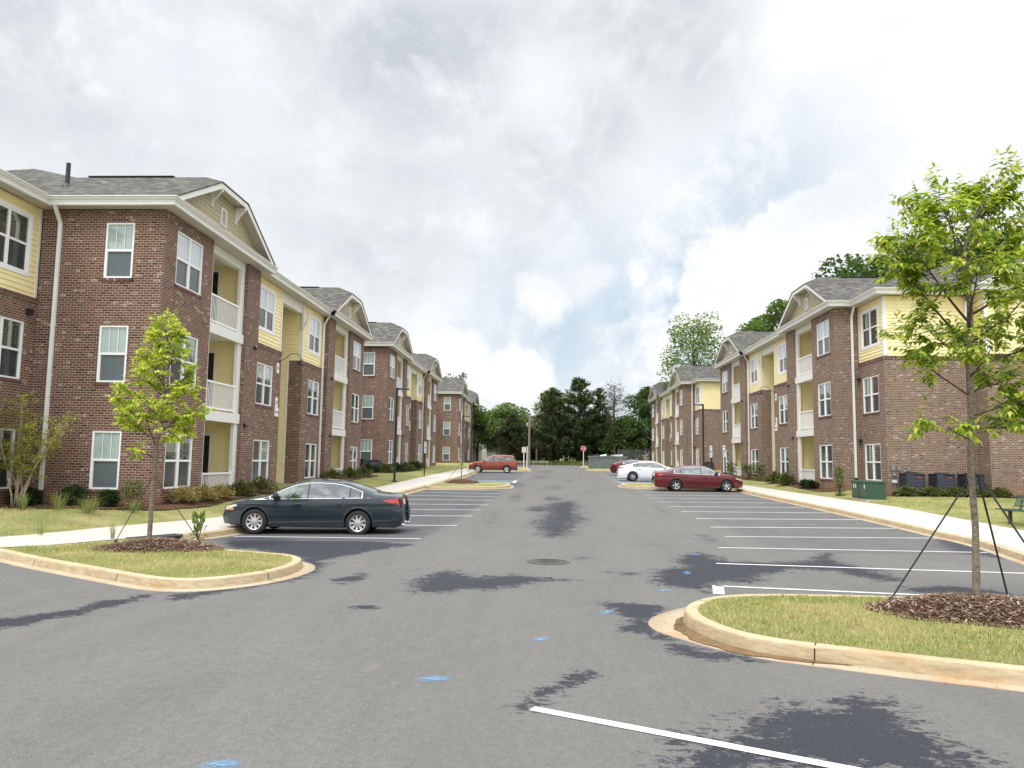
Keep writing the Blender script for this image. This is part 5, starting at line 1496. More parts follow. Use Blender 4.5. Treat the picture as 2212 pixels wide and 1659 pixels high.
    # cabin: seats seen through the glass are too dark to read; a rear shelf line is enough
    # wheels
    for wx_ in (wb, -wb):
        for sg in (1, -1):
            q = MB(); yw = W * .985; wd = .205
            q.lathe([(R_ * .60, -wd / 2), (R_ * .70, -wd / 2), (R_ * .93, -wd / 2 + .005), (R_, -wd / 2 + .035), (R_ + .002, 0), (R_, wd / 2 - .035), (R_ * .93, wd / 2 - .005), (R_ * .70, wd / 2), (R_ * .66, wd / 2 - .02), (R_ * .6, -wd / 2)], (0, 0, 0), 'y', 40)
            wo = q.build('wheel', M['tyre'], root, smooth=True)
            wo.location = (wx_, sg * (yw - wd / 2), R_); wo.rotation_euler = (0, random.uniform(0, 1.2), 0)
            rr = R_ * sp.get('rim', .66); f = sg
            q = MB(); q.lathe([(0.0, f * (wd / 2 - .075)), (rr, f * (wd / 2 - .075))], (0, 0, 0), 'y', 32); q.build('rim_recess', M['alloy_dark'], wo)
            q = MB()
            q.lathe([(rr * .90, f * (wd / 2 - .05)), (rr * .93, f * (wd / 2 - .012)), (rr, f * (wd / 2 - .004)), (rr * 1.03, f * (wd / 2 - .012))], (0, 0, 0), 'y', 40)
            q.lathe([(0.0, f * (wd / 2 - .022)), (rr * .17, f * (wd / 2 - .024)), (rr * .23, f * (wd / 2 - .045))], (0, 0, 0), 'y', 20)
            ns = sp['spokes']
            for k in range(ns):
                a = 2 * math.pi * k / ns
                w0, w1 = sp.get('spw', (.10, .17))
                if sp.get('split') and k % 1 == 0: pass
                ca, sa = math.cos(a), math.sin(a)
                def pt(r_, t_, d_): return (r_ * ca - t_ * sa, f * (wd / 2 - d_), r_ * sa + t_ * ca)
                i0 = [pt(rr * .12, -w0 * rr, .022), pt(rr * .12, w0 * rr, .022), pt(rr * .55, w1 * rr * .85, .030), pt(rr * .92, w1 * rr * .9, .022), pt(rr * .92, -w1 * rr * .9, .022), pt(rr * .55, -w1 * rr * .85, .030)]
                q.face([i0[0], i0[1], i0[2], i0[5]]); q.face([i0[5], i0[2], i0[3], i0[4]])
                for e0, e1 in ((i0[1], i0[2]), (i0[2], i0[3]), (i0[0], i0[5]), (i0[5], i0[4])):
                    q.face([e0, e1, (e1[0], e1[1] - f * .03, e1[2]), (e0[0], e0[1] - f * .03, e0[2])])
            q.build('rim', M['alloy'], wo)
    return root
M['paint_blue'] = paint_car('dark_blue_paint', (.014, .024, .033), .004, .2)
M['paint_maroon'] = paint_car('maroon_paint', (.115, .008, .014), .02)
M['paint_white'] = paint_car('white_paint', (.80, .80, .80), 0, .35)
M['paint_wine'] = paint_car('wine_red_paint', (.095, .010, .014), .02)
M['paint_red'] = paint_car('orange_red_paint', (.28, .045, .022), .03)

C_ = lambda v: (lambda x: v)
SEDAN = dict(name='sedan_car', W=1.81, xf=2.32, xr=-2.50, wb=2.74, tyre=.325, arch=.372, paint='paint_blue',
    top=[(-2.5, 1.045), (-2.42, 1.075), (-2.0, 1.10), (-1.75, 1.125), (-1.45, 1.24), (-1.10, 1.36), (-.75, 1.425), (-.3, 1.452), (.05, 1.445), (.40, 1.37), (.75, 1.215), (1.06, 1.045), (1.15, 1.005), (1.5, .955), (1.9, .875), (2.15, .79), (2.32, .68)],
    edge=[(-2.5, .99), (-2.42, 1.02), (-2.0, 1.035), (-1.78, 1.055), (-1.45, 1.17), (-1.10, 1.30), (-.75, 1.368), (-.3, 1.388), (.05, 1.38), (.40, 1.305), (.75, 1.15), (1.06, .975), (1.15, .955), (1.5, .905), (1.9, .82), (2.15, .735), (2.32, .64)],
    belt=[(-2.5, .99), (-1.8, .965), (-1.2, .95), (0, .92), (.9, .895), (1.2, .90), (2.32, .88)],
    plan=[(-2.5, .78), (-2.42, .86), (-2.25, .925), (-1.9, .965), (-1.3, .99), (-.5, 1), (.8, 1), (1.4, .99), (1.8, .955), (2.1, .86), (2.25, .76), (2.32, .62)],
    ws=(.10, 1.04), rw=(-1.72, -.92), win=[-1.42, -1.13, -.02, .93], win_top=1.375, gap=.02, seams=[(-1.08, 'rear'), (.0, 'mid'), (1.08, 'front')], handles=(-.86, .22), mirror=(.80, 1.0), black_mirror=True,
    moulding=True, tail_z=(.80, .97), head_z=(.60, .70), spokes=9, spw=(.07, .15),
    lights=[('tail_lamp', 'redlens', -2.49, -2.02, lambda x: lerp(.80, .90, (x + 2.49) / .47), lambda x: lerp(1.0, .93, (x + 2.49) / .47)),
            ('headlamp', 'clearlens', 1.86, 2.28, lambda x: lerp(.72, .60, (x - 1.86) / .42), lambda x: lerp(.775, .70, (x - 1.86) / .42)),
            ('turn_signal', 'amber', 1.95, 2.20, lambda x: .615, lambda x: .66)])
TH = math.atan2(.0, -1)
car1 = make_car(SEDAN, (-6.35, 21.1, G(-6.4, 21.1) - .005), R(180 + 1.5), 'dark blue four door sedan parked nose to the left kerb, nearest car', 'car')
S2 = dict(SEDAN); S2.update(paint='paint_maroon', name='sedan_car', spokes=5, spw=(.12, .16), rim=.62, black_mirror=True,
    lights=[('tail_lamp', 'redlens', -2.49, -2.16, C_(.83), C_(.98)), SEDAN['lights'][1], ('tail_lamp', 'redlens', -2.16, -2.05, C_(.88), C_(.95))], tail_z=(.83, .98))
car2 = make_car(S2, (8.45, 43.75, G(8.4, 43.7)), R(0), 'maroon four door sedan parked nose to the right kerb in front of the white car', 'car')
S3 = dict(SEDAN); S3.update(paint='paint_white', chrome=False, spokes=10, spw=(.04, .07), rim=.74, moulding=False, black_mirror=False, tyre=.345, arch=.39, W=1.84,
    top=[(-2.4, 1.03), (-2.3, 1.10), (-2.0, 1.135), (-1.7, 1.21), (-1.35, 1.33), (-1.0, 1.42), (-.6, 1.475), (-.2, 1.488), (.2, 1.46), (.55, 1.36), (.95, 1.19), (1.25, 1.05), (1.6, .98), (2.0, .88), (2.3, .74), (2.42, .62)],
    edge=[(-2.4, .97), (-2.3, 1.04), (-2.0, 1.07), (-1.7, 1.14), (-1.35, 1.265), (-1.0, 1.358), (-.6, 1.41), (-.2, 1.422), (.2, 1.395), (.55, 1.295), (.95, 1.12), (1.25, .985), (1.6, .92), (2.0, .82), (2.3, .69), (2.42, .60)],
    belt=[(-2.4, 1.06), (-1.2, 1.02), (0, .98), (.9, .94), (2.42, .92)], xf=2.40, xr=-2.38, plan=[(-2.4, .74), (-2.3, .85), (-2.1, .93), (-1.7, .98), (-.5, 1), (.8, 1), (1.5, .99), (1.9, .95), (2.2, .84), (2.42, .6)],
    rw=(-1.66, -.85), ws=(.25, 1.18), win=[-1.35, -1.02, .05, 1.05], win_top=1.38, mirror=(.86, 1.02), tail_z=(.90, 1.0),
    lights=[('tail_lamp', 'redlens', -2.37, -1.98, lambda x: lerp(.92, .99, (x + 2.37) / .39), lambda x: lerp(1.04, 1.025, (x + 2.37) / .39)), ('headlamp', 'clearlens', 1.9, 2.32, C_(.68), C_(.78))])
car3 = make_car(S3, (7.5, 56.6, G(7.4, 56.6)), R(0), 'white four door sedan parked between the two dark red cars on the right', 'car')
S4 = dict(S3); S4.update(paint='paint_wine', chrome=True, tyre=.35, arch=.39, W=1.9, wb=2.9, xf=2.45, xr=-2.48,
    top=[(-2.48, 1.05), (-2.3, 1.12), (-1.9, 1.20), (-1.4, 1.32), (-.9, 1.41), (-.4, 1.45), (.1, 1.43), (.5, 1.35), (1.0, 1.16), (1.3, 1.03), (1.7, .95), (2.1, .84), (2.45, .62)],
    edge=[(-2.48, .98), (-2.3, 1.05), (-1.9, 1.13), (-1.4, 1.255), (-.9, 1.345), (-.4, 1.385), (.1, 1.365), (.5, 1.285), (1.0, 1.09), (1.3, .965), (1.7, .89), (2.1, .78), (2.45, .6)], tail_z=(.86, .94), rw=(-2.1, -1.0))
car4 = make_car(S4, (8.3, 71.5, G(8.4, 71.5)), R(0), 'wine red sloping roof sedan half hidden behind the white car', 'car')
SUV = dict(name='suv_car', W=1.80, xf=2.25, xr=-2.28, wb=2.70, tyre=.355, arch=.41, paint='paint_red', sill=.27, clad=True,
    top=[(-2.28, 1.10), (-2.22, 1.16), (-2.12, 1.36), (-1.98, 1.60), (-1.85, 1.655), (-1.0, 1.69), (-.2, 1.685), (.15, 1.64), (.6, 1.42), (1.0, 1.16), (1.12, 1.10), (1.5, 1.055), (1.9, .98), (2.15, .88), (2.25, .76)],
    edge=[(-2.28, 1.04), (-2.22, 1.10), (-2.12, 1.30), (-1.98, 1.54), (-1.85, 1.595), (-1.0, 1.63), (-.2, 1.622), (.15, 1.575), (.6, 1.35), (1.0, 1.09), (1.12, 1.04), (1.5, 1.0), (1.9, .92), (2.15, .82), (2.25, .72)],
    belt=[(-2.28, 1.14), (-1.2, 1.10), (0, 1.06), (.9, 1.03), (2.25, 1.0)],
    plan=[(-2.28, .86), (-2.2, .92), (-1.9, .97), (-1.0, 1), (.8, 1), (1.5, .99), (1.9, .95), (2.1, .88), (2.25, .7)], tail_in=.02, nose_in=.12, tumble=.30,
    ws=(.18, .98), rw=(-2.20, -2.0), win=[-2.02, -1.10, -.12, .88], win_top=1.53, gap=.03, chrome=False, seams=[(-1.02, 'rear'), (-.08, 'mid'), (1.02, 'front')], handles=(-.80, .12), mirror=(.74, 1.12), black_mirror=True,
    tail_z=(.92, 1.12), head_z=(.74, .86), spokes=5, spw=(.15, .24), rim=.66,
    lights=[('tail_lamp', 'redlens', -2.27, -2.12, C_(.92), C_(1.13)), ('headlamp', 'clearlens', 1.88, 2.22, C_(.76), C_(.87))])
car5 = make_car(SUV, (-5.15, 73.4, G(-5.15, 73.4)), R(180), 'orange red SUV with grey cladding parked nose to the left kerb in the distance', 'car')
# ------------------------------------------------------------------ plants
def rv(a=1.0): return Vector((random.uniform(-a, a), random.uniform(-a, a), random.uniform(-a, a)))
def leaflet(mb, base, d, up, L, wd):
    """pointed folded leaflet"""
    s_ = d.cross(up)
    if s_.length < 1e-4: s_ = Vector((1, 0, 0))
    s_.normalize(); nrm = s_.cross(d).normalized()
    m_ = base + d * L * .42; tip = base + d * L
    i = [mb.vert(base), mb.vert(m_ + s_ * wd * .5 + nrm * wd * .14), mb.vert(tip - nrm * L * .08), mb.vert(m_ - s_ * wd * .5 + nrm * wd * .14), mb.vert(m_)]
    mb.f.append([i[0], i[1], i[2], i[4]]); mb.m.append(0); mb.f.append([i[0], i[4], i[2], i[3]]); mb.m.append(0)
def compound_leaf(mb, base, d, L, nl, ll, lw):
    """pinnate leaf: drooping rachis carrying paired leaflets"""
    d = d.normalized(); p = base.copy()
    step = L / nl; up = Vector((0, 0, 1))
    for k in range(nl):
        d = (d + Vector((0, 0, -.11)) + rv(.03)).normalized(); q = p + d * step
        s_ = d.cross(up).normalized() if abs(d.z) < .98 else Vector((1, 0, 0))
        sc = .75 + .5 * math.sin(math.pi * (k + .7) / nl)
        for sg in (-1, 1):
            dd = (d * .55 + s_ * sg * .8 + Vector((0, 0, -.50 - .2 * random.random()))).normalized()
            leaflet(mb, q, dd + rv(.12), up + rv(.25), ll * sc * random.uniform(.85, 1.1), lw * sc)
        p = q
    leaflet(mb, p, (d + Vector((0, 0, -.3))).normalized(), up, ll, lw)
def street_tree(name_, loc, label, spec, leaf_mat, seed, group='young staked trees on the kerbed islands'):
    random.seed(seed)
    t = thing(name_, loc, label, 'tree', group)
    tr, br, lf = MB(), MB(), MB()
    path = spec['trunk']; tr.tube(path, spec['rad'], 10)
    def P_at(h):
        for a, b in zip(path, path[1:]):
            if a[2] <= h <= b[2]: return Vector(a).lerp(Vector(b), (h - a[2]) / (b[2] - a[2]))
        return Vector(path[-1])
    for (h, az, L, el, r0, dens) in spec['branches']:
        p = P_at(h); az = R(az); d = Vector((math.cos(az) * math.cos(R(el)), math.sin(az) * math.cos(R(el)), math.sin(R(el))))
        pts = [p]; n_ = 7
        for k in range(n_):
            d = (d + Vector((0, 0, spec.get('lift', .05))) + rv(.10)).normalized(); p = p + d * L / n_; pts.append(p)
        br.tube(pts, [lerp(r0, .004, k / n_) for k in range(n_ + 1)], 5)
        for k in range(1, n_ + 1):
            if k / n_ < spec.get('bare', .25): continue
            for j in range(dens):
                dd = (pts[k] - pts[k - 1]).normalized(); side = Vector((0, 0, 1)).cross(dd).normalized() if abs(dd.z) < .95 else Vector((1, 0, 0))
                sd_ = (dd * random.uniform(.2, .9) + side * random.choice((-1, 1)) * random.uniform(.4, 1) + Vector((0, 0, random.uniform(-.1, .45)))).normalized()
                tl = spec['twig'] * random.uniform(.5, 1.1) * (1.15 - .5 * k / n_)
                q = pts[k].lerp(pts[k - 1], random.random()); tw = [q]
                for _ in range(3): sd_ = (sd_ + rv(.15)).normalized(); q = q + sd_ * tl / 3; tw.append(q)
                br.tube(tw, [.006, .005, .004, .003], 4, cap=False)
                for m_ in range(spec['leaves']):
                    b_ = tw[random.choice((2, 3, 3))]
                    ld = (sd_ + rv(.8) + Vector((0, 0, .15))).normalized()
                    compound_leaf(lf, b_, ld, spec['ll'] * random.uniform(.7, 1.15), spec['np'], spec['lf'] * random.uniform(.8, 1.15), spec['lf'] * .40)
    tr.build('trunk', M['bark'], t, smooth=True)
    br.build('branches', M['bark_dark'], t)
    lf.build('foliage', leaf_mat, t)
    return t
def az(deg): return deg
# right tree (crown widths taken from its place against the buildings)
brs = []
random.seed(11)
for k, (h, a, L, el, d) in enumerate([
        (2.0, 205, .45, 10, 1), (2.15, 10, .75, 5, 2), (2.3, 330, .7, 10, 2), (2.55, 172, 1.0, 35, 2), (2.6, 25, .95, 15, 2), (2.8, 262, .85, 15, 1),
        (2.95, 352, 1.15, 18, 3), (3.0, 185, .8, 30, 2), (3.05, 60, .9, 25, 2), (3.2, 178, 1.65, 50, 3), (3.25, 15, 1.1, 30, 2), (3.4, 240, 1.1, 35, 2),
        (3.5, 197, 1.45, 38, 3), (3.6, 340, 1.15, 32, 3), (3.75, 90, .9, 50, 1), (3.9, 212, 1.2, 48, 2), (4.0, 20, 1.2, 50, 2), (4.15, 165, 1.2, 56, 2), (4.3, 340, 1.3, 58, 2),
        (4.5, 190, .75, 55, 1), (4.5, 20, .9, 52, 2), (4.9, 30, .6, 50, 1)]):
    brs.append((h, a, L, el, .019 if L > 1 else .014, d))
TR = dict(trunk=[(0, 0, -.15), (.0, 0, .05), (.03, .01, .9), (.0, .0, 1.6), (.03, 0, 2.3), (.05, .02, 3.0), (.08, .0, 3.8), (.06, .05, 4.5), (.22, .0, 5.0), (.42, 0, 5.35)],
          rad=[.07, .048, .040, .041, .038, .045, .032, .024, .014, .006], branches=brs, twig=.34, leaves=5, ll=.27, np=4, lf=.112, bare=.30, lift=.03)
x, y = 5.36, 10.05
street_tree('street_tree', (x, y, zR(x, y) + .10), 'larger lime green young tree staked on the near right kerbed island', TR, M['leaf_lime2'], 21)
random.seed(5); brs = []
for (h, a, L, el, d) in [(1.75, 185, .45, 20, 1), (1.95, 150, 1.0, 62, 1), (2.05, 0, .6, 20, 3), (2.15, 200, .75, 20, 3), (2.3, 330, .65, 20, 3), (2.35, 90, .6, 25, 2), (2.45, 180, 1.05, 22, 3), (2.5, 20, .8, 15, 3), (2.6, 270, .7, 20, 2),
                         (2.75, 195, .95, 32, 3), (2.85, 350, .75, 22, 3), (3.0, 100, .6, 35, 2), (3.05, 170, .85, 40, 3), (3.15, 10, .7, 38, 3), (3.3, 260, .55, 40, 2), (3.45, 185, .65, 50, 3), (3.55, 340, .6, 45, 3), (3.75, 90, .5, 55, 2), (3.9, 170, .5, 60, 3), (4.1, 0, .45, 60, 3), (4.3, 200, .35, 70, 2)]:
    brs.append((h, a, L, el, .018, d))
TL = dict(trunk=[(0, 0, -.15), (.0, 0, .05), (.0, .01, .8), (.02, .0, 1.5), (.06, 0, 2.2), (.12, .02, 3.0), (.10, .0, 3.8), (.14, .02, 4.4), (.15, 0, 4.72)],
          rad=[.075, .052, .046, .042, .034, .026, .02, .012, .006], branches=brs, twig=.26, leaves=2, ll=.23, np=4, lf=.125, bare=.30, lift=.04)
x, y = -8.42, 16.2
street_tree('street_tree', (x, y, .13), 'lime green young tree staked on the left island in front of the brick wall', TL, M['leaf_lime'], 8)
# ---- stakes / guy lines
def guy(p0, p1, r_, label, grp='guy straps holding the young trees'):
    mb = MB(); p0, p1 = Vector(p0), Vector(p1)
    mb.tube([p0, p1], r_, 5)
    d = (p1 - p0).normalized(); mb.tube([p0 - d * .08, p0 + d * .07], r_ * 2.6, 6)
    o = mb.build('guy_strap', plain('black_strap', (.02, .024, .022), .6)); tag(o, label, 'guy strap', grp)
TRx, TRy, TRz = 5.40, 10.05, .28
guy((4.44, 10.40, .19), (TRx - .03, TRy, 1.55 + .3), .011, 'black guy strap on the road side of the right tree')
guy((6.15, 10.75, .19), (TRx + .04, TRy, 1.55 + .3), .013, 'black guy strap behind the right tree leaning to the kerb side')
guy((5.98, 9.10, .19), (TRx + .04, TRy - .02, 1.55 + .3), .013, 'dark green guy strap in front of the right tree leaning right')
guy((-9.0, 15.9, .1), (-8.42, 16.2, 1.5), .009, 'black guy strap on the building side of the left tree')
guy((-6.85, 15.35, .12), (-8.38, 16.18, 1.5), .009, 'black guy strap on the road side of the left tree')
# collars where the straps meet
# ---- mulch mounds with wood chips
def mound(cx, cy, rx, ry, h, zf, nchips, label, grp='mulch mounds round the island trees', cs=1.0):
    random.seed(int(cx * 100)); mb = MB(); rows = []
    ph = random.random() * 6
    for i in range(9):
        t = i / 8; r_ = []
        for j in range(41):
            a = 2 * math.pi * j / 40
            wob = 1 + .08 * math.sin(3 * a + ph) + .05 * math.sin(7 * a) + .03 * math.sin(13 * a)
            x = cx + rx * t * wob * math.cos(a); y = cy + ry * t * wob * math.sin(a)
            z = zf(x, y) + h * (1 - t ** 2.2) + .015 * math.sin(9 * x + 7 * y) * (1 - t) - .01 + .01 * (1 - t)
            r_.append((x, y, z))
        rows.append(r_)
    mb.grid(rows); f0 = len(mb.f)
    for k in range(nchips):
        a = random.random() * 2 * math.pi; t = math.sqrt(random.random()) * 1.06
        wob = 1 + .08 * math.sin(3 * a + ph)
        x = cx + rx * t * wob * math.cos(a); y = cy + ry * t * wob * math.sin(a)
        z = zf(x, y) + max(0, h * (1 - t ** 2.2)) + random.uniform(0, .02)
        L = random.uniform(.012, .05) * cs; wd = random.uniform(.003, .008) * cs; q = random.random() * math.pi
        d = Vector((math.cos(q), math.sin(q), random.uniform(-.25, .35))) * L; s_ = Vector((-math.sin(q), math.cos(q), random.uniform(-.3, .3))) * wd
        c = Vector((x, y, z + .006))
        mb.face([c - d - s_, c + d - s_, c + d + s_, c - d + s_], 1)
    o = mb.build('mulch', [M['mulch'], M['chips']]); tag(o, label, 'mulch', grp, 'stuff')
mound(5.36, 9.85, 1.25, .98, .17, zR, 8500, 'brown wood chip mulch mound round the right tree')
mound(-7.75, 15.45, 1.2, .95, .17, zL, 6000, 'brown wood chip mulch mound round the left tree')
mound(-4.9, 45.0, .95, 1.2, .22, z2, 500, 'brown wood chip mulch mound on the second left island', cs=1.6)

# ---- grass blades on the near islands
def blades(inn, zf, n_, hh, label, mat='blade', box=None):
    xs_ = [p.x for p in inn]; ys_ = [p.y for p in inn]
    poly = [(p.x, p.y) for p in inn]
    def inside(x, y):
        c = False; j = len(poly) - 1
        for i in range(len(poly)):
            xi, yi = poly[i]; xj, yj = poly[j]
            if (yi > y) != (yj > y) and x < (xj - xi) * (y - yi) / (yj - yi) + xi: c = not c
            j = i
        return c
    mb = MB(); k = 0
    bx = box or (min(xs_), max(xs_), min(ys_), max(ys_))
    while k < n_:
        x = random.uniform(bx[0], bx[1]); y = random.uniform(bx[2], bx[3])
        if not inside(x, y): 
            if random.random() < .3: k += 0
            continue
        k += 1
        z = zf(x, y) - .01; a = random.random() * 6.283; h = hh * random.uniform(.4, 1.2); wd = random.uniform(.004, .008)
        d = Vector((math.cos(a), math.sin(a), 0)); s_ = Vector((-d.y, d.x, 0)) * wd; b_ = Vector((x, y, z)); le = random.uniform(.2, 1.0) * h
        mb.face([b_ - s_, b_ + s_, b_ + d * le + Vector((0, 0, h))])
    o = mb.build('grass', M[mat]); tag(o, label, 'grass', kind='stuff')
random.seed(3)
blades(isl_R, zR, 30000, .055, 'short patchy green and straw grass on the near right island', box=(1.6, 7.5, 6.0, 11.2))
blades(isl_L, zL, 16000, .06, 'short patchy green and straw grass on the left tree island')
# thin fringe of blades over the strips of lawn
def blades_fn(x0, x1, y0, y1, zf, keep, n_, hh, label, wd=.008):
    mb = MB(); k = 0
    for _ in range(n_):
        y = random.uniform(y0, y1); x = random.uniform(x0, x1)
        if not keep(x, y): continue
        z = zf(x, y) - .01; a = random.random() * 6.283; h = hh * random.uniform(.4, 1.3)
        d = Vector((math.cos(a), math.sin(a), 0)); s_ = Vector((-d.y, d.x, 0)) * wd * random.uniform(.6, 1.4); b_ = Vector((x, y, z))
        mb.face([b_ - s_, b_ + s_, b_ + d * random.uniform(.2, .9) * h + Vector((0, 0, h))])
    o = mb.build('grass', M['blade']); tag(o, label, 'grass', kind='stuff')
blades_fn(-17, -8.7, 15.7, 45, lawnL, lambda x, y: x < xback_L(y) - .02 and (x > -12.1 or y < 23.2), 34000, .07, 'rough green lawn between the left sidewalk and the nearest building')
blades_fn(12.5, 22, 16, 42, lawnR, lambda x, y: x > xback_R(y) + .02 and (x < 14.8 or y < 36.2), 34000, .06, 'dry green lawn between the right sidewalk and the building', .01)

# ---- mulch beds along the walls
def bed(pts, zf, label, nchips=0):
    pts = smooth_pts([Vector(p) for p in pts], True, 1)
    pts = resample([tuple(p) for p in pts] + [tuple(pts[0])], .5)[:-1]
    o = fan(pts, lambda x, y: zf(x, y) + .035 + .008 * math.sin(7 * x + 5 * y), 'mulch', M['mulch'], kind='stuff'); tag(o, label, 'mulch', 'mulch beds along the buildings')
bed([(-17.5, 21.7), (-14.5, 21.9), (-12.6, 22.0), (-11.6, 22.9), (-11.0, 24.5), (-11.1, 27), (-10.95, 30), (-10.9, 33), (-12.5, 33), (-12.5, 23.6), (-17.5, 23.6)], lawnL, 'mulch bed round the corner of the nearest left building')
bed([(-11.0, 38), (-10.6, 41), (-10.7, 45), (-10.6, 50), (-12.6, 50), (-12.6, 38)], lawnL, 'mulch bed at the far end of the nearest left building')
bed([(-13.8, 54.5), (-11.2, 55.2), (-10.7, 58), (-10.7, 62), (-10.8, 68), (-12.6, 68), (-12.6, 58), (-13.8, 58)], lawnL, 'mulch bed at the corner of the middle left building')
bed([(14.0, 40), (13.9, 44), (14.1, 48), (13.9, 53), (13.7, 58), (13.6, 64), (15.2, 64), (15.2, 40)], lawnR, 'mulch bed along the front of the nearest right building')
bed([(15.2, 35.4), (17, 35.1), (19, 35.2), (21, 35.0), (25, 35.2), (25, 37.4), (15.2, 37.4)], lawnR, 'mulch bed under the condensers of the right building')

# ---- shrubs
def shrub(loc, r_, h, mat, label, name_='shrub', n_=900, ls=.05, shape='ball', grp='shrubs planted along the walls', seed=1):
    random.seed(seed); t = thing(name_, loc, label, 'shrub', grp); lf, st = MB(), MB()
    for k in range(7):
        a = random.random() * 6.28; st.tube([(0, 0, -.03), (math.cos(a) * r_ * .3, math.sin(a) * r_ * .3, h * .4), (math.cos(a) * r_ * .6, math.sin(a) * r_ * .6, h * .75)], [.012, .008, .004], 4)
    for k in range(int(n_ * 1.5)):
        while True:
            p = rv()
            if p.length < 1: break
        if shape == 'ball':
            p = p.normalized() * (random.random() ** .45); q = Vector((p.x * r_, p.y * r_, h * .5 + p.z * h * .5))
        elif shape == 'spread':
            a = random.random() * 6.28; t_ = random.random(); q = Vector((math.cos(a) * r_ * t_, math.sin(a) * r_ * t_, h * (.25 + .75 * random.random()) * (1 - .35 * t_) * (1 + .25 * math.sin(5 * a))))
        else:
            a = random.random() * 6.28; t_ = random.random() ** .6; q = Vector((math.cos(a) * r_ * t_ * .7, math.sin(a) * r_ * t_ * .7, h * random.random()))
        q += rv(.03)
        d = (q - Vector((0, 0, h * .2))).normalized() + rv(.5); leaflet(lf, q, d.normalized(), Vector((0, 0, 1)) + rv(.5), ls * random.uniform(1.2, 2.6), ls * 1.2)
    lf.build('foliage', M[mat], t); st.build('stems', M['bark_dark'], t)
def onL(x, y): return (x, y, lawnL(x, y) + .03)
def onR(x, y): return (x, y, lawnR(x, y) + .03)
shrub(onL(-15.7, 22.65), .42, .52, 'leaf_bush', 'round dark shrub beside the multi stemmed tree at the far left', seed=1)
shrub(onL(-14.25, 22.75), .34, .55, 'leaf_bush', 'round dark shrub under the middle of the left brick end wall', seed=2)
shrub(onL(-13.15, 22.75), .29, .46, 'leaf_bush', 'small dark shrub below the ground floor window of the left end wall', seed=3, n_=700)
shrub(onL(-12.35, 22.6), .42, .75, 'leaf_olive', 'thin open shrub near the corner of the left brick wall', shape='open', n_=500, ls=.04, seed=4)
for k, (x, y, r_, h) in enumerate(((-11.75, 24.6, .5, .45), (-11.55, 25.7, .55, .48), (-11.5, 26.8, .5, .38))):
    shrub(onL(x, y), r_, h, 'leaf_yellow', ['yellowing shrub closest to the corner of the left building', 'broad yellowing shrub in the middle below the front window', 'yellowing shrub next to the ground floor balcony'][k], shape='spread', n_=900, ls=.045, seed=10 + k)
for k, (x, y, r_, h) in enumerate(((-11.5, 28.6, .6, .42), (-11.35, 30.2, .65, .5))):
    shrub(onL(x, y), r_, h, 'leaf_olive', ['low olive juniper in front of the ground floor balcony', 'low olive juniper right of the balcony above the blue car'][k], shape='spread', n_=1000, ls=.05, seed=14 + k)
for k, (x, y) in enumerate(((-11.5, 41), (-11.4, 44.5), (-11.4, 47.5))):
    shrub(onL(x, y), .6, .5, 'leaf_olive', ['juniper below the far windows of the nearest left building', 'juniper near the far balcony of the nearest left building', 'juniper at the far corner of the nearest left building'][k], shape='spread', n_=500, ls=.07, seed=18 + k)
for k, (x, y) in enumerate(((-12.9, 55.3), (-11.9, 56.1), (-11.4, 58.4), (-11.3, 61.2), (-11.3, 64.5), (-11.3, 67.2))):
    shrub(onL(x, y), .75, .5, 'leaf_olive' if k % 2 else 'leaf_bush', ['dark juniper in front of the condenser of the middle left building', 'broad juniper left of the lamp post', 'juniper just right of the lamp post by the brick corner',
          'juniper below the first balcony of the middle left building', 'juniper right of the first balcony of the middle left building', 'juniper by the breezeway of the middle left building'][k], shape='spread', n_=600, ls=.09, seed=30 + k)
for k, (x, y) in enumerate(((14.25, 42.4), (14.2, 43.3))):
    shrub(onR(x, y), .33, .42, 'leaf_bush', ['small round shrub below the near right ground floor window, left one', 'small round shrub below the near right ground floor window, right one'][1 - k], n_=500, ls=.06, seed=40 + k)
for k, (x, y) in enumerate(((14.15, 46.5), (14.1, 48.6))):
    shrub(onR(x, y), .6, .55, 'leaf_olive', ['spiky olive shrub in front of the right ground floor balcony', 'spiky dark shrub left of the right ground floor balcony'][k], shape='spread', n_=500, ls=.08, seed=44 + k)
for k, (x, y) in enumerate(((14.2, 52.5), (14.1, 55), (14.2, 60.5))):
    shrub(onR(x, y), .6, .95, 'leaf_olive', ['sparse brownish shrub beside the right breezeway', 'sparse brownish shrub left of the right breezeway', 'sparse shrub by the far balcony of the right building'][k], shape='open', n_=260, ls=.07, seed=50 + k)
for k, x in enumerate((16.1, 17.15, 18.15, 19.0, 20.1)):
    shrub(onR(x, 35.5), .55, .32, 'leaf_olive', ['spreading olive juniper below the grey meter boxes', 'spreading juniper between the first two condensers', 'spreading juniper between the last two condensers', 'spreading juniper right of the tree trunk below the last condenser', 'spreading juniper under the brick corner at the far right'][k], shape='spread', n_=700, ls=.06, seed=60 + k)
shrub(onR(14.0, 37.8), .28, 1.3, 'leaf_olive', 'thin climbing shrub against the right brick corner beside the transformer', shape='open', n_=260, ls=.06, seed=70)
shrub(onL(-8.1, 0), .1, .1, 'leaf_bush', 'x', n_=1) if False else None
shrub((-7.55, 16.6, .12), .17, .5, 'leaf_spring', 'leafy green weed growing at the kerb behind the left tree', shape='open', n_=45, ls=.075, grp=None, seed=72)
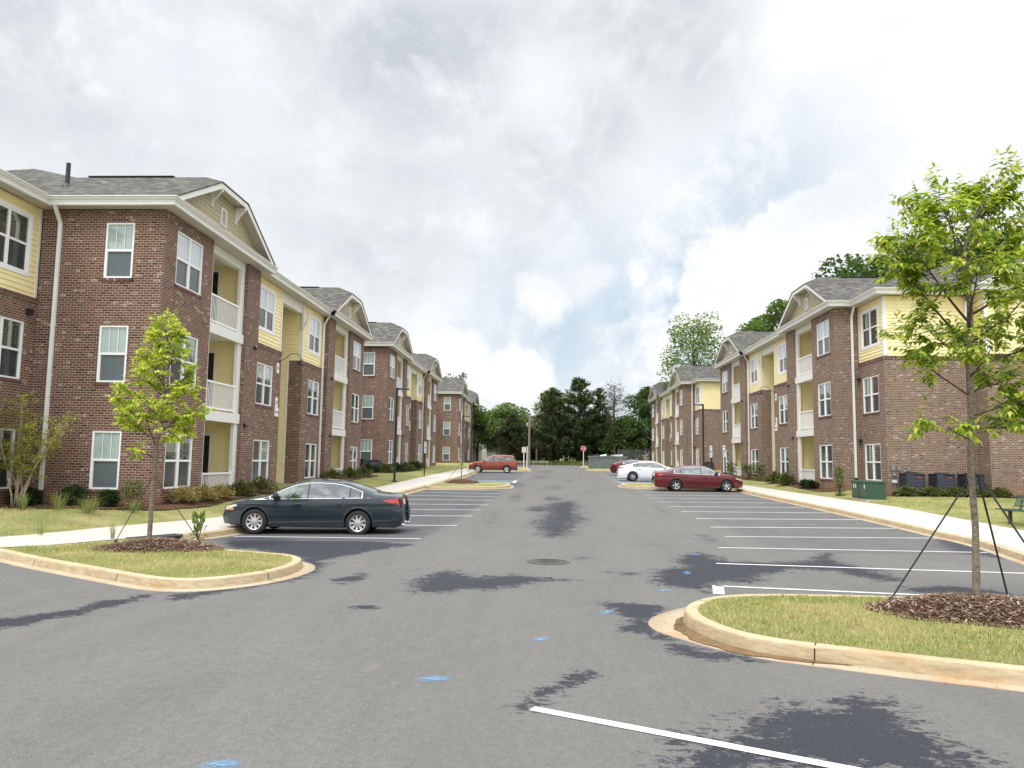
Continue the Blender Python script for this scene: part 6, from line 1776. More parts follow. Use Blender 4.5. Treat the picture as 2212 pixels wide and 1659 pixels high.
# ---- tufts of long grass
def tuft(loc, r_, h, n_, label, seed):
    random.seed(seed); mb = MB()
    for k in range(n_):
        a = random.random() * 6.28; d = Vector((math.cos(a), math.sin(a), 0)); b_ = d * random.random() * .12 * r_ / .4
        s_ = Vector((-d.y, d.x, 0)) * .005; hh = h * random.uniform(.5, 1.1); o_ = random.uniform(.2, 1) * r_
        m_ = b_ + d * o_ * .35 + Vector((0, 0, hh * .7)); t_ = b_ + d * o_ + Vector((0, 0, hh * random.uniform(.7, 1.05)))
        mb.face([b_ - s_, b_ + s_, m_ + s_ * .8, m_ - s_ * .8]); mb.face([m_ - s_ * .8, m_ + s_ * .8, t_])
    o = mb.build('grass_tuft', M['longgrass'], loc=loc); tag(o, label, 'grass tuft', 'tufts of ornamental grass in front of the left wall')
for k, (x, y, r_, h, n_, lb) in enumerate(((-15.0, 21.6, .35, .5, 30, 'thin grass tuft at the foot of the multi stemmed tree'), (-13.75, 21.3, .55, .62, 70, 'tall arching grass tuft between the two round shrubs'),
                           (-12.7, 21.0, .65, .55, 110, 'broad green grass tuft below the ground floor window'), (-14.5, 20.9, .3, .5, 90, 'short grass tuft at the edge of the left lawn'), (-12.0, 22.1, .5, .5, 60, 'wispy grass tuft close to the left brick corner'),
                           (-11.6, 17.4, .22, .42, 30, 'few thin weeds left of the mulch mound beside the sidewalk'), (-9.6, 16.9, .2, .45, 26, 'few thin weeds behind the left mulch mound'))):
    tuft(onL(x, y) if x < -11.9 or y > 20 else (x, y, .08), r_, h, n_, lb, 80 + k)
# ---- crape myrtle at the far left
random.seed(31)
t = thing('crape_myrtle', onL(-15.5, 22.15), 'multi stemmed crape myrtle in front of the white downspout at the far left', 'tree')
tr, lf = MB(), MB()
stems = [(-.75, -.1, 2.6), (-.25, .1, 3.2), (.1, -.1, 3.0), (.7, .1, 2.5), (1.35, -.05, 2.5), (.4, -.25, 2.2), (-1.0, .05, 1.9), (.95, -.2, 1.9), (.05, .15, 2.4)]
for (dx, dy, hz) in stems:
    b0 = Vector((random.uniform(-.15, .15), random.uniform(-.1, .1), 0)); pts = [b0]
    for k in range(1, 8):
        t_ = k / 7; pts.append(b0 + Vector((dx * t_ ** 1.6, dy * t_, hz * t_)) + rv(.035))
    tr.tube(pts, [lerp(.034, .006, k / 7) for k in range(8)], 6)
    for k in range(3, 8):
        for j in range(3):
            a = random.random() * 6.28; L = random.uniform(.2, .5); q = pts[k]
            e = q + Vector((math.cos(a) * L, math.sin(a) * L * .8, random.uniform(.0, .25)))
            tr.tube([q, e], [.006, .003], 3, cap=False)
            for _ in range(42):
                p_ = q.lerp(e, random.random() ** .7) + rv(.10); p_.z += random.uniform(-.03, .06)
                leaflet(lf, p_, (Vector((random.uniform(-1, 1), random.uniform(-1, 1), random.uniform(-.3, .3)))).normalized(), Vector((0, 0, 1)), random.uniform(.06, .10), .05)
tr.build('trunk', M['bark_pale'], t, smooth=True); lf.build('foliage', M['leaf_myrtle'], t)

# ---- sparse saplings on far islands
def sapling(loc, h, label, seed, leafy=0, lean=.0):
    random.seed(seed); t = thing('street_tree', loc, label, 'tree', 'small bare saplings on the far islands'); tr = MB(); lf = MB()
    pts = [(0, 0, -.1), (.02, 0, h * .35), (-.01, 0, h * .7), (lean, 0, h)]; tr.tube(pts, [.035, .03, .018, .006], 6)
    for k in range(16):
        z = h * random.uniform(.35, .95); a = random.random() * 6.28; L = (h - z) * .45 + .25
        tr.tube([(0, 0, z), (math.cos(a) * L * .5, math.sin(a) * L * .5, z + L * .8), (math.cos(a) * L * .7, math.sin(a) * L * .7, z + L * 1.35)], [.012, .008, .004], 4, cap=False)
        for _ in range(leafy): leaflet(lf, Vector((math.cos(a) * L * .5, math.sin(a) * L * .5, z + L * .8)) + rv(.25), rv().normalized(), Vector((0, 0, 1)), .09, .04)
    tr.build('trunk', M['bark'], t)
    if leafy: lf.build('foliage', M['leaf_spring'], t)
sapling((-5.0, 45.0, z2(-5, 45) + .2), 3.4, 'thin leafless sapling on the second left island', 1, 3)
sapling((8.6, 52.2 - 4.4, z4(8.6, 47.8)), 3.6, 'thin leafless sapling behind the maroon car on the right island', 2, 2)
guy((-5.85, 44.3, .58), (-5.02, 45.0, 1.75), .012, 'left guy strap of the sapling on the second left island')
guy((-3.9, 44.6, .58), (-4.98, 45.0, 1.75), .012, 'right guy strap of the sapling on the second left island')

# ---- background trees
def crown_tree(loc, H, rad, z0, mat, bark_m, label, seed, n_=7000, ls=.33, lobes=16, name_='broadleaf_tree', airy=0.0, grp='trees beyond the end of the lot', tall=1.0, trunk_r=.22):
    random.seed(seed); t = thing(name_, loc, label, 'tree', grp); tr, lf = MB(), MB()
    tr.tube([(0, 0, -.5), (.1, 0, z0), (-.1, .1, z0 + (H - z0) * .5), (0, 0, H * .92)], [trunk_r, trunk_r * .8, trunk_r * .5, .04], 8)
    L = []
    for k in range(lobes):
        f = (k + .5) / lobes; z = lerp(z0 + rad * .15, H - rad * .28, f ** .85)
        prof = math.sin(math.pi * min(1, .25 + .62 * f)) ** .7
        a = k * 2.4 + random.uniform(-.4, .4); rr = rad * prof * random.uniform(.45, .78)
        c = Vector((math.cos(a) * rr, math.sin(a) * rr, z)); r_ = rad * random.uniform(.30, .50) * (1 - .25 * f)
        L.append((c, r_)); tr.tube([(0, 0, max(z0 * .7, c.z - rad * .7)), c * .5 + Vector((0, 0, c.z * .5 - rad * .15)), c], [trunk_r * .35, trunk_r * .2, .03], 5, cap=False)
    for k in range(n_):
        c, r_ = random.choice(L)
        p = rv()
        while p.length > 1: p = rv()
        if airy < .5: p = p.normalized() * (random.random() ** .35)
        q = c + Vector((p.x * r_ * 1.15, p.y * r_ * 1.15, p.z * r_ * .8 * tall)) + rv(r_ * .10)
        d = (p + rv(.7)).normalized(); s_ = d.cross(Vector((0, 0, 1)) + rv(.6)).normalized(); e = ls * random.uniform(.45, 1.25)
        lf.face([q - s_ * e * .5, q + d * e * .5 * .8 - s_ * e * .1, q + s_ * e * .5, q - d * e * .5])
    tr.build('trunk', M[bark_m], t, smooth=True); lf.build('crown', M[mat], t)
    return t
def conifer(loc, H, rad, z0, mat, label, seed, n_=8000, ls=.34, name_='cedar_tree', grp='trees beyond the end of the lot', round_=.0):
    random.seed(seed); t = thing(name_, loc, label, 'tree', grp); tr, lf = MB(), MB()
    tr.tube([(0, 0, -.5), (0, 0, H * .5), (0, 0, H * .98)], [.26, .16, .03], 8)
    nb = 210; B = []
    for k in range(nb):
        f = random.random() ** 1.15; z = lerp(z0, H, f); w_ = (1 - f) ** (.62 + round_) * (1 if f > .08 else .55 + f * 5.6)
        L = rad * w_ * random.uniform(.72, 1.12) + .18; a = random.random() * 6.28
        tip = Vector((math.cos(a) * L, math.sin(a) * L, z + L * random.uniform(.05, .42))); B.append((Vector((0, 0, z - .15 * L)), tip, L))
    tot = sum(b_[2] ** 1.1 for b_ in B)
    for b0, tip, L in B:
        tr.tube([b0, tip], [.035, .01], 3, cap=False)
        for _ in range(int(n_ * L ** 1.1 / tot)):
            t_ = random.random() ** .55; q = b0.lerp(tip, t_) + rv(.12 + .17 * L * (1.1 - t_)); q.z += random.uniform(-.2, .12)
            d = ((tip - b0).normalized() + rv(.6)).normalized(); s_ = d.cross(Vector((0, 0, 1)) + rv(.4)).normalized(); e = ls * random.uniform(.5, 1.25)
            lf.face([q - s_ * e * .34, q + d * e * .8, q + s_ * e * .34, q - d * e * .4])
    tr.build('trunk', M['bark_dark'], t, smooth=True); lf.build('crown', M[mat], t)
    return t
def gl(x, y): return (x, y, terrain_h(x, y) - .1)
conifer(gl(.6, 119), 11.8, 3.6, .9, 'leaf_cedar', 'broad dark cedar left of the tallest cedar at the road end', 101, 18000, round_=-.16)
conifer(gl(5.0, 121), 13.6, 4.0, .8, 'leaf_cedar', 'tallest dark pointed cedar above the stop sign', 102, 22000, round_=-.12)
conifer(gl(8.2, 124), 12.2, 3.2, 1.0, 'leaf_cedar', 'dark cedar close behind the right side of the tallest cedar', 103, 14000, round_=-.1)
crown_tree(gl(1.0, 126), 12.6, 3.4, 4, 'leaf_dec', 'bark_dark', 'green broadleaf top showing behind the left cedar', 104, 6000)
crown_tree(gl(-6.4, 123), 9.8, 4.3, 1.6, 'leaf_dec', 'bark_dark', 'rounded bright green tree behind the red SUV', 105, 12000)
crown_tree(gl(-11.5, 126), 9.3, 3.8, 2.0, 'leaf_dec', 'bark_dark', 'bright green tree at the end of the left building row', 106, 9000)
conifer(gl(-5.4, 118.8), 7.9, 2.6, .3, 'leaf_cedar', 'dark green conical cedar in front of the rounded green tree', 107, 12000, ls=.3)
conifer(gl(-2.6, 122), 5.6, 2.0, .1, 'leaf_cedar', 'low dark cedar behind the wooden utility poles', 108, 8000, ls=.3)
crown_tree(gl(12.0, 118.8), 7.6, 3.6, .6, 'leaf_dark', 'bark_dark', 'low green tree under the bare topped pine', 109, 9000)
crown_tree(gl(16.2, 123), 13.2, 4.6, 1.0, 'leaf_dark', 'bark_dark', 'large dark rounded tree beside the right building row', 110, 15000, lobes=22)
crown_tree(gl(20.5, 127), 13.8, 4.2, 1.0, 'leaf_dec', 'bark_dark', 'bright topped tree behind the large dark tree on the right', 111, 8000)
crown_tree(gl(26, 126), 14, 5.0, 1.0, 'leaf_dark', 'bark_dark', 'dark tree hidden behind the far right building', 112, 6000)
crown_tree(gl(-17, 130), 11, 4.5, 1.0, 'leaf_dec', 'bark_dark', 'green tree hidden behind the far left building', 113, 5000)
crown_tree(gl(3.2, 129), 8.5, 5.5, .1, 'leaf_dark', 'bark_dark', 'dark filler tree deep behind the cedars', 114, 12000)
crown_tree(gl(9.5, 129), 8.5, 5.5, .1, 'leaf_dark', 'bark_dark', 'dark filler tree deep behind the bare pine', 115, 12000)
# tall pine with thin open crown
random.seed(77)
t = thing('pine_tree', gl(10.1, 117.5), 'tall thin pine with a sparse bare looking crown', 'tree', 'trees beyond the end of the lot')
tr, lf = MB(), MB(); tr.tube([(0, 0, -.3), (.1, 0, 5), (-.05, 0, 10), (.05, 0, 14.4)], [.24, .20, .14, .03], 8)
for k in range(150):
    f = random.random(); z = lerp(5.2, 14.4, f ** .8); a = random.random() * 6.28
    L = (2.6 if z > 10.2 else 1.9) * (1 - max(0, (z - 11) / 4.2) ** 2 * .6) * random.uniform(.4, 1)
    m_ = Vector((math.cos(a) * L * .5, math.sin(a) * L * .5, z + .12 * L)); e = Vector((math.cos(a) * L, math.sin(a) * L, z + L * random.uniform(.1, .4)))
    tr.tube([(0, 0, z), m_, e], [.045, .03, .012], 3, cap=False)
    for _ in range(5):
        q = m_.lerp(e, random.random()); g_ = q + rv(.55) + Vector((0, 0, .15)); tr.tube([q, g_], [.014, .008], 3, cap=False)
        for _ in range(5):
            s_ = rv(.12); c = g_ + rv(.12); lf.face([c - s_, c + rv(.05), c + s_])
tr.build('trunk', M['bark_dark'], t); lf.build('crown', M['leaf_pine'], t)
def young_pine(loc, H, label, seed): pass
crown_tree((20.0, 106, 1.6), 21.2, 5.0, 3.5, 'leaf_spring', 'bark_dark', 'tall airy pale green tree behind the far right building', 120, 9000, ls=.34, lobes=40, airy=1, tall=1.25)
crown_tree((27.0, 103, 1.6), 17.0, 3.8, 3.5, 'leaf_spring', 'bark_dark', 'smaller airy tree next to the tall pale green tree', 121, 3500, ls=.34, lobes=26, airy=1, tall=1.2)
crown_tree((24.8, 84, 1.4), 18.6, 5.0, 2, 'leaf_dec', 'bark_dark', 'green tree top showing above the right building roof', 122, 16000, ls=.36)
crown_tree((31.5, 72, 1.2), 21.6, 8.0, 2, 'leaf_dark', 'bark_dark', 'large dark tree behind the roof of the nearest right building', 123, 30000, ls=.42, lobes=24)
crown_tree((39, 73, 1.2), 24.0, 7.5, 2, 'leaf_dark', 'bark_dark', 'very large dark tree behind the lime green tree at the far right', 124, 26000, ls=.42, lobes=24)
crown_tree((48, 66, 1.2), 21.5, 6.5, 2, 'leaf_dark', 'bark_dark', 'dark tree at the right edge behind the roofs', 125, 20000, ls=.42, lobes=24)
crown_tree((-17.2, 143, 1.8), 17.0, 3.2, 5, 'leaf_dark', 'bark_dark', 'thin dark tree top above the farthest left roof', 126, 1500, ls=.4, lobes=22, airy=1)
# weedy bank under the trees
random.seed(9); mb = MB()
for k in range(9000):
    x = random.uniform(-9, 20); y = random.uniform(116.5, 121); z = terrain_h(x, y) if y > 118 else P(y) + .1
    a = random.random() * 6.28; h = random.uniform(.2, .8); s_ = Vector((math.cos(a), math.sin(a), 0)) * .05
    b_ = Vector((x, y, z - .1)); mb.face([b_ - s_, b_ + s_, b_ + rv(.2) * .8 + Vector((0, 0, h))])
tag(mb.build('undergrowth', M['longgrass']), 'yellow green weedy undergrowth at the foot of the far trees', 'undergrowth', kind='stuff')
# ------------------------------------------------------------------ street furniture and services
galv = plain('galvanised', (.42, .43, .42), .45, metal=.5)
def lamp_post(loc, H, arm, label):
    t = thing('lamp_post', loc, label, 'lamp post', 'dark square lamp posts behind the kerbs')
    q = MB(); q.box(-.06, .06, -.06, .06, 0, H); q.box(-.15, .15, -.15, .15, -.2, .04); q.build('post', M['black'], t)
    q = MB(); q.box(min(0, arm * .14), max(0, arm * .14), -.05, .05, H - .14, H - .02); q.build('arm', M['black'], t)
    q = MB(); a, b = sorted((arm * .14, arm * .72)); q.box(a, b, -.16, .16, H - .12, H - .03); q.build('lamp_head', M['black'], t, bevel=.02)
    q = MB(); q.box(a + .06, b - .06, -.12, .12, H - .128, H - .121); q.build('lamp_lens', plain('lens_off', (.55, .55, .5), .2), t)
lamp_post((-9.0, 45.4, .62), 5.55, 1, 'dark lamp post by the left sidewalk in front of the middle building')
lamp_post((-8.85, 80, 1.0), 5.55, 1, 'dark lamp post farther along the left row before the farthest building')
lamp_post((12.4, 62, .82), 5.85, -1, 'dark lamp post behind the maroon car on the right')
def post_sign(loc, H, w_, h_, mat, label, cat, name_='road_sign', face=-1, r_=.03, pm=None, top=0, grp=None, lean=0.0, rz_=0.0):
    t = thing(name_, loc, label, cat, grp); t.rotation_euler = (0, lean, rz_)
    q = MB(); q.box(-r_, r_, -r_, r_, -.3, H); q.build('post', pm or M['black'], t)
    q = MB(); q.box(-w_ / 2, w_ / 2, face * (r_ + .012), face * (r_ + .002), H - h_ + .03, H + .03); o = q.build('sign_plate', mat, t, bevel=.004)
    return t, o
signwhite = plain('sign_white', (.75, .76, .76), .4); signblue = plain('sign_blue', (.03, .10, .42), .4)
for (x, y, zz, lean, lb) in ((11.35, 54, .72, 0, 'reserved parking sign right behind the dark right lamp post'), (12.3, 54, .76, R(-2.5), 'leaning reserved parking sign in front of the right balcony'), (-8.85, 55.5, .74, 0, 'reserved parking sign in front of the middle left building')):
    t, pl_ = post_sign((x, y, zz), 2.42, .30, .80, signwhite, lb, 'parking sign', 'parking_sign', grp='reserved parking signs at the kerb', lean=lean, rz_=R(-68 if x > 0 else 68))
    q = MB(); q.box(-.07, .07, -.05, -.046, 1.95, 2.12); q.build('sign_symbol', signblue, pl_)
    q = MB(); q.box(-.11, .11, -.05, -.046, 1.78, 1.82); q.box(-.11, .11, -.05, -.046, 2.3, 2.34); q.build('sign_lettering', plain('sign_green', (.03, .22, .10), .4), pl_)
post_sign((-2.6, 86, 1.08), 2.35, .46, .62, plain('sign_cream', (.62, .58, .46), .5), 'blank cream sign board on a white post at the far island', 'sign', 'sign_board', pm=M['trim'], r_=.045)
t = thing('marker_post', (-2.4, 92, 1.1), 'plain white post behind the cream sign board', 'post'); q = MB(); q.box(-.05, .05, -.05, .05, -.2, 2.5); q.box(-.06, .06, -.06, .06, 2.5, 2.56); q.build('post', M['trim'], t)
# stop sign
t = thing('stop_sign', (4.95, 106, 1.62), 'red octagonal STOP sign on a white post at the end of the lot', 'stop sign')
q = MB(); q.box(-.045, .045, -.04, .04, -.3, 2.3); q.build('post', M['trim'], t)
def octa(r_, y, zc): return [(r_ * math.cos(R(22.5 + 45 * k)), y, zc + r_ * math.sin(R(22.5 + 45 * k))) for k in range(8)]
zc = 2.1
q = MB(); a, b = octa(.37, -.06, zc), octa(.37, -.05, zc); q.face(a); q.face(b[::-1])
for k in range(8): q.face([a[k], a[(k + 1) % 8], b[(k + 1) % 8], b[k]])
p_ = q.build('sign_border', M['vinyl'], t)
q = MB(); q.face(octa(.34, -.064, zc)); q.build('sign_face', plain('stop_red', (.52, .02, .03), .4), p_)
me = text_mesh('STOP', .27, 'lettering'); me.materials.append(M['vinyl']); o = bpy.data.objects.new('lettering', me); COL.objects.link(o); o.parent = p_
o.matrix_local = Matrix(((1, 0, 0, 0), (0, 0, -1, -.068), (0, 1, 0, zc), (0, 0, 0, 1)))
# utility poles and wires
wood = bark('weathered_pole', (.16, .13, .10), (.32, .27, .22), 5)
for (x, y, h, r_, lb) in ((-2.72, 115.6, 7.6, .19, 'taller dark wooden utility pole'), (-1.62, 118.6, 6.3, .15, 'shorter pale wooden utility pole right of the taller one')):
    t = thing('utility_pole', (x, y, 1.5), lb, 'utility pole', 'wooden utility poles at the road end'); q = MB(); q.tube([(0, 0, -.5), (0, 0, h)], [r_, r_ * .72], 10); q.build('pole', wood, t)
    if h > 7: q = MB(); q.lathe([(.0, 0), (.16, 0), (.16, .55), (0, .6)], (-.32, 0, h - 2.0), 'z', 10); q.box(-.3, 0, -.03, .03, h - 1.75, h - 1.7); q.build('transformer_can', galv, t)
for k, (z0, z1) in enumerate(((7.2, 6.2), (6.9, 5.9), (5.9, 5.0))):
    q = MB(); pts = []
    for i in range(13):
        t_ = i / 12; pts.append((lerp(-2.72, -26, t_), lerp(115.6, 126, t_), lerp(z0, z1, t_) + 1.5 - .9 * 4 * t_ * (1 - t_)))
    q.tube(pts, .022, 4); tag(q.build('utility_wire', M['black']), ['top', 'middle', 'lowest'][k] + ' utility wire running left from the tall pole', 'wire', 'utility wires')
q = MB(); q.tube([(-1.6, 118.5, 5.8), (-.75, 118.2, 1.6)], .025, 4); tag(q.build('guy_wire', plain('yellow_guard', (.5, .45, .15), .5)), 'yellowish guy wire bracing the shorter utility pole', 'wire')
# roll-off dumpster with rubbish
t = thing('roll_off_dumpster', (7.0, 90.5, 1.02), 'grey green roll off dumpster filled with rubbish at the far right of the lot', 'dumpster')
dg = plain('dumpster_paint', (.15, .185, .185), .6, noise=.25, nscale=3)
L2, W2, H2 = 2.15, 1.2, 1.55
q = MB()
for (x0, x1, y0, y1) in ((-L2, L2, -W2, -W2 + .05), (-L2, L2, W2 - .05, W2), (-L2, -L2 + .05, -W2 + .05, W2 - .05), (L2 - .05, L2, -W2 + .05, W2 - .05)): q.box(x0, x1, y0, y1, .15, H2)
q.box(-L2 + .05, L2 - .05, -W2 + .05, W2 - .05, .15, .25); q.build('container', dg, t)
q = MB()
for k in range(11):
    x = -L2 + .1 + k * (2 * L2 - .2) / 10; q.box(x - .05, x + .05, -W2 - .09, -W2, .2, H2 - .1)
q.box(-L2 - .03, L2 + .03, -W2 - .11, -W2 + .03, H2 - .1, H2 + .04); q.box(-L2 - .03, L2 + .03, W2 - .03, W2 + .1, H2 - .1, H2 + .04); q.box(-L2 - .1, -L2, -W2, W2, H2 - .1, H2 + .04); q.box(L2, L2 + .1, -W2, W2, H2 - .1, H2 + .04)
q.build('ribs', dg, t)
q = MB(); q.box(-L2, L2, -W2 + .1, -W2 + .3, .0, .15); q.box(-L2, L2, W2 - .3, W2 - .1, .0, .15); q.build('skids', M['black'], t)
q = MB(); 
for (x0, z0, x1, z1) in ((.9, .4, 1.5, 1.35), (1.5, 1.35, 2.05, .4)): q.tube([(x0, -W2 - .1, z0), (x1, -W2 - .1, z1)], .03, 5)
q.build('door_brace', galv, t)
random.seed(4)
for k, (x, y, a, mt, lb) in enumerate(((-.55, -.2, .2, 'trim', 'white board lying on top of the rubbish'), (.9, 0, -.25, 'soffit', 'cream sheet sticking out of the dumpster'), (1.35, .3, .12, 'trim', 'white panel leaning over the dumpster rim'), (-1.4, .1, .1, 'black', 'dark bag on top of the rubbish'), (.2, .4, -.1, 'blackplastic', 'dark scrap in the middle of the dumpster'))):
    q = MB(); q.obox((0, 0, 0), (.45 * math.cos(a), 0, .45 * math.sin(a)), (0, .35, 0), (-.06 * math.sin(a), 0, .06 * math.cos(a)))
    q.obox((.1, .1, .08), (.3, .1, .06), (-.1, .25, 0), (0, 0, .05))
    tag(q.build('rubbish', M[mt], loc=(7.0 + x, 90.5 + y, 1.02 + 1.62), bevel=.02), lb, 'rubbish', 'rubbish piled in the dumpster')
q = MB(); q.grid([[(-L2 + .06 + i * .5, -W2 + .06 + j * .45, 1.35 + .12 * math.sin(i * 2.1 + j * 3)) for i in range(9)] for j in range(6)])
tag(q.build('rubbish', plain('mixed_rubbish', (.14, .12, .10), .9, noise=.6, nscale=4), loc=(7.0, 90.5, 1.02)), 'mixed dark rubbish filling the dumpster', 'rubbish', kind='stuff')
# chain-link fence far right
t = thing('chain_link_fence', (15.5, 115, 1.5), 'grey mesh fence with thin posts right of the dumpster', 'fence')
m, n, o_ = new_mat('fence_mesh'); 
ge = n.add('ShaderNodeTexCoord').outputs['Object']; s_ = n.add('ShaderNodeSeparateXYZ', {0: ge})
u1 = n.math('FRACT', n.math('MULTIPLY', n.math('ADD', s_.outputs[0], s_.outputs[2]), 9)); u2 = n.math('FRACT', n.math('MULTIPLY', n.math('SUBTRACT', s_.outputs[0], s_.outputs[2]), 9))
al = n.math('MAXIMUM', n.math('LESS_THAN', u1, .3), n.math('LESS_THAN', u2, .3))
b = n.add('ShaderNodeBsdfPrincipled', {'Base Color': (.10, .10, .10), 'Roughness': .6, 'Alpha': al}); n.nt.links.new(b.outputs[0], o_.inputs[0])
q = MB(); q.box(-5, 8, -.01, .01, 0, 2.3); q.build('mesh_panel', m, t)
for k in range(6): q = MB(); q.tube([(-5 + k * 2.6, .02, -.3), (-5 + k * 2.6, .02, 2.4)], .03, 6); q.build('fence_post', galv, t)
# guard rail at the road end
t = thing('guard_rail', (-3.5, 116.2, 1.45), 'low grey rail at the far left end of the road', 'guard rail'); q = MB(); q.box(-2.8, 3.8, -.03, .03, .28, .42); q.build('rail', galv, t)
for k in range(4): q = MB(); q.box(-2.6 + k * 2, -2.5 + k * 2, .03, .12, -.2, .45); q.build('rail_post', galv, t)
# distant houses
def house(loc, w_, d_, h_, rz, wallm, label, roof_h=1.8, wins=3):
    t = thing('house', loc, label, 'house', 'distant houses behind the trees', rz)
    q = MB(); q.box(-w_ / 2, w_ / 2, -d_ / 2, d_ / 2, -1, h_); q.face([(-w_ / 2, -d_ / 2, h_), (-w_ / 2, d_ / 2, h_), (-w_ / 2, 0, h_ + roof_h)]); q.face([(w_ / 2, -d_ / 2, h_), (w_ / 2, d_ / 2, h_), (w_ / 2, 0, h_ + roof_h)])
    q.build('wall', wallm, t)
    q = MB(); e = .35
    for sg in (-1, 1): q.face([(-w_ / 2 - e, sg * (d_ / 2 + e), h_ - .12), (w_ / 2 + e, sg * (d_ / 2 + e), h_ - .12), (w_ / 2 + e, 0, h_ + roof_h + .06), (-w_ / 2 - e, 0, h_ + roof_h + .06)])
    q.build('roof', M['shingle'], t, uv=True)
    for k in range(wins):
        x = -w_ / 2 + w_ * (k + .5) / wins
        q = MB(); q.box(x - .45, x + .45, -d_ / 2 - .03, -d_ / 2 + .02, h_ - 1.9, h_ - .7); wo = q.build('window', M['screen'], t, uv=True)
        q = MB(); q.box(x - .55, x - .45, -d_ / 2 - .05, -d_ / 2, h_ - 2.0, h_ - .6); q.box(x + .45, x + .55, -d_ / 2 - .05, -d_ / 2, h_ - 2.0, h_ - .6); q.build('frame', M['trim'], wo)
hw_ = plain('house_white', (.66, .66, .62), .7); hb = plain('house_tan', (.45, .42, .36), .8)
house((-3.0, 150, 3.4), 9, 8, 4.9, .1, hb, 'large pale house with a grey roof behind the utility poles', 2.2)
house((-13.2, 137, 1.9), 5, 6, 2.6, -.2, hw_, 'small white house at the left behind the SUV', 1.2, 2)
house((-10.5, 140, 1.9), 5, 6, 1.9, .15, hb, 'low tan house beside the small white house', 1.1, 2)

# ------------------------------------------------------------------ services by the right building
t = thing('pad_transformer', (14.33, 35.3, lawnR(14.3, 35.3)), 'dark green pad mounted transformer cabinet on the right lawn', 'transformer', rz=R(-2))
gm = plain('transformer_green', (.028, .075, .042), .45, noise=.15, nscale=2)
q = MB(); q.box(-.45, .45, -.89, .89, -.06, .03); q.build('pad', M['walk'], t)
q = MB(); q.box(-.42, .42, -.86, .86, .03, .74); q.build('cabinet', gm, t, bevel=.02)
q = MB(); q.box(-.46, .44, -.89, .89, .745, .83); q.build('lid', gm, t, bevel=.02)
q = MB(); q.box(-.432, -.42, -.01, .01, .06, .74); q.box(-.43, -.421, -.86, .86, .12, .13); q.build('door_seam', M['black'], t)
q = MB(); q.box(-.434, -.426, -.75, -.67, .5, .68); q.box(-.434, -.426, .3, .38, .5, .68); q.box(-.434, -.426, .55, .62, .5, .68); q.build('warning_sticker', signwhite, t)
def condenser(loc, w_, h_, label, s=1.0, grp='air conditioning condensers beside the buildings', rz=0):
    t = thing('condenser_unit', loc, label, 'air conditioner', grp, rz)
    bm_ = plain('condenser_dark', (.028, .034, .048), .45, noise=.15)
    q = MB(); q.box(-w_ / 2 - .06, w_ / 2 + .06, -w_ / 2 - .06, w_ / 2 + .06, -.3, .05); q.build('pad', M['walk'], t)
    q = MB(); q.box(-w_ / 2 + .03, w_ / 2 - .03, -w_ / 2 + .03, w_ / 2 - .03, .05, h_ - .04)
    q.build('coil', M['dark'], t)
    q = MB()
    for (a, b_) in ((-1, -1), (1, -1), (1, 1), (-1, 1)): q.box(a * w_ / 2 - .03, a * w_ / 2 + .03, b_ * w_ / 2 - .03, b_ * w_ / 2 + .03, .05, h_)
    q.box(-w_ / 2, w_ / 2, -w_ / 2, w_ / 2, h_ - .06, h_)
    q.box(-w_ / 2 - .01, -w_ / 2 + .35 * w_, -w_ / 2 - .012, -w_ / 2 + .02, .05, h_ - .05)
    nl = 13
    for k in range(nl):
        z = .09 + k * (h_ - .18) / nl
        for sg in (-1, 1):
            q.face([(-w_ / 2, sg * w_ / 2, z + .035), (w_ / 2, sg * w_ / 2, z + .035), (w_ / 2, sg * (w_ / 2 + .015), z), (-w_ / 2, sg * (w_ / 2 + .015), z)])
            q.face([(sg * w_ / 2, -w_ / 2, z + .035), (sg * w_ / 2, w_ / 2, z + .035), (sg * (w_ / 2 + .015), w_ / 2, z), (sg * (w_ / 2 + .015), -w_ / 2, z)])
    q.build('louvred_case', bm_, t)
    q = MB(); q.lathe([(w_ * .40, 0), (w_ * .40, .03), (w_ * .36, .03)], (0, 0, h_), 'z', 20)
    for k in range(5): q.lathe([(w_ * .07 * k, .02), (w_ * .07 * k + .008, .02)], (0, 0, h_), 'z', 20)
    q.build('fan_guard', M['black'], t)
    if grp:
        q = MB(); q.box(.06, .22, -w_ / 2 - .022, -w_ / 2 - .016, h_ - .22, h_ - .17); q.build('red_badge', plain('badge_red', (.45, .05, .06), .4), t)
for k, (x, lb) in enumerate(((16.80, 'dark condenser unit nearest the grey meter boxes'), (18.15, 'middle dark condenser unit under the right end wall'), (19.45, 'dark condenser unit behind the trunk of the right tree'))):
    condenser((x, 36.5, .66), .76, .98, lb)
condenser((-12.75, 56.4, .90), .85, .90, 'dark condenser in front of the middle left building')
condenser((-12.55, 51.0, .55), .62, 1.0, 'narrow dark condenser at the far end of the nearest left building')
condenser((-12.9, 52.6, .62), .70, 1.25, 'dark condenser behind the narrow one at the far end of the nearest left building')
condenser((16.9, 82.3, 1.15), .92, .93, 'distant dark condenser beside the far right building')
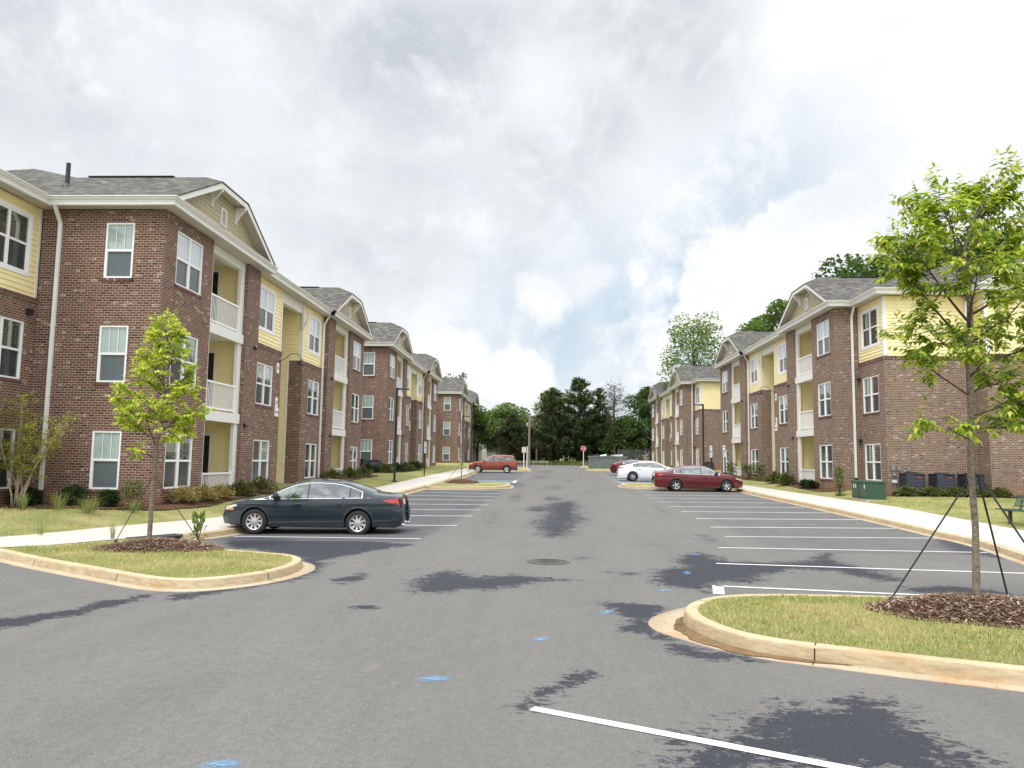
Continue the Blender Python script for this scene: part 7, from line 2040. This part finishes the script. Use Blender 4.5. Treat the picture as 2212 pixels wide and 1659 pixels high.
# meter boxes on the end wall
gbx = plain('grey_box', (.22, .23, .23), .5, metal=.2)
yW = 40.2 - 3.0
for k, (x, z, h, w_, lb) in enumerate(((15.98 + .25, 1.75, .22, .16, 'left grey disconnect box on the end wall'), (16.50, 1.75, .22, .16, 'middle grey disconnect box on the end wall'), (16.95, 1.74, .22, .15, 'right grey disconnect box on the end wall'), (16.28, 1.46, .18, .14, 'small meter box with a window below the left box'), (16.30, 1.16, .14, .20, 'lowest white grey box above the conduit'))):
    t = thing('service_box', (x, yW, z), lb, 'electrical box', 'electrical boxes on the right end wall')
    q = MB(); q.box(-w_ / 2, w_ / 2, -.11, -.003, 0, h); q.build('case', gbx if k < 4 else signwhite, t, bevel=.008)
    q = MB()
    if k < 3: q.tube([(.0, -.04, -.01), (.0, -.04, -.35 if k else -.12)], .014, 5)
    elif k == 3: q.lathe([(0, -.12), (.045, -.12), (.05, -.108)], (0, 0, .09), 'y', 12)
    else: q.tube([(.02, -.04, -.01), (.02, -.04, -.62)], .02, 5)
    q.build('conduit' if k != 3 else 'meter_window', galv, t)
# bench
t = thing('park_bench', (14.25, 24.0, lawnR(14.25, 24.0)), 'dark green metal mesh bench on black legs at the right edge', 'bench', rz=0)
bg_ = plain('bench_green', (.015, .06, .045), .4); 
m, n, o_ = new_mat('bench_mesh'); co = n.add('ShaderNodeTexCoord').outputs['Object']; s_ = n.add('ShaderNodeSeparateXYZ', {0: co})
a1 = n.math('LESS_THAN', n.math('FRACT', n.math('MULTIPLY', n.math('ADD', s_.outputs[1], n.math('ADD', s_.outputs[0], s_.outputs[2])), 32)), .42); a2_ = n.math('LESS_THAN', n.math('FRACT', n.math('MULTIPLY', n.math('SUBTRACT', s_.outputs[1], n.math('ADD', s_.outputs[0], s_.outputs[2])), 32)), .42)
b = n.add('ShaderNodeBsdfPrincipled', {'Base Color': (.02, .075, .055), 'Roughness': .4, 'Alpha': n.math('MAXIMUM', a1, a2_)}); n.nt.links.new(b.outputs[0], o_.inputs[0])
q = MB(); q.box(-.24, .24, -.92, .92, .452, .462); so_ = q.build('seat', m, t)
q = MB()
for x in (-.25, .25): q.tube([(x, -.93, .457), (x, .93, .457)], .018, 6)
for y in (-.93, .93): q.tube([(-.25, y, .457), (.25, y, .457)], .018, 6)
q.build('seat_rim', bg_, so_)
q = MB(); c0 = [(.32, -.92, .56), (.32, .92, .56), (.42, .92, .88), (.42, -.92, .88)]; q.face(c0); bo_ = q.build('backrest', m, t)
q = MB(); q.tube([c0[0], c0[1], c0[2], c0[3], c0[0]], .018, 6); q.build('backrest_rim', bg_, bo_)
for y in (-.62, .62):
    q = MB(); q.box(-.04, .04, y - .04, y + .04, -.25, .40); q.build('leg', M['black'], t)
    q = MB(); q.box(-.22, .24, y - .03, y + .03, .40, .445); q.tube([(.22, y, .42), (.33, y, .5), (.38, y, .75)], .03, 6); q.build('support', M['black'], t)
# small green service pedestal at far right edge
t = thing('utility_pedestal', (20.9, 33.6, lawnR(20.9, 33.6)), 'pale green plastic service pedestal at the right edge', 'utility box'); q = MB(); q.box(-.2, .2, -.2, .2, 0, .95); q.build('case', plain('pale_green', (.25, .42, .30), .5), t, bevel=.03)
q = MB()
for k in range(10): q.box(-.205, .205, -.206, -.2, .1 + k * .08, .13 + k * .08)
q.build('louvre', plain('pale_green_dark', (.12, .22, .15), .5), t)
